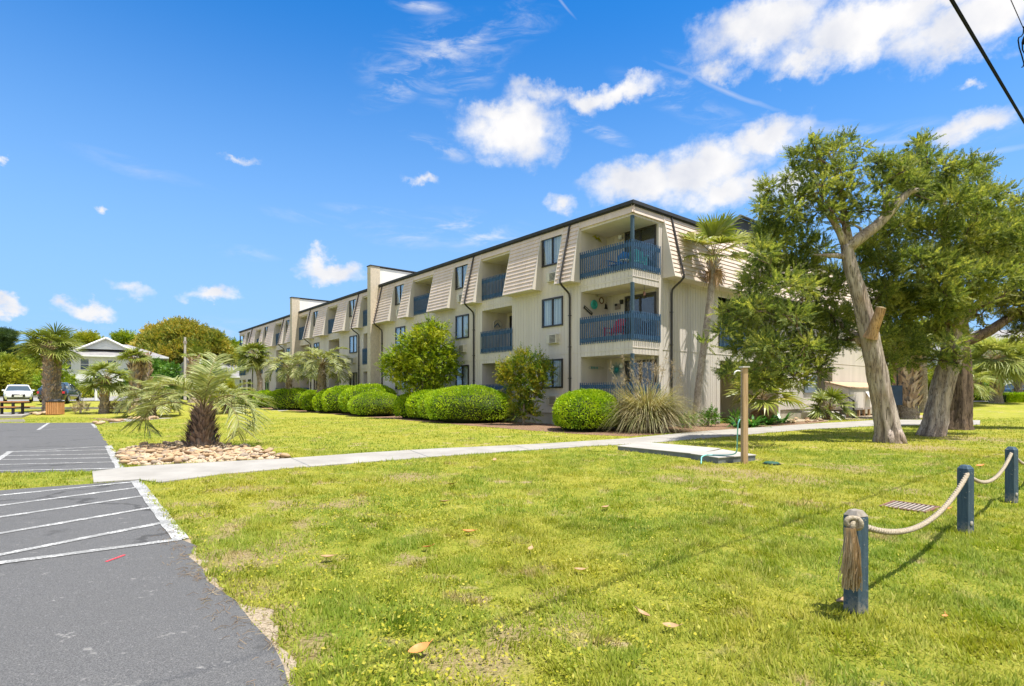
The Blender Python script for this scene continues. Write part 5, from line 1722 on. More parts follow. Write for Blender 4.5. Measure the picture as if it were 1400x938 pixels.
# ------------------------------------------------------------------ trees far behind
def backdrop():
    def crowntree(name, lab, px, d, top, wid, leaf, base_py=None, seed=0, group=None, dens=.5, ll=.35, dome=.55, bark_=None, low=.18, nn=16, dome_k=0):
        p = W(px, 540, d); p.z = float(gh(p.x, p.y))
        h = Z(p, top) - p.z; w = wid / FPX * d / 2
        cl = []
        for i in range(nn):
            u = i / nn
            a = i * 2.4 + seed
            rr = w * math.sqrt((i + .5) / nn) * .78
            zz = h * (low + (1 - low) * random.uniform(.25, .95) * math.sqrt(max(.05, 1 - (rr / w) ** 2 * .85)))
            s = w * random.uniform(.26, .42)
            if dome_k:
                zz = h * math.sqrt(max(.03, 1 - (rr / w) ** 2)) * (random.uniform(.88, 1.0) if i % 3 else random.uniform(.35, .7)); s = w * random.uniform(.20, .27); rr *= 1.08
            cl.append((p.x + math.cos(a) * rr, p.y + math.sin(a) * rr * .8, p.z + max(zz - s * .6, s * .6), s, s * dome * 1.3))
        cl.append((p.x, p.y, p.z + h - w * .25, w * .4, w * .25))
        return tree(name, lab, 'tree', p, [p - Vector((0, 0, .2)), p + Vector((.1, 0, h * .3)), p + Vector((-.1, 0, h * .6)), p + Vector((0, 0, h * .85))], [w * .08, w * .065, w * .045, .05], cl, M[leaf], M[bark_ or 'cedar_bark_dark'], ll * 2.6, ll, ll * .55, dens, 9, group, .3, True, None, 8)
    crowntree('live_oak', 'broad domed oak with orange brown tinted crown beside the white house', 250, 84, 440, 134, 'oakleaf', seed=1, dens=.6, ll=.40, nn=70, low=.1, dome_k=1)
    g = 'trees behind the parking lot'
    for i, (px, d, top, wid, leaf, ll, lab) in enumerate([
        (5, 62, 487, 66, 'yellowmass', .3, 'yellow green rounded tree behind the white car'), (42, 66, 497, 58, 'yellowmass', .3, 'low yellow green tree between the white car and the twin palms'), (78, 62, 498, 46, 'greenmass', .3, 'bushy green tree right behind the twin palms'),
        (-40, 64, 480, 80, 'greenmass', .3, 'green tree beyond the left edge of the lot'), (20, 74, 512, 70, 'dense', .3, 'dark hedge-like tree shading the street behind the white car'), (60, 95, 468, 60, 'greenmass', .4, 'distant round green tree left of the white house'),
        (120, 102, 457, 70, 'yellowmass', .42, 'distant tree rising behind the left roof slope of the white house'), (170, 104, 456, 70, 'greenmass', .42, 'distant tree rising behind the gable of the white house'), (95, 90, 470, 50, 'oakleaf', .4, 'tawny tree between the twin palms and the white house'),
        (205, 72, 492, 60, 'dense', .3, 'dark green bush in front of the broad oak'), (235, 68, 500, 50, 'dense', .3, 'rounded dark green tree at the foot of the broad oak'), (285, 74, 497, 60, 'greenmass', .3, 'green tree under the right side of the broad oak'),
        (318, 92, 468, 60, 'greenmass', .4, 'bright green tree beyond the far end of the block'), (300, 62, 512, 40, 'yellowmass', .26, 'yellow green bush near the far end of the block'), (340, 110, 478, 60, 'greenmass', .4, 'green tree partly hidden by the far end of the block'), (110, 58, 534, 40, 'yellowmass', .22, 'low bush by the corner of the white house')]):
        crowntree('broadleaf_tree', lab, px, d, top, wid, leaf, seed=i, group=g, ll=ll, dens=.42, low=.02 if wid < 75 else .1)
    # pines at the far left
    for px, d, top, lab in ((6, 120, 452, 'tall distant pine with flat layered branches at the left edge'), (26, 130, 476, 'smaller distant pine right of the tall one')):
        p = W(px, 540, d); p.z = float(gh(p.x, p.y)); h = Z(p, top) - p.z
        cl = [(p.x + random.uniform(-2.6, 2.6), p.y + random.uniform(-2, 2), p.z + h * random.uniform(.5, .97), random.uniform(1.0, 1.9), random.uniform(.35, .6)) for _ in range(15)] + [(p.x, p.y, p.z + h * .95, 1.3, .8)]
        tree('pine_tree', lab, 'tree', p, [p - Vector((0, 0, .2)), p + Vector((.2, 0, h * .5)), p + Vector((0, 0, h * .97))], [.3, .22, .06], cl, M['pineleaf'], M['cedar_bark_dark'], .9, .5, .09, .6, 10, 'distant pines', .5, True, None, 8)
    # right side beyond the cedars
    g2 = 'trees beyond the far street'
    for i, (px, d, top, wid, leaf, lab) in enumerate([(1228, 52, 500, 50, 'greenmass', 'green bush behind the blue board'), (1262, 56, 505, 44, 'yellowmass', 'yellow green bush behind the thin palm trunk'), (1335, 60, 500, 60, 'dense', 'dark green bush behind the short palm by the street'), (1420, 80, 470, 90, 'greenmass', 'tall green tree beyond the grey house')]):
        crowntree('broadleaf_tree', lab, px, d, top, wid, leaf, seed=i + 40, group=g2, ll=.26, dens=.5, low=.02)
    # hedge at the right street
    p0, p1 = W(1376, 545, 47), W(1460, 545, 47)
    r = thing('street_hedge', 'low clipped green hedge in front of the blue car', 'hedge', (p0.x, p0.y, float(gh(p0.x, p0.y))))
    L = p1.x - p0.x
    mb = MB(); mb.box((.1, .1, 0), (L, .9, .62)); mb.build('inner_twigs', M['clip_core'], r)
    n = 6000
    P = np.stack([RNG.uniform(0, L, n), np.where(RNG.random(n) < .6, 0.02, RNG.uniform(0, 1, n)), RNG.uniform(0.02, .72, n)], 1)
    topm = P[:, 1] > .03; P[topm, 2] = .70 + RNG.normal(size=topm.sum()) * .04
    D = norm(RNG.normal(size=(n, 3)) * .7 + np.where(topm[:, None], np.array([0, 0, 1.0]), np.array([0, -1.0, .3])))
    mb = MB(); mb.leaves(P, D, perp(D), .16, .10); mb.build('leaves', M['clip'], r)
    p = W(1340, 550, 50)
    clipped('low rounded green shrub behind the short palm by the far street', (p.x, p.y, float(gh(p.x, p.y))), 1.6, 1.2, 1.1, 2500, None, 0, .14)
    # low plants in the left bed
    for px, py, rr, lab in ((110, 556, .5, 'low reddish plant left of the short dark palm'), (163, 561, .55, 'brown grass tuft right of the short dark palm'), (178, 563, .45, 'low reddish plant in front of the bushy jelly palm'), (232, 562, .6, 'low green tuft in the mulch bed behind the foreground jelly palm')):
        p = W(px, py, 36); p.z = float(gh(p.x, p.y))
        bushy('low_plant', lab, 'plant', p, .3, [(p.x, p.y, p.z + rr * .5, rr, rr * .6)], M['pampas_dry'] if 'green' not in lab else M['shrubleaf'], .16, .04, 1.0, M['palmtrunk'], 'low plants in the mulch bed', .8, .35)


backdrop()

# ------------------------------------------------------------------ rope fence on the lawn
def rope_fence():
    spec = [((1170, 838), .690, .150, 'nearest blue bollard with the frayed rope knot hanging from it'), ((1320, 729.5), .715, .150, 'middle blue bollard of the rope fence'), ((1383, 687), .745, .150, 'farthest blue bollard of the rope fence at the right edge')]
    tops = []
    for (px, h, w, lab) in spec:
        p = G(*px)
        w *= .72
        r = thing('bollard', lab, 'bollard', p, R(22), 'blue rope fence bollards')
        b = MB(); b.box((-w / 2, -w / 2, -.08), (w / 2, w / 2, h - .03))
        b.build('post', M['blue_post'], r, bevel=.008)
        c = MB(); hw = w / 2 + .002
        c.add([(-hw, -hw, h - .03), (hw, -hw, h - .03), (hw, hw, h - .03), (-hw, hw, h - .03), (-hw * .55, -hw * .55, h + .012), (hw * .55, -hw * .55, h + .012), (hw * .55, hw * .55, h + .012), (-hw * .55, hw * .55, h + .012)],
              [(0, 1, 5, 4), (1, 2, 6, 5), (2, 3, 7, 6), (3, 0, 4, 7), (4, 5, 6, 7), (3, 2, 1, 0)])
        c.build('cap', M['cap_wood'] if h < .7 else M['blue_post'], r, bevel=.006)
        if h > .7:
            k = MB(); k.lathe([(0, -.004), (.022, -.004), (.024, .003), (.012, .006), (0, .007)], 12, 0, Matrix.Translation((0.0, -w / 2 - .003, .12)) @ Matrix.Rotation(R(90), 4, 'X'))
            k.build('bolt', M['wood_grey'], r)
        tops.append(p + Vector((0, 0, h)))

    def rope(pts, rad, lab, extra=None):
        r = thing('rope', lab, 'rope', pts[0], 0, 'ropes strung between the bollards')
        loc = np.array([tuple(Vector(p) - Vector(pts[0])) for p in pts])
        k = np.linspace(0, len(loc) - 1, 110)
        base = np.stack([np.interp(k, np.arange(len(loc)), loc[:, i]) for i in range(3)], 1)
        mb = MB()
        T = norm(np.gradient(base, axis=0)); U = norm(np.cross(T, np.array([0, 0, 1.0]))); Wv = np.cross(U, T)
        s = np.concatenate([[0], np.cumsum(np.linalg.norm(np.diff(base, axis=0), axis=1))])
        for ph in (0, 2.094, 4.189):                        # three strands laid round each other
            a = s / .055 * 2 * np.pi * .33 + ph
            mb.tube(base + (np.cos(a) * rad * .52)[:, None] * U + (np.sin(a) * rad * .52)[:, None] * Wv, rad * .60, 6)
        mb.build('strands', M['rope'], r, smooth=True)
        return r

    def hang(a, b, sag, n=24):
        return [a.lerp(b, i / n) + Vector((0, 0, -sag * 4 * (i / n) * (1 - i / n))) for i in range(n + 1)]
    a, b, c = tops
    rope(hang(a + Vector((.05, .01, -.10)), b + Vector((-.02, -.05, -.075)), .245), .022, 'near sagging pale rope ending in the frayed knot')
    r2 = rope(hang(b + Vector((.05, .02, -.10)), c + Vector((-.04, -.04, -.075)), .20), .020, 'far sagging rope between the middle and farthest bollard')
    r3 = rope(hang(c + Vector((.05, .02, -.10)), c + Vector((2.2, 1.85, -.07)), .24), .020, 'rope leaving the farthest bollard toward the right edge')
    # knot and frayed end on the near bollard
    near = [o for o in bpy.data.objects if o.get('label', '').startswith('near sagging')][0]
    o = a - Vector(near.location)
    k = MB()
    for i, (dx, dz, rr, tw) in enumerate(((-.088, -.050, .036, .0), (-.078, -.078, .034, 1.0), (-.058, -.058, .042, 2.0))):
        ang = np.linspace(0, 6.28, 18)
        pts = np.stack([o.x + dx + rr * np.cos(ang) * math.cos(tw), o.y - .10 + rr * np.cos(ang) * math.sin(tw) * .6, o.z + dz + rr * np.sin(ang) * .8], 1)
        k.tube(pts, .017, 7, cap=False)
    k.build('knot', M['rope'], near, smooth=True)
    t = MB()
    n = 520
    for i in range(n):
        x0, y0 = random.gauss(0, .010), random.gauss(0, .010)
        L = random.uniform(.24, .40)
        m = 6
        pts = [(o.x - .104 + x0 * (1 + 1.3 * j / m) - .012 * j / m + random.gauss(0, .003), o.y - .115 + y0 * (1 + 1.2 * j / m) - .03 * math.sin(j / m * 2.2), o.z - .085 - L * j / m) for j in range(m + 1)]
        t.tube(pts, .0030, 3, cap=False)
    t.build('frayed_end', M['rope_fray'], near)


rope_fence()


def lawn_things():
    # drain grate
    c = Vector((5.16, 7.17, 0))
    r = thing('drain_grate', 'rusty square drain grate set in the lawn behind the rope', 'grate', c, R(39))
    f = MB()
    for a, b in (((-.28, -.26, -.02), (.28, -.225, .022)), ((-.28, .225, -.02), (.28, .26, .022)), ((-.28, -.225, -.02), (-.245, .225, .022)), ((.245, -.225, -.02), (.28, .225, .022))):
        f.box(a, b)
    f.build('frame', M['rust'], r)
    b = MB()
    for i in range(9):
        y = -.20 + i * .05
        b.box((-.244, y - .010, -.01), (.244, y + .012, .020))
    b.build('bars', M['pale_metal'], r)
    v = MB(); v.box((-.244, -.224, -.03), (.244, .224, .008)); v.build('pit', M['black'], r)
    # low platform in two sections
    r = thing('low_platform', 'low grey wooden foot platform lying in two sections beside the path', 'platform', (4.1, 12.6, 0))

    def deck(poly, z, nm):
        q = [(x - 4.1, y - 12.6) for x, y in poly]
        m = MB(); m.prism(q, z - .02, z); m.build(nm + '_top', M['deck'], r, bevel=.004)
        cx, cy = np.mean(q, axis=0)
        m = MB(); m.prism([(cx + (x - cx) * .975, cy + (y - cy) * .975) for x, y in q], -.05, z - .021); m.build(nm + '_skirt', M['deck_side'], r)
    deck([(2.70, 14.25), (3.66, 15.35), (5.15, 13.62), (4.14, 12.40)], .115, 'long_section')
    deck([(3.97, 12.30), (4.30, 11.52), (5.32, 12.02), (5.03, 13.2), (4.6, 12.75)], .135, 'end_section')
    # outdoor shower post
    p = Vector((4.86, 11.55, 0))
    r = thing('shower_post', 'weathered square wooden post with a white spout at the platform', 'post', p, R(8))
    m = MB(); m.box((-.055, -.055, -.1), (.055, .055, 2.0)); m.build('post', M['wood_post'], r, bevel=.008)
    m = MB(); m.box((-.08, -.08, 2.001), (.08, .08, 2.035)); m.build('cap', M['wood_grey'], r, bevel=.006)
    m = MB(); m.tube([(-.05, 0, 1.93), (-.16, -.01, 1.945), (-.22, -.02, 1.92), (-.245, -.025, 1.86)], .014, 8); m.build('spout', M['white'], r, smooth=True)
    m = MB(); m.box((-.10, -.02, .92), (-.056, .02, .99)); m.tube([(-.07, 0, .99), (-.07, 0, 1.45), (-.062, 0, 1.9)], .010, 6); m.build('tap', M['pale_metal'], r)
    h0 = Vector((4.76, 11.53, .93))
    pts = [h0, h0 + Vector((-.05, -.02, -.08)), h0 + Vector((-.04, .04, -.4)), h0 + Vector((-.02, .1, -.72)), h0 + Vector((-.14, .22, -.775)), h0 + Vector((-.6, .30, -.775)), h0 + Vector((-.80, -.02, -.775)), h0 + Vector((-.86, -.16, -.78)), h0 + Vector((-.90, -.26, -.90))]
    k = np.linspace(0, len(pts) - 1, 50); P = np.array([tuple(q) for q in pts])
    sm = np.stack([np.interp(k, np.arange(len(P)), P[:, i]) for i in range(3)], 1)
    for _ in range(4):
        sm[1:-1] = (sm[:-2] + 2 * sm[1:-1] + sm[2:]) / 4
    m = MB(); m.tube(sm, .013, 8)
    tag(m.build('garden_hose', M['hose'], None, True), 'turquoise garden hose running from the wooden post over the platform', 'hose')
    q = Vector((5.38, 11.45, 0))
    r = thing('valve_lid', 'dark green round valve lid in the grass beside the wooden post', 'lid', q)
    m = MB(); m.lathe([(0, .05), (.13, .05), (.15, .035), (.15, -.02)], 16); m.build('cover', M['green_box'], r)
    m = MB(); m.lathe([(.155, .02), (.18, .02), (.18, -.03)], 16); m.build('rim', M['black_paint'], r)
    # fallen leaves: each one seen in the photo
    for px, py, L, mat, rz, lab in ((574, 898, .13, 'deadleaf_orange', 30, 'big orange fallen leaf at the bottom of the lawn'), (878, 850, .11, 'deadleaf_tan', 120, 'curled tan fallen leaf at the lower right centre of the lawn'), (917, 866, .10, 'deadleaf_tan', -20, 'brown fallen leaf right of the curled tan one'),
                                    (640, 733, .13, 'deadleaf_orange', 10, 'reddish fallen leaf in the middle of the lawn'), (585, 755, .10, 'deadleaf_orange', -10, 'reddish curled fallen leaf below left of the middle one'), (447, 769, .12, 'deadleaf_tan', 15, 'pale fallen leaf toward the parking lot'),
                                    (607, 691, .15, 'deadleaf_tan', 20, 'pale fallen leaf in the upper middle of the lawn'), (618, 666, .14, 'deadleaf_tan', 0, 'small fallen leaf below the path'), (827, 699, .13, 'deadleaf_tan', 40, 'fallen leaf below the platform'), (792, 787, .10, 'deadleaf_tan', 5, 'thin brown fallen leaf left of the curled tan one'),
                                    (725, 757, .09, 'deadleaf_tan', 70, 'small pale fallen leaf near the middle of the lawn'), (1295, 701, .12, 'deadleaf_orange', 0, 'orange fallen leaf beside the drain grate'), (1340, 640, .16, 'deadleaf_orange', 0, 'orange fallen leaf beyond the middle bollard'),
                                    (1156, 831, .13, 'deadleaf_tan', 20, 'brown fallen leaf at the foot of the nearest bollard'), (1293, 853, .06, 'deadleaf_orange', 40, 'tiny orange fallen leaf in the lower right lawn'), (676, 632, .16, 'deadleaf_tan', 80, 'upright grey brown leaf near the path edge')):
        p = G(px, py)
        o = MB(); n = 7
        v = []
        for i in range(n + 1):
            u = i / n; w = L * .27 * math.sin(math.pi * min(1, u * .96 + .03)) ** .8
            z = .045 + .30 * L * (u - .45) ** 2 * 2
            for s in (-1, 0, 1):
                v.append((L * (u - .5), s * w, z + abs(s) * w * .45))
        f = []
        for i in range(n):
            for j in range(2):
                f.append((3 * i + j, 3 * i + j + 1, 3 * i + j + 4, 3 * i + j + 3))
        f2 = [tuple(q) for q in f]
        o.add(v, f2)
        o.tube([(L * .46, 0, .05 + .1 * L), (L * .68, .01, .06 + .12 * L)], .0025, 4)
        ob = o.build('fallen_leaf', M[mat], None, True, p)
        ob.rotation_euler = (R(random.uniform(-12, 12)), R(random.uniform(-14, 10)), R(rz))
        tag(ob, lab, 'leaf', 'fallen leaves on the lawn')


lawn_things()


# ------------------------------------------------------------------ stone bed
def stones():
    protos = []
    for i in range(9):
        m = MB()
        m.ball((0, 0, 0), (.5, .34, .19), 9, 6, bump=.20)
        o = m.build('stone', M['stone'], None, True)
        protos.append(o)
    poly = np.array(P_rock)
    lo, hi = poly.min(0), poly.max(0)
    placed, out = [], []

    def put(x, y, z, s, lab, grp):
        i = len(out)
        pr = protos[i % 9]
        o = pr if i < 9 else pr.copy()
        if i >= 9:
            COL.objects.link(o)
        o.location = (x, y, z + s * .10)
        o.scale = (s, s * random.uniform(.8, 1.2), s * random.uniform(.75, 1.3))
        o.rotation_euler = (random.uniform(-.35, .35), random.uniform(-.35, .35), random.uniform(0, 6.28))
        tag(o, lab, 'stone', grp)
        out.append(o)
    n = 0
    tries = 0
    while n < 285 and tries < 30000:
        tries += 1
        x, y = RNG.uniform(lo, hi)
        if not in_poly(np.array([[x, y]]), poly)[0]:
            continue
        s = random.uniform(.12, .27)
        if any((x - a) ** 2 + (y - b) ** 2 < (.33 * (s + c)) ** 2 for a, b, c in placed):
            continue
        placed.append((x, y, s))
        put(x, y, .012 + random.uniform(0, .05), s, 'tan river stone in the bed round the foreground jelly palm', 'river stones round the foreground jelly palm')
        n += 1
    for (px, py) in [(132 + 9 * i + random.uniform(-3, 3), 579 - .75 * i + random.uniform(-1.5, 1.5)) for i in range(10)] * 2:
        p = G(px + random.uniform(-4, 4), py + random.uniform(-1.2, 1.2))
        put(p.x, p.y, .02, random.uniform(.3, .55), 'tan river stone in the far pile at the end of the narrow path', 'river stones at the end of the narrow path')
    for i in range(22):
        p = W(random.uniform(48, 86), random.uniform(566.5, 571), 35.2); p.z = float(gh(p.x, p.y))
        put(p.x, p.y - random.uniform(0, 1.5), float(p.z), random.uniform(.3, .5), 'pale stone around the foot of the twin palms', 'stones at the twin palms')
    for i in range(40):
        px = random.uniform(1072, 1262)
        p = E(px, random.uniform(.4, 2.2))
        put(p.x, p.y, .02, random.uniform(.2, .38), 'pale stone in the strip between the end wall and the sidewalk', 'stones along the end wall')
    # small rubble between the stones
    n = 2600
    P = RNG.uniform(lo, hi, (n * 2, 2)); P = P[in_poly(P, poly)][:n]
    m = MB()
    for x, y in P[:2000]:
        m.ball((x, y, .015), np.array([.05, .04, .03]) * random.uniform(.6, 1.6), 5, 4, bump=.2)
    tag(m.build('stone_rubble', M['stone'], None, True), kind='stuff')


stones()


# ------------------------------------------------------------------ cars, table, bin
def car(label, loc, rz, paint, L=4.75, Wd=1.84, H=1.45, suv=False):
    r = thing('parked_car', label, 'car', loc, rz, 'parked cars')
    hw = Wd / 2
    # stations along the length (front = -y): lower width, sill, belt height
    ys = np.array([-.5, -.485, -.44, -.33, -.20, 0, .2, .34, .44, .485, .5]) * L
    belt = np.array([.58, .70, .78, .88, .94, .96, .97, .98, .99 if not suv else 1.02, .93, .80]) * (H / 1.45)
    wid = np.array([.66, .82, .93, .99, 1, 1, 1, .99, .95, .86, .72]) * hw
    sill = np.array([.34, .26, .22, .2, .2, .2, .2, .2, .22, .28, .36])
    V = []
    for y, b, w, s in zip(ys, belt, wid, sill):
        V += [(-w * .93, y, s), (-w, y, s + (b - s) * .45), (-w * .985, y, b - .06), (-w * .88, y, b), (0, y, b + .03), (w * .88, y, b), (w * .985, y, b - .06), (w, y, s + (b - s) * .45), (w * .93, y, s)]
    k = len(ys); n = 9
    fs = [(i * n + j, i * n + (j + 1) % n, (i + 1) * n + (j + 1) % n, (i + 1) * n + j) for i in range(k - 1) for j in range(n)]
    fs += [tuple(range(n))[::-1], tuple((k - 1) * n + j for j in range(n))]
    m = MB(); m.add(V, fs); m.build('body', paint, r, smooth=True)
    # cabin: glass house and roof
    yb = np.array([-.24, -.09, .10, .30, .43 if suv else .40]) * L
    zt = np.array([.90, 1.32, 1.45, 1.40, .99]) * (H / 1.45)
    wt = np.array([.84, .68, .66, .66, .80]) * hw
    V = []
    for y, z, w in zip(yb, zt, wt):
        V += [(-hw * .90, y, .93 * H / 1.45), (-w, y, z), (w, y, z), (hw * .90, y, .93 * H / 1.45)]
    fs = [(i * 4 + j, i * 4 + j + 1, (i + 1) * 4 + j + 1, (i + 1) * 4 + j) for i in range(4) for j in range(3)]
    m = MB(); m.add(V, fs); m.build('windows', M['car_glass'], r)
    m = MB(); V = []
    for y, z, w in zip((-.10 * L, .0, .10 * L, .31 * L), np.array([1.315, 1.42, 1.458, 1.405]) * (H / 1.45), np.array([.70, .69, .68, .68]) * hw):
        V += [(-w, y, z - .03), (-w * .9, y, z + .012), (w * .9, y, z + .012), (w, y, z - .03)]
    m.add(V, [(i * 4 + j, i * 4 + j + 1, (i + 1) * 4 + j + 1, (i + 1) * 4 + j) for i in range(3) for j in range(3)])
    for s in (-1, 1):
        for (y0, z0, y1, z1) in ((-.24 * L, .93, -.09 * L, 1.34), (.02 * L, .93, .03 * L, 1.42), (.40 * L, .97, .31 * L, 1.39)):
            q = H / 1.45
            m.tube([(s * hw * .905, y0, z0 * q), (s * hw * .69, y1, z1 * q)], .035, 6)
    m.build('roof', paint, r, smooth=True)
    for s in (-1, 1):
        for y in (-.305 * L, .29 * L):
            w = MB()
            T = Matrix.Translation((s * (hw - .10), y, .33)) @ Matrix.Rotation(R(90), 4, 'Y')
            w.lathe([(.20, -.1), (.30, -.11), (.33, -.08), (.33, .08), (.30, .11), (.20, .1)], 22, 0, T)
            o = w.build('wheel', M['tyre'], r, smooth=True)
            w = MB(); w.lathe([(0, s * .095), (.06, s * .10), (.19, s * .085), (.21, s * .11)], 18, 0, T); w.build('rim', M['rim'], o)
        w = MB(); w.box((s * (hw + .02) - .09, -.17 * L - .05, .90), (s * (hw + .02) + .09, -.17 * L + .05, 1.03)); w.build('mirror', paint, r, bevel=.03)
        w = MB(); w.add([(s * hw * .52, -.485 * L - .03, .66), (s * hw * .92, -.445 * L - .03, .74), (s * hw * .97, -.42 * L, .84), (s * hw * .60, -.47 * L, .76)], [(0, 1, 2, 3)]); w.box((s * hw * .72 - .2, -.478 * L, .64), (s * hw * .72 + .18, -.455 * L, .76)); w.build('headlight', M['lamp'], r)
        w = MB(); w.box((s * hw * .72 - .24, .475 * L, .72), (s * hw * .72 + .20, .492 * L, .90)); w.build('tail_light', M['tail'], r, bevel=.015)
    w = MB(); w.box((-.42, -.505 * L, .42), (.42, -.485 * L, .66)); w.box((-.7, -.503 * L, .26), (.7, -.47 * L, .38)); w.build('grille', M['black_paint'], r)
    w = MB(); w.box((-.26, -.509 * L, .44), (.26, -.506 * L, .56)); w.build('front_plate', M['white'], r)
    w = MB(); w.box((-.26, .503 * L, .58), (.26, .507 * L, .70)); w.build('rear_plate', M['white'], r)
    w = MB(); w.box((-.80, .47 * L, .30), (.80, .508 * L, .48)); w.build('rear_bumper', M['black_paint'] if suv else paint, r, bevel=.03)
    return r


def street_things():
    def gp(px, py, d):
        p = W(px, py, d); p.z = float(gh(p.x, p.y)); return p
    p = gp(25, 550, 47); p.z += .07
    car('white sedan facing the viewer at the street on the far left', p, R(42), M['car_white'])
    p = gp(83, 550, 46); p.z += .07
    car('dark blue car seen from behind, right of the twin palms', p, R(203), M['car_dark'], 4.6, 1.86, 1.62, True)
    p = gp(1404, 540, 54); p.z += .07
    car('steel blue car parked behind the low hedge at the right edge', p, R(100), M['car_blue'], 4.7, 1.84, 1.5)
    # picnic table
    p = gp(-4, 566, 33.5); p.z = .16
    r = thing('picnic_table', 'orange stained picnic table with dark legs on its concrete pad', 'table', p, R(4))
    for y0 in (-.36, -.18, 0, .18):
        m = MB(); m.box((-1.5, y0, .72), (1.6, y0 + .165, .765)); m.build('top_board', M['wood_orange'], r)
    for y0 in (-.86, .58):
        m = MB(); m.box((-1.5, y0, .42), (1.55, y0 + .28, .465)); m.build('bench', M['wood_orange'], r)
    for x in (-1.1, .0, 1.2):
        m = MB(); m.box((x - .05, -.42, .0), (x + .05, -.30, .72)); m.box((x - .05, .28, .0), (x + .05, .40, .72)); m.box((x - .048, -.84, .34), (x + .048, .84, .418)); m.build('leg_frame', M['black_paint'], r)
    # litter bin with wooden slats
    p = gp(75.5, 566, 34.2)
    r = thing('litter_bin', 'square litter bin clad in reddish wooden slats with black lid', 'litter bin', p, R(10))
    m = MB(); m.box((-.29, -.29, .04), (.29, .29, .80)); m.build('liner', M['black'], r)
    m = MB()
    for k in range(6):
        x = -.33 + k * .115
        m.box((x, -.335, .03), (x + .085, -.30, .80)); m.box((x, .30, .03), (x + .085, .335, .80))
        m.box((-.335, x, .03), (-.30, x + .085, .80)); m.box((.30, x, .03), (.335, x + .085, .80))
    m.build('slats', M['wood_orange'], r)
    m = MB(); m.box((-.35, -.35, .801), (.35, .35, .86)); m.lathe([(.33, .86), (.30, .92), (.16, .97), (.16, .94)], 20); m.build('lid', M['black_paint'], r, bevel=.01)
    # wheel stop
    a, b = G(-70, 578.6), G(34, 577)
    d = b - a
    r = MB(); L = d.length
    r.add([(0, -.08, 0), (L, -.08, 0), (L, .08, 0), (0, .08, 0), (.06, -.055, .13), (L - .06, -.055, .13), (L - .06, .055, .13), (.06, .055, .13)], [(0, 1, 5, 4), (1, 2, 6, 5), (2, 3, 7, 6), (3, 0, 4, 7), (4, 5, 6, 7), (3, 2, 1, 0)])
    o = r.build('wheel_stop', M['concrete'], None, False, (a.x, a.y, .008)); o.rotation_euler = (0, 0, math.atan2(d.y, d.x))
    tag(o, 'long pale concrete wheel stop at the head of the far parking lot', 'wheel stop')
    # utility pole and white pipe post
    p = gp(253, 545, 62)
    r = thing('utility_pole', 'pale utility pole in front of the broad oak', 'pole', p)
    m = MB(); m.tube([(0, 0, -.2), (0, 0, Z(p, 461) - p.z)], [.16, .11], 10); m.build('shaft', M['wood_grey'], r)
    m = MB(); m.box((-.13, -.14, 6.4), (.13, .14, 6.7)); m.build('band', M['pale_metal'], r)
    p = gp(131, 540, 50)
    r = thing('vent_post', 'white post with small flared head in front of the white house', 'post', p)
    m = MB(); m.tube([(0, 0, -.1), (0, 0, 1.9)], .11, 10); m.build('shaft', M['white'], r)
    m = MB(); m.lathe([(.12, 1.88), (.30, 2.0), (.34, 2.16), (.22, 2.3), (0, 2.34)], 14); m.build('head', M['white'], r)


street_things()


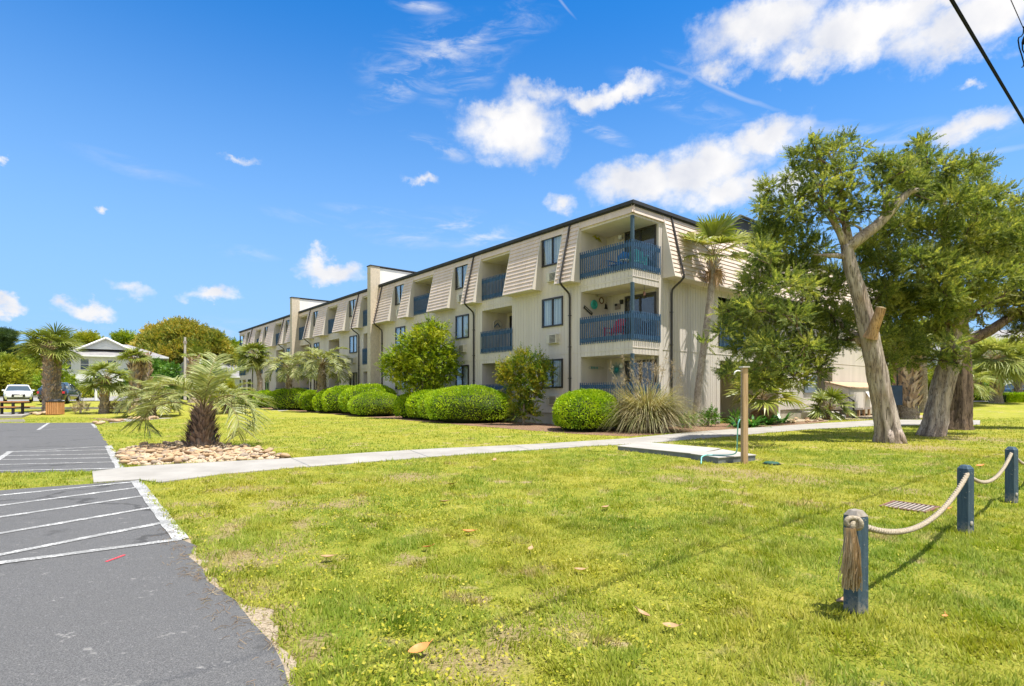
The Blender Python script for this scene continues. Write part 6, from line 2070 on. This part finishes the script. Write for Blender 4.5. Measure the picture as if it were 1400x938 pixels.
# ------------------------------------------------------------------ houses behind
def house(name, label, loc, rz, w, d, h, roofh, wall, roof, wins, gable=None, over=.5, hip=True, doors=()):
    r = thing(name, label, 'house', loc, rz)
    m = MB(); m.box((-w / 2, 0, -.4), (w / 2, d, h)); m.build('wall', wall, r)
    m = MB(); o = over
    if hip:
        v = [(-w / 2 - o, -o, h + .003), (w / 2 + o, -o, h + .003), (w / 2 + o, d + o, h + .003), (-w / 2 - o, d + o, h + .003), (-w / 2 + d * .45, d / 2, h + roofh), (w / 2 - d * .45, d / 2, h + roofh)]
        m.add(v, [(0, 1, 5, 4), (1, 2, 5), (2, 3, 4, 5), (3, 0, 4)])
    else:
        v = [(-w / 2 - o, -o, h + .003), (w / 2 + o, -o, h + .003), (w / 2 + o, d + o, h + .003), (-w / 2 - o, d + o, h + .003), (-w / 2 - o, d / 2, h + roofh), (w / 2 + o, d / 2, h + roofh)]
        m.add(v, [(0, 1, 5, 4), (2, 3, 4, 5), (1, 2, 5), (3, 0, 4)])
    ro = m.build('roof', roof, r)
    e = MB(); e.box((-w / 2 - o - .05, -o - .06, h - .18), (w / 2 + o + .05, -o - .0, h + .002)); e.box((-w / 2 - o - .05, -o + .002, h - .18), (-w / 2 - .002, d + o, h + .0)); e.box((w / 2 + .002, -o + .002, h - .18), (w / 2 + o + .05, d + o, h + .0)); e.box((-w / 2 - .003, -o + .002, h - .03), (w / 2 + .003, -.004, h))
    e.build('eaves', M['white'], ro)
    if gable:
        gx, gw, gh_, gz = gable
        g = MB(); y0 = .9
        g.add([(gx - gw / 2, y0, gz), (gx + gw / 2, y0, gz), (gx, y0, gz + gh_)], [(0, 1, 2)])
        g.build('gable', wall, r)
        g = MB()
        for s in (-1, 1):
            q = [(gx, y0 - .35, gz + gh_ + .12), (gx + s * (gw / 2 + .35), y0 - .35, gz - .12), (gx + s * (gw / 2 + .35), d * .7, gz - .12), (gx, d * .7, gz + gh_ + .12)]
            g.quad(q)
        o2 = g.build('gable_roof', roof, r)
        g = MB()
        for s in (-1, 1):
            g.tube([(gx, y0 - .37, gz + gh_ + .04), (gx + s * (gw / 2 + .35), y0 - .37, gz - .20)], .13, 4)
        g.build('bargeboard', M['white'], o2)
        g = MB(); g.add([(gx - gw * .18, y0 - .03, gz + .02), (gx + gw * .18, y0 - .03, gz + .02), (gx, y0 - .03, gz + gh_ * .34)], [(0, 1, 2)]); g.build('gable_vent', M['white'], r)
    for (x, z, ww, hh) in wins:
        f = MB(); t = .09
        f.box((x - ww / 2 - t, -.05, z - t), (x + ww / 2 + t, -.002, z)); f.box((x - ww / 2 - t, -.05, z + hh), (x + ww / 2 + t, -.002, z + hh + t)); f.box((x - ww / 2 - t, -.05, z), (x - ww / 2, -.002, z + hh)); f.box((x + ww / 2, -.05, z), (x + ww / 2 + t, -.002, z + hh)); f.box((x - ww / 2, -.045, z + hh / 2 - .03), (x + ww / 2, -.003, z + hh / 2 + .03))
        o = f.build('window', M['white'], r)
        g = MB(); g.box((x - ww / 2, -.02, z), (x + ww / 2, -.004, z + hh)); g.build('pane', M['pane_dark'], o)
    for (x, ww, hh) in doors:
        g = MB(); g.box((x - ww / 2, -.06, -.3), (x + ww / 2, -.004, hh)); g.build('door', M['white'], r)
    return r


def houses():
    def gp(px, d):
        p = W(px, 540, d); p.z = float(gh(p.x, p.y)); return p
    p = gp(147, 70)
    house('house', 'white two storey house with grey hip roof and wide front gable beyond the parking lot', p, R(32), 12.0, 9.0, 5.0, 1.8, M['house_white'], M['shingle'], [(-3.9, 3.2, .55, 1.3), (-2.3, 3.2, .8, 1.3), (.4, 3.0, .9, 1.4), (2.6, 3.0, .8, 1.2), (4.3, 3.2, .55, 1.2), (-3.6, .4, .8, 1.4), (-.6, .3, 1.2, 1.5)], (-.2, 5.3, 1.40, 5.85), .55, True, [(1.8, 1.6, 2.2)])
    p = gp(52, 92)
    house('house', 'low house with red brown walls and pale roof behind the twin palms', p, 0, 9, 8, 4.4, 2.0, M['shingle_red'], M['shingle'], [(-2, 1.2, 1.2, 1.4), (2, 1.2, 1.2, 1.4)])
    p = gp(309, 80)
    house('house', 'small grey gabled house beyond the far end of the block', p, R(70), 7, 6, 3.8, 2.4, M['house_grey'], M['shingle'], [(-1, 1.2, 1.0, 1.4)], None, .4, False)
    p = gp(1268, 76)
    house('house', 'white house with upper windows seen between the cedar trunks', p, R(-6), 12, 9, 5.6, 2.2, M['house_white'], M['shingle'], [(-4, 3.3, 1.3, 1.2), (0, 3.3, 1.3, 1.2), (.9, 3.3, .9, 1.2), (3.5, 3.3, 1.3, 1.2), (-3, .7, 1.4, 1.5), (3, .7, 1.4, 1.5)], None, .5, True, [(0, 1.2, 2.2)])
    p = gp(1400, 66)
    house('house', 'grey clapboard house with white trimmed windows at the right edge', p, R(-10), 13, 9, 6.0, 2.4, M['house_grey'], M['shingle'], [(-4.6, 3.5, 1.0, 1.3), (-2.4, 3.5, 1.0, 1.3), (0, 3.5, 1.0, 1.3), (2.4, 3.5, 1, 1.3), (-3.2, .6, 1.1, 1.5), (-.7, .6, .9, 1.5), (2, .6, 1.1, 1.5)], None, .5, True, [(-1.9, 1.0, 2.1)])
    p = gp(1500, 74)
    house('house', 'white house beyond the right edge of the lawn', p, R(-10), 12, 9, 5.6, 2.2, M['house_white'], M['shingle'], [(-3, 3.3, 1.0, 1.3), (1, 3.3, 1.0, 1.3)])


houses()


# ------------------------------------------------------------------ things on and against the block
def corner_things():
    zf = [FB + ST * i for i in range(3)]

    def side(px, py):
        """point on the inner side wall of the corner balcony"""
        k = (px - CX) / FPX; t = CBY - .03
        bx, by = BC.x + DT_.x * t, BC.y + DT_.y * t
        s = (k * by - bx) / (DS_.x - k * DS_.y)
        p = blockpt(s, t, 0); p.z = Z(p, py); return p

    def back(px, py):
        k = (px - CX) / FPX; s = CBX - .03
        bx, by = BC.x + DS_.x * s, BC.y + DS_.y * s
        t = (bx - k * by) / (-DT_.x + k * DT_.y)
        p = blockpt(s, t, 0); p.z = Z(p, py); return p
    SIDE, BACK = YAW, YAW - R(90)          # local x runs along the wall, -y out of it

    def ring(p, rz, r0, tubeR, mat, lab, face=None):
        o = thing('wall_ring', lab, 'wall decoration', p, rz, 'decorations on the corner balcony walls')
        a = np.linspace(0, 2 * np.pi, 25)
        m = MB(); m.tube(np.stack([np.cos(a) * r0, np.zeros(25) - .02, np.sin(a) * r0], 1), tubeR, 6, cap=False); m.build('rim', M[mat], o, smooth=True)
        m = MB(); m.lathe([(0, -.012), (r0, -.012), (r0, .0)], 24, 0, Matrix.Rotation(R(90), 4, 'X')); m.build('face', M[face or 'wall'], o)
        return o
    ring(side(812, 416.5), SIDE, .17, .045, 'turq', 'round turquoise ring on the middle corner balcony wall', 'turq')
    ring(side(822, 411), SIDE, .13, .025, 'rust', 'red rimmed round clock on the middle corner balcony wall', 'white')
    ring(side(816, 403), SIDE, .10, .022, 'wood_grey', 'small grey ring above the red rimmed clock', 'deck')
    # plank sign: writing too small to read, only pale strokes
    p = side(804, 424.5)
    o = thing('plank_sign', 'slanting dark plank sign on the middle corner balcony wall', 'sign', p, SIDE)
    o.rotation_euler = (0, R(28), SIDE)
    m = MB(); m.box((-.30, -.02, -.065), (.30, .0, .065)); m.build('board', M['black_paint'], o)
    m = MB()
    for k in range(7):
        m.box((-.23 + k * .068, -.024, -.025 + .01 * (k % 2)), (-.23 + k * .068 + .035, -.021, .025))
    m.build('lettering', M['wood_grey'], o)
    # things on the back wall, middle floor
    p = back(844.5, 419)
    o = thing('flag_plaque', 'striped red and white plaque with dark canton on the middle balcony wall', 'wall decoration', p, BACK, 'decorations on the corner balcony walls')
    m = MB()
    for k in range(5):
        m.box((-.16, -.02, -.13 + k * .05), (.16, 0, -.108 + k * .05))
    m.build('stripes', M['rust'], o)
    m = MB(); m.box((-.16, -.012, -.14), (.16, -.002, .13)); m.build('board', M['deck'], o)
    m = MB(); m.box((-.16, -.026, .03), (-.01, -.021, .13)); m.build('canton', M['black_paint'], o)
    p = back(851, 413)
    o = thing('wall_lantern', 'small black wall lantern beside the middle balcony door', 'lamp', p, BACK)
    m = MB(); m.box((-.04, -.03, -.09), (.04, 0, .11)); m.build('backplate', M['black_paint'], o)
    m = MB(); m.lathe([(.02, -.10), (.055, -.07), (.075, .06), (.02, .10)], 8, 0, Matrix.Translation((0, -.10, .0))); m.build('cage', M['black_paint'], o)
    p = back(829.5, 420)
    o = thing('hanging_bell', 'small dark hanging ornament in the corner of the middle balcony', 'wall decoration', p, BACK, 'decorations on the corner balcony walls')
    m = MB(); m.lathe([(.02, .14), (.05, .1), (.06, 0), (.09, -.09), (.07, -.1)], 12, 0, Matrix.Translation((0, -.07, 0))); m.build('body', M['black_paint'], o)
    m = MB(); m.tube([(0, -.07, .13), (0, -.04, .2), (0, 0, .2)], .008, 5); m.build('hook', M['black_paint'], o)
    # ground floor: sun burst and driftwood fish
    p = back(843, 506)
    o = thing('sunburst', 'spiky teal metal sunburst on the lower corner balcony wall', 'wall decoration', p, BACK, 'decorations on the corner balcony walls')
    m = MB()
    for k in range(20):
        a = k * math.pi / 10; L = .36 if k % 2 else .26
        m.add([(math.cos(a - .13) * .11, -.02, math.sin(a - .13) * .11), (math.cos(a + .13) * .11, -.02, math.sin(a + .13) * .11), (math.cos(a + .03) * L, -.04, math.sin(a + .03) * L), (math.cos(a - .03) * L, -.04, math.sin(a - .03) * L)], [(0, 1, 2, 3)])
    m.build('rays', M['teal'], o)
    m = MB(); m.ball((0, -.03, 0), (.12, .05, .12), 16, 8); m.build('disc', M['teal'], o, smooth=True)
    p = side(816, 503)
    o = thing('driftwood_fish', 'pale wooden fish on the lower corner balcony wall', 'wall decoration', p, SIDE, 'decorations on the corner balcony walls')
    m = MB(); V = [(-.55, 0), (-.42, .07), (-.1, .05), (.15, .09), (.42, .04), (.5, 0), (.42, -.05), (.15, -.08), (-.1, -.05), (-.42, -.06)]
    m.prism([(x, z) for x, z in V], -.02, .02, 0, Matrix.Rotation(R(90), 4, 'X')); m.build('body', M['wood_grey'], o)
    m = MB()
    for k in range(5):
        m.box((-.40 + k * .1, -.035, -.05), (-.36 + k * .1, -.022, .05))
    m.build('scales', M['teal'], o)
    # lamps beside the corner doors
    for px, py, lab in ((850, 325, 'white globe lamp on the top corner balcony wall'), (852, 500.5, 'white globe lamp beside the lower corner balcony door')):
        p = back(px, py)
        o = thing('globe_lamp', lab, 'lamp', p, BACK, 'globe lamps on the corner balconies')
        m = MB(); m.ball((0, -.11, 0), (.10, .10, .11), 14, 9); m.build('globe', M['white'], o, smooth=True)
        m = MB(); m.lathe([(0, .0), (.05, .0), (.05, .04), (.03, .06)], 10, 0, Matrix.Rotation(R(90), 4, 'X')); m.build('mount', M['pale_metal'], o)
    p = side(815, 328)
    o = thing('lizard_ornament', 'pale green lizard ornament on the top corner balcony wall', 'wall decoration', p, SIDE, 'decorations on the corner balcony walls')
    m = MB(); m.tube([(-.28, -.03, .10), (-.15, -.03, .14), (0, -.03, .06), (.14, -.03, .08), (.26, -.03, .0), (.34, -.03, -.1)], [.01, .03, .045, .04, .02, .005], 8)
    for x, z in ((-.1, .12), (.1, .06)):
        for s in (-1, 1):
            m.tube([(x, -.03, z), (x + .05, -.03, z + s * .1), (x + .1, -.03, z + s * .11)], .013, 5)
    m.build('body', M['clover'], o, smooth=True)
    p = blockpt(.9, .12, zf[1] + 2.0)
    o = thing('wind_chime', 'small dark wind chime under the middle balcony ceiling', 'wind chime', p)
    m = MB(); m.tube([(0, 0, .25), (0, 0, .0)], .006, 5); m.build('cord', M['black_paint'], o)
    m = MB(); m.box((-.04, -.04, -.16), (.04, .04, 0)); m.build('tubes', M['rust'], o)

    # balcony chairs
    def chair(p, rz, mat, lab, seat=.40, back_h=.95, grp='chairs on the corner balconies'):
        o = thing('balcony_chair', lab, 'chair', p, rz, grp)
        m = MB(); m.box((-.27, -.27, seat - .03), (.27, .25, seat)); m.build('seat', M[mat], o, bevel=.008)
        m = MB()
        for k in range(5):
            x = -.24 + k * .12
            m.add([(x - .05, .22, seat - .02), (x + .05, .22, seat - .02), (x + .05, .40, back_h + .05 * (2 - abs(k - 2))), (x - .05, .40, back_h + .05 * (2 - abs(k - 2))), (x - .05, .245, seat - .02), (x + .05, .245, seat - .02), (x + .05, .425, back_h + .05 * (2 - abs(k - 2))), (x - .05, .425, back_h + .05 * (2 - abs(k - 2)))], [(0, 1, 2, 3), (7, 6, 5, 4), (0, 3, 7, 4), (1, 5, 6, 2), (3, 2, 6, 7)])
        m.build('backrest', M[mat], o)
        for sx in (-1, 1):
            m = MB(); m.box((sx * .31 - .05, -.30, seat + .19), (sx * .31 + .05, .30, seat + .215)); m.build('armrest', M[mat], o)
            for y in (-.26, .22):
                m = MB(); m.box((sx * .30 - .025, y - .025, 0), (sx * .30 + .025, y + .025, seat + .189)); m.build('leg', M[mat], o)
        return o
    FACE = YAW - R(90)
    chair(blockpt(.62, 1.28, zf[2] + .004), FACE, 'bluep', 'bright blue plastic slat chair on the top corner balcony')
    chair(blockpt(.85, .40, zf[2] + .004), FACE + R(50), 'turq', 'turquoise slat chair behind the top corner railing')
    chair(blockpt(.55, 1.42, zf[1] + .004), FACE, 'red', 'bright red slat chair on the middle corner balcony')
    chair(blockpt(.70, .62, zf[1] + .004), FACE + R(20), 'black_paint', 'black slat chair on the middle corner balcony')
    p = blockpt(.45, .78, zf[2] + .004)
    o = thing('side_table', 'small round white side table beside the blue chair', 'table', p)
    m = MB(); m.lathe([(0, .50), (.22, .50), (.23, .485), (.22, .47), (0, .47)], 18); m.build('table_top', M['white'], o)
    for k in range(3):
        a = k * 2.094; m = MB(); m.tube([(math.cos(a) * .10, math.sin(a) * .10, .47), (math.cos(a) * .2, math.sin(a) * .2, 0)], .014, 6); m.build('leg', M['black_paint'], o)
    # ornament inside the second balcony
    p = blockpt(1.0, 10.12, zf[1] + 1.55)
    o = thing('wall_ring', 'large pale wire ring on the wall of the second middle balcony', 'wall decoration', p, SIDE)
    a = np.linspace(0, 2 * np.pi, 25)
    m = MB(); m.tube(np.stack([np.cos(a) * .28, np.zeros(25) - .03, np.sin(a) * .28], 1), .03, 6, cap=False); m.build('rim', M['wood_grey'], o)
    m = MB(); m.tube([(-.2, -.03, -.1), (0, -.05, .1), (.2, -.03, -.08)], .03, 6); m.build('motif', M['blue_rail'], o)


corner_things()


def endwall_things():
    # slate sign by the doorway
    p0 = E(1099.5, .04); p1 = E(1116, .04)
    p = p0.copy(); zt, zb = Z(p, 514), Z(p, 537)
    o = thing('wall_sign', 'slate grey notice board with pale lines on the end wall', 'sign', (p.x, p.y, zb), YAW)
    w = (p1 - p0).length
    m = MB(); m.box((0, -.05, 0), (w, 0, zt - zb)); m.build('board', M['sign_grey'], o, bevel=.01)
    m = MB()
    for k, (a, b) in enumerate(((.2, .75), (.15, .85), (.25, .8))):
        z = (zt - zb) * (.68 - .17 * k)
        x = a
        while x < b:
            L = random.uniform(.04, .10)
            m.box((w * x, -.056, z), (w * min(b, x + L), -.051, z + .05)); x += L + .025
    m.build('lettering', M['white'], o)
    # lean-to utility cupboard on posts
    a = E(1160, 1.35); b = E(1216, 1.35)
    W_ = (b - a).length
    zb, zt = .42, Z(a, 531)
    o = thing('utility_cupboard', 'cream lean-to utility cupboard on short posts against the end wall', 'cupboard', (a.x, a.y, 0), YAW)
    m = MB(); m.box((0, 0, zb), (W_, 1.3, zt)); m.build('body', M['wall'], o)
    m = MB(); m.add([(-.08, -.10, zt + .005), (W_ + .1, -.10, zt + .005), (W_ + .1, 1.3, zt + .36), (-.08, 1.3, zt + .36), (-.08, -.10, zt + .075), (W_ + .1, -.10, zt + .075), (W_ + .1, 1.3, zt + .43), (-.08, 1.3, zt + .43)], [(0, 1, 5, 4), (1, 2, 6, 5), (2, 3, 7, 6), (3, 0, 4, 7), (4, 5, 6, 7), (3, 2, 1, 0)]); m.build('roof', M['tan_roof'], o)
    m = MB(); m.add([(.0, 0.002, zt), (.0, 1.3, zt), (0, 1.3, zt + .35)], [(0, 1, 2)]); m.build('gable_end', M['lap'], o)
    for k in range(3):
        x = .1 + k * W_ / 3
        m = MB(); m.box((x, -.03, zb + .1), (x + W_ / 3 - .12, -.004, zt - .12)); d = m.build('door', M['trimc'], o, bevel=.006)
    x = .1 + W_ / 3 + .15
    m = MB(); m.add([(x, -.036, zt - .18), (x + .8, -.036, zt - .18), (x + .8, -.30, zt - .62), (x, -.30, zt - .62)], [(0, 1, 2, 3), (3, 2, 1, 0)]); m.build('flap', M['white_panel'], o)
    m = MB(); m.box((x, -.05, zb + .16), (x + .8, -.034, zb + .55)); m.build('vent_grille', M['ac'], o)
    n = 9
    for k in range(n):
        x = .05 + (W_ - .2) * k / (n - 1)
        m = MB(); m.box((x, .02, -.05), (x + .12, .14, zb)); m.build('leg', M['wood_post'], o)
    # handrail and steps at the doorway
    p = E(1167, 2.1)
    o = thing('handrail', 'black sloping handrail with one post in front of the doorway', 'handrail', p, YAW)
    h = Z(p, 548)
    m = MB(); m.tube([(0, 0, -.05), (0, 0, h)], .055, 8); m.build('post', M['black_paint'], o)
    q = E(1141, .35); lq = Matrix.Rotation(-YAW, 4, 'Z') @ (q - p)
    m = MB(); m.tube([(.12, 0, h - .02), (0, 0, h), (lq.x, lq.y, Z(q, 531))], .035, 8); m.tube([(lq.x, lq.y, .2), (lq.x, lq.y, Z(q, 531))], .03, 6); m.build('rail', M['black_paint'], o)
    m = MB(); m.tube([(0, 0, .12), (lq.x, lq.y, Z(q, 531) - h + .12)], .022, 6); m.build('lower_rail', M['black_paint'], o)
    s = E(1128, .9)
    o = thing('door_steps', 'two shaded concrete steps below the brown doorway', 'steps', s, YAW)
    m = MB(); m.box((-1.1, -.7, 0), (1.1, .85, .18)); m.build('lower_step', M['floor_conc'], o)
    m = MB(); m.box((-1.1, -.35, .182), (1.1, .85, .36)); m.build('upper_step', M['floor_conc'], o)
    # dark blue board on a pole
    p = W(1227, 570, 30.5); p.z = 0
    o = thing('blue_board', 'dark blue board on a slim black pole behind the bare leaning cedar', 'sign', p, R(-10))
    zt, zb = Z(p, 527), Z(p, 554)
    m = MB(); m.box((-.32, -.04, zb), (.24, .04, zt)); m.build('board', M['navy'], o, bevel=.01)
    m = MB(); m.tube([(.03, .085, -.1), (.03, .085, Z(p, 506))], .045, 8); m.build('pole', M['black_paint'], o)
    p = W(1222, 570, 31.5); p.z = 0
    m = MB(); m.box((-.5, -.3, 0), (.55, .3, .5)); m.box((-.53, -.33, .501), (.58, .33, .56))
    tag(m.build('utility_box', M['found'], None, False, p), 'low grey green utility box behind the bare leaning cedar', 'box')


endwall_things()


# ------------------------------------------------------------------ wires overhead
def wires():
    d = DS_
    def run(name, p, rad, lab, a=-26, b=75, twin=0.0):
        o = thing(name, lab, 'cable', p)
        n = 60
        for k, off in enumerate((0.0, twin) if twin else (0.0,)):
            pts = [tuple(d * (a + (b - a) * i / n) + Vector((0, 0, off + .6 * ((a + (b - a) * i / n) / 60) ** 2))) for i in range(n + 1)]
            m = MB(); m.tube(pts, rad, 6); m.build('strand', M['cable'], o)
        return o
    run('overhead_cable', W(1300, 0, 4.98), .011, 'thick black twin overhead cable crossing the upper right corner', twin=.026)
    o = run('overhead_wire', W(1394, 27, 7.4), .005, 'thin overhead wire at the top right edge')
    p = W(1402, 70, 7.55)
    o = thing('cable_loop', 'looped black cable hanging from the thin overhead wire', 'cable', p)
    m = MB()
    k = .0100
    pts = [(-.02, 0, .34), (-.03, 0, .24), (-.06, 0, .20), (-.09, 0, .19), (-.10, 0, .15), (-.085, 0, .05), (-.05, 0, -.06), (-.02, 0, -.17), (-.03, 0, -.21), (-.05, 0, -.22)]
    m.tube(pts, .008, 6); m.build('loop', M['cable'], o)
    m = MB(); m.tube([(-.02, 0, .20), (-.045, 0, .12), (-.04, 0, .02), (-.01, 0, -.04), (.03, 0, .05), (.02, 0, .3)], .008, 6); m.box((-.03, -.02, .10), (.06, .02, .17)); m.build('clamp', M['cable'], o)


wires()


# ------------------------------------------------------------------ grass blades near the viewer
def grass():
    polys = [P_near, P_far, P_walk, P_rock, P_path2]
    decks = [np.array([(2.66, 14.25), (3.66, 15.42), (5.2, 13.62), (5.4, 12.02), (4.3, 11.45), (3.9, 12.5)]), np.array([(4.82, 7.22), (5.24, 7.56), (5.52, 7.1), (5.06, 6.76)])]

    def scatter(n, y0, y1, pw, margin=1.12):
        u = RNG.random(n)
        y = (y0 ** pw + u * (y1 ** pw - y0 ** pw)) ** (1 / pw)
        x = RNG.uniform(-1, 1, n) * (y * .93 * margin + 1.5)
        P = np.stack([x, y], 1)
        keep = np.ones(n, bool)
        for q in polys + decks:
            keep &= ~in_poly(P, q)
        keep &= ~((in_poly(P, P_sand)) & (RNG.random(n) > .22))
        keep &= ~((in_poly(P, P_bed)) & (RNG.random(n) > .02))
        for px, py, r in WORN:
            g = G(px, py)
            rel = np.hypot(P[:, 0] - g.x, P[:, 1] - g.y) / r
            keep &= ~((rel < 1.35) & (RNG.random(n) > .42 + .55 * np.clip(rel / 1.25, 0, 1) ** 1.5))
        return P[keep]

    def field(P, s, ph):
        x, y = P[:, 0] * s, P[:, 1] * s
        return np.sin(x * 1.7 + 1.9 * np.sin(y * 1.1 + ph)) * np.sin(y * 1.9 + 1.7 * np.sin(x * 1.3 - ph)) + .5 * np.sin(x * 4.3 + ph + 1.3 * np.sin(y * 3.1)) * np.sin(y * 3.7 - ph)

    def blades(P, L0, L1, w0, mb, mat=0):
        g = field(P, 1.6, .4) * .5 + field(P, 5.5, 2.0) * .5          # tufts and thin spots
        P = P[RNG.random(len(P)) < np.clip(.72 + .55 * g, .16, 1)]
        n = len(P)
        g = field(P, 1.6, .4) * .5 + field(P, 5.5, 2.0) * .5
        az = RNG.uniform(0, 6.283, n) * .55 + 2.2 * field(P, 2.5, 1.1); el = np.clip(RNG.uniform(.25, 1.35, n) + .12 * g, .15, 1.5)
        D = np.stack([np.cos(az) * np.cos(el), np.sin(az) * np.cos(el), np.sin(el)], 1)
        S = np.stack([-np.sin(az + RNG.normal(size=n) * .6), np.cos(az), np.zeros(n)], 1); S = norm(S)
        L = RNG.uniform(L0, L1, n) * np.clip(1 + .5 * g, .5, 1.6) * np.where(RNG.random(n) < .04, 1.6, 1); w = w0 * RNG.uniform(.6, 1.4, n)
        B = np.concatenate([P, gh(P[:, 0], P[:, 1])[:, None] - .004], 1)
        mb.leaves(B, D, S, L, w, mat, 0, .35)
    mb = MB()
    blades(scatter(480000, 1.6, 6.5, 1.15), .025, .066, .0085, mb)
    blades(scatter(340000, 6.0, 14.0, 1.1), .03, .068, .013, mb)
    blades(scatter(190000, 13.5, 32.0, 1.05), .035, .070, .024, mb)
    tag(mb.build('lawn_grass', M['blade']), kind='stuff')
    # creeping yellow weeds, mostly toward the parking lot
    P = scatter(90000, 2.6, 12, 1.2)
    wgt = np.exp(-((P[:, 0] + .35 * P[:, 1] - .3) / (1.2 + .22 * P[:, 1])) ** 2)
    cl = np.sin(P[:, 0] * 2.1 + 1.3 * np.sin(P[:, 1] * 1.3)) * np.sin(P[:, 1] * 1.7 + 1.1 * np.sin(P[:, 0] * 1.9))
    P = P[(RNG.random(len(P)) < wgt * .75 + .05) & (cl + RNG.normal(size=len(P)) * .45 > .05)]
    n = len(P)
    az = RNG.uniform(0, 6.283, n); el = RNG.uniform(-.1, .7, n)
    D = np.stack([np.cos(az) * np.cos(el), np.sin(az) * np.cos(el), np.sin(el)], 1)
    mb = MB(); mb.leaves(np.concatenate([P, RNG.uniform(.015, .045, n)[:, None]], 1), D, norm(np.cross(D, np.array([0, 0, 1.0]) + RNG.normal(size=(n, 3)) * .3)), RNG.uniform(.012, .036, n), RNG.uniform(.010, .024, n))
    tag(mb.build('ground_cover', M['clover']), kind='stuff')
    # dry runners along the asphalt edge
    mb = MB()
    e = np.array(P_sand); 
    for i in range(330):
        a = e[random.randrange(len(e))]; x, y = a[0] + random.gauss(0, .07), a[1] + random.gauss(0, .07)
        az = random.uniform(0, 6.28); L = random.uniform(.03, .10)
        mb.tube([(x, y, .01), (x + math.cos(az) * L * .5, y + math.sin(az) * L * .5, .012 + random.uniform(0, .02)), (x + math.cos(az + .4) * L, y + math.sin(az + .4) * L, .010)], .0014, 3, cap=False)
    tag(mb.build('dry_runners', M['drystem']), kind='stuff')


grass()
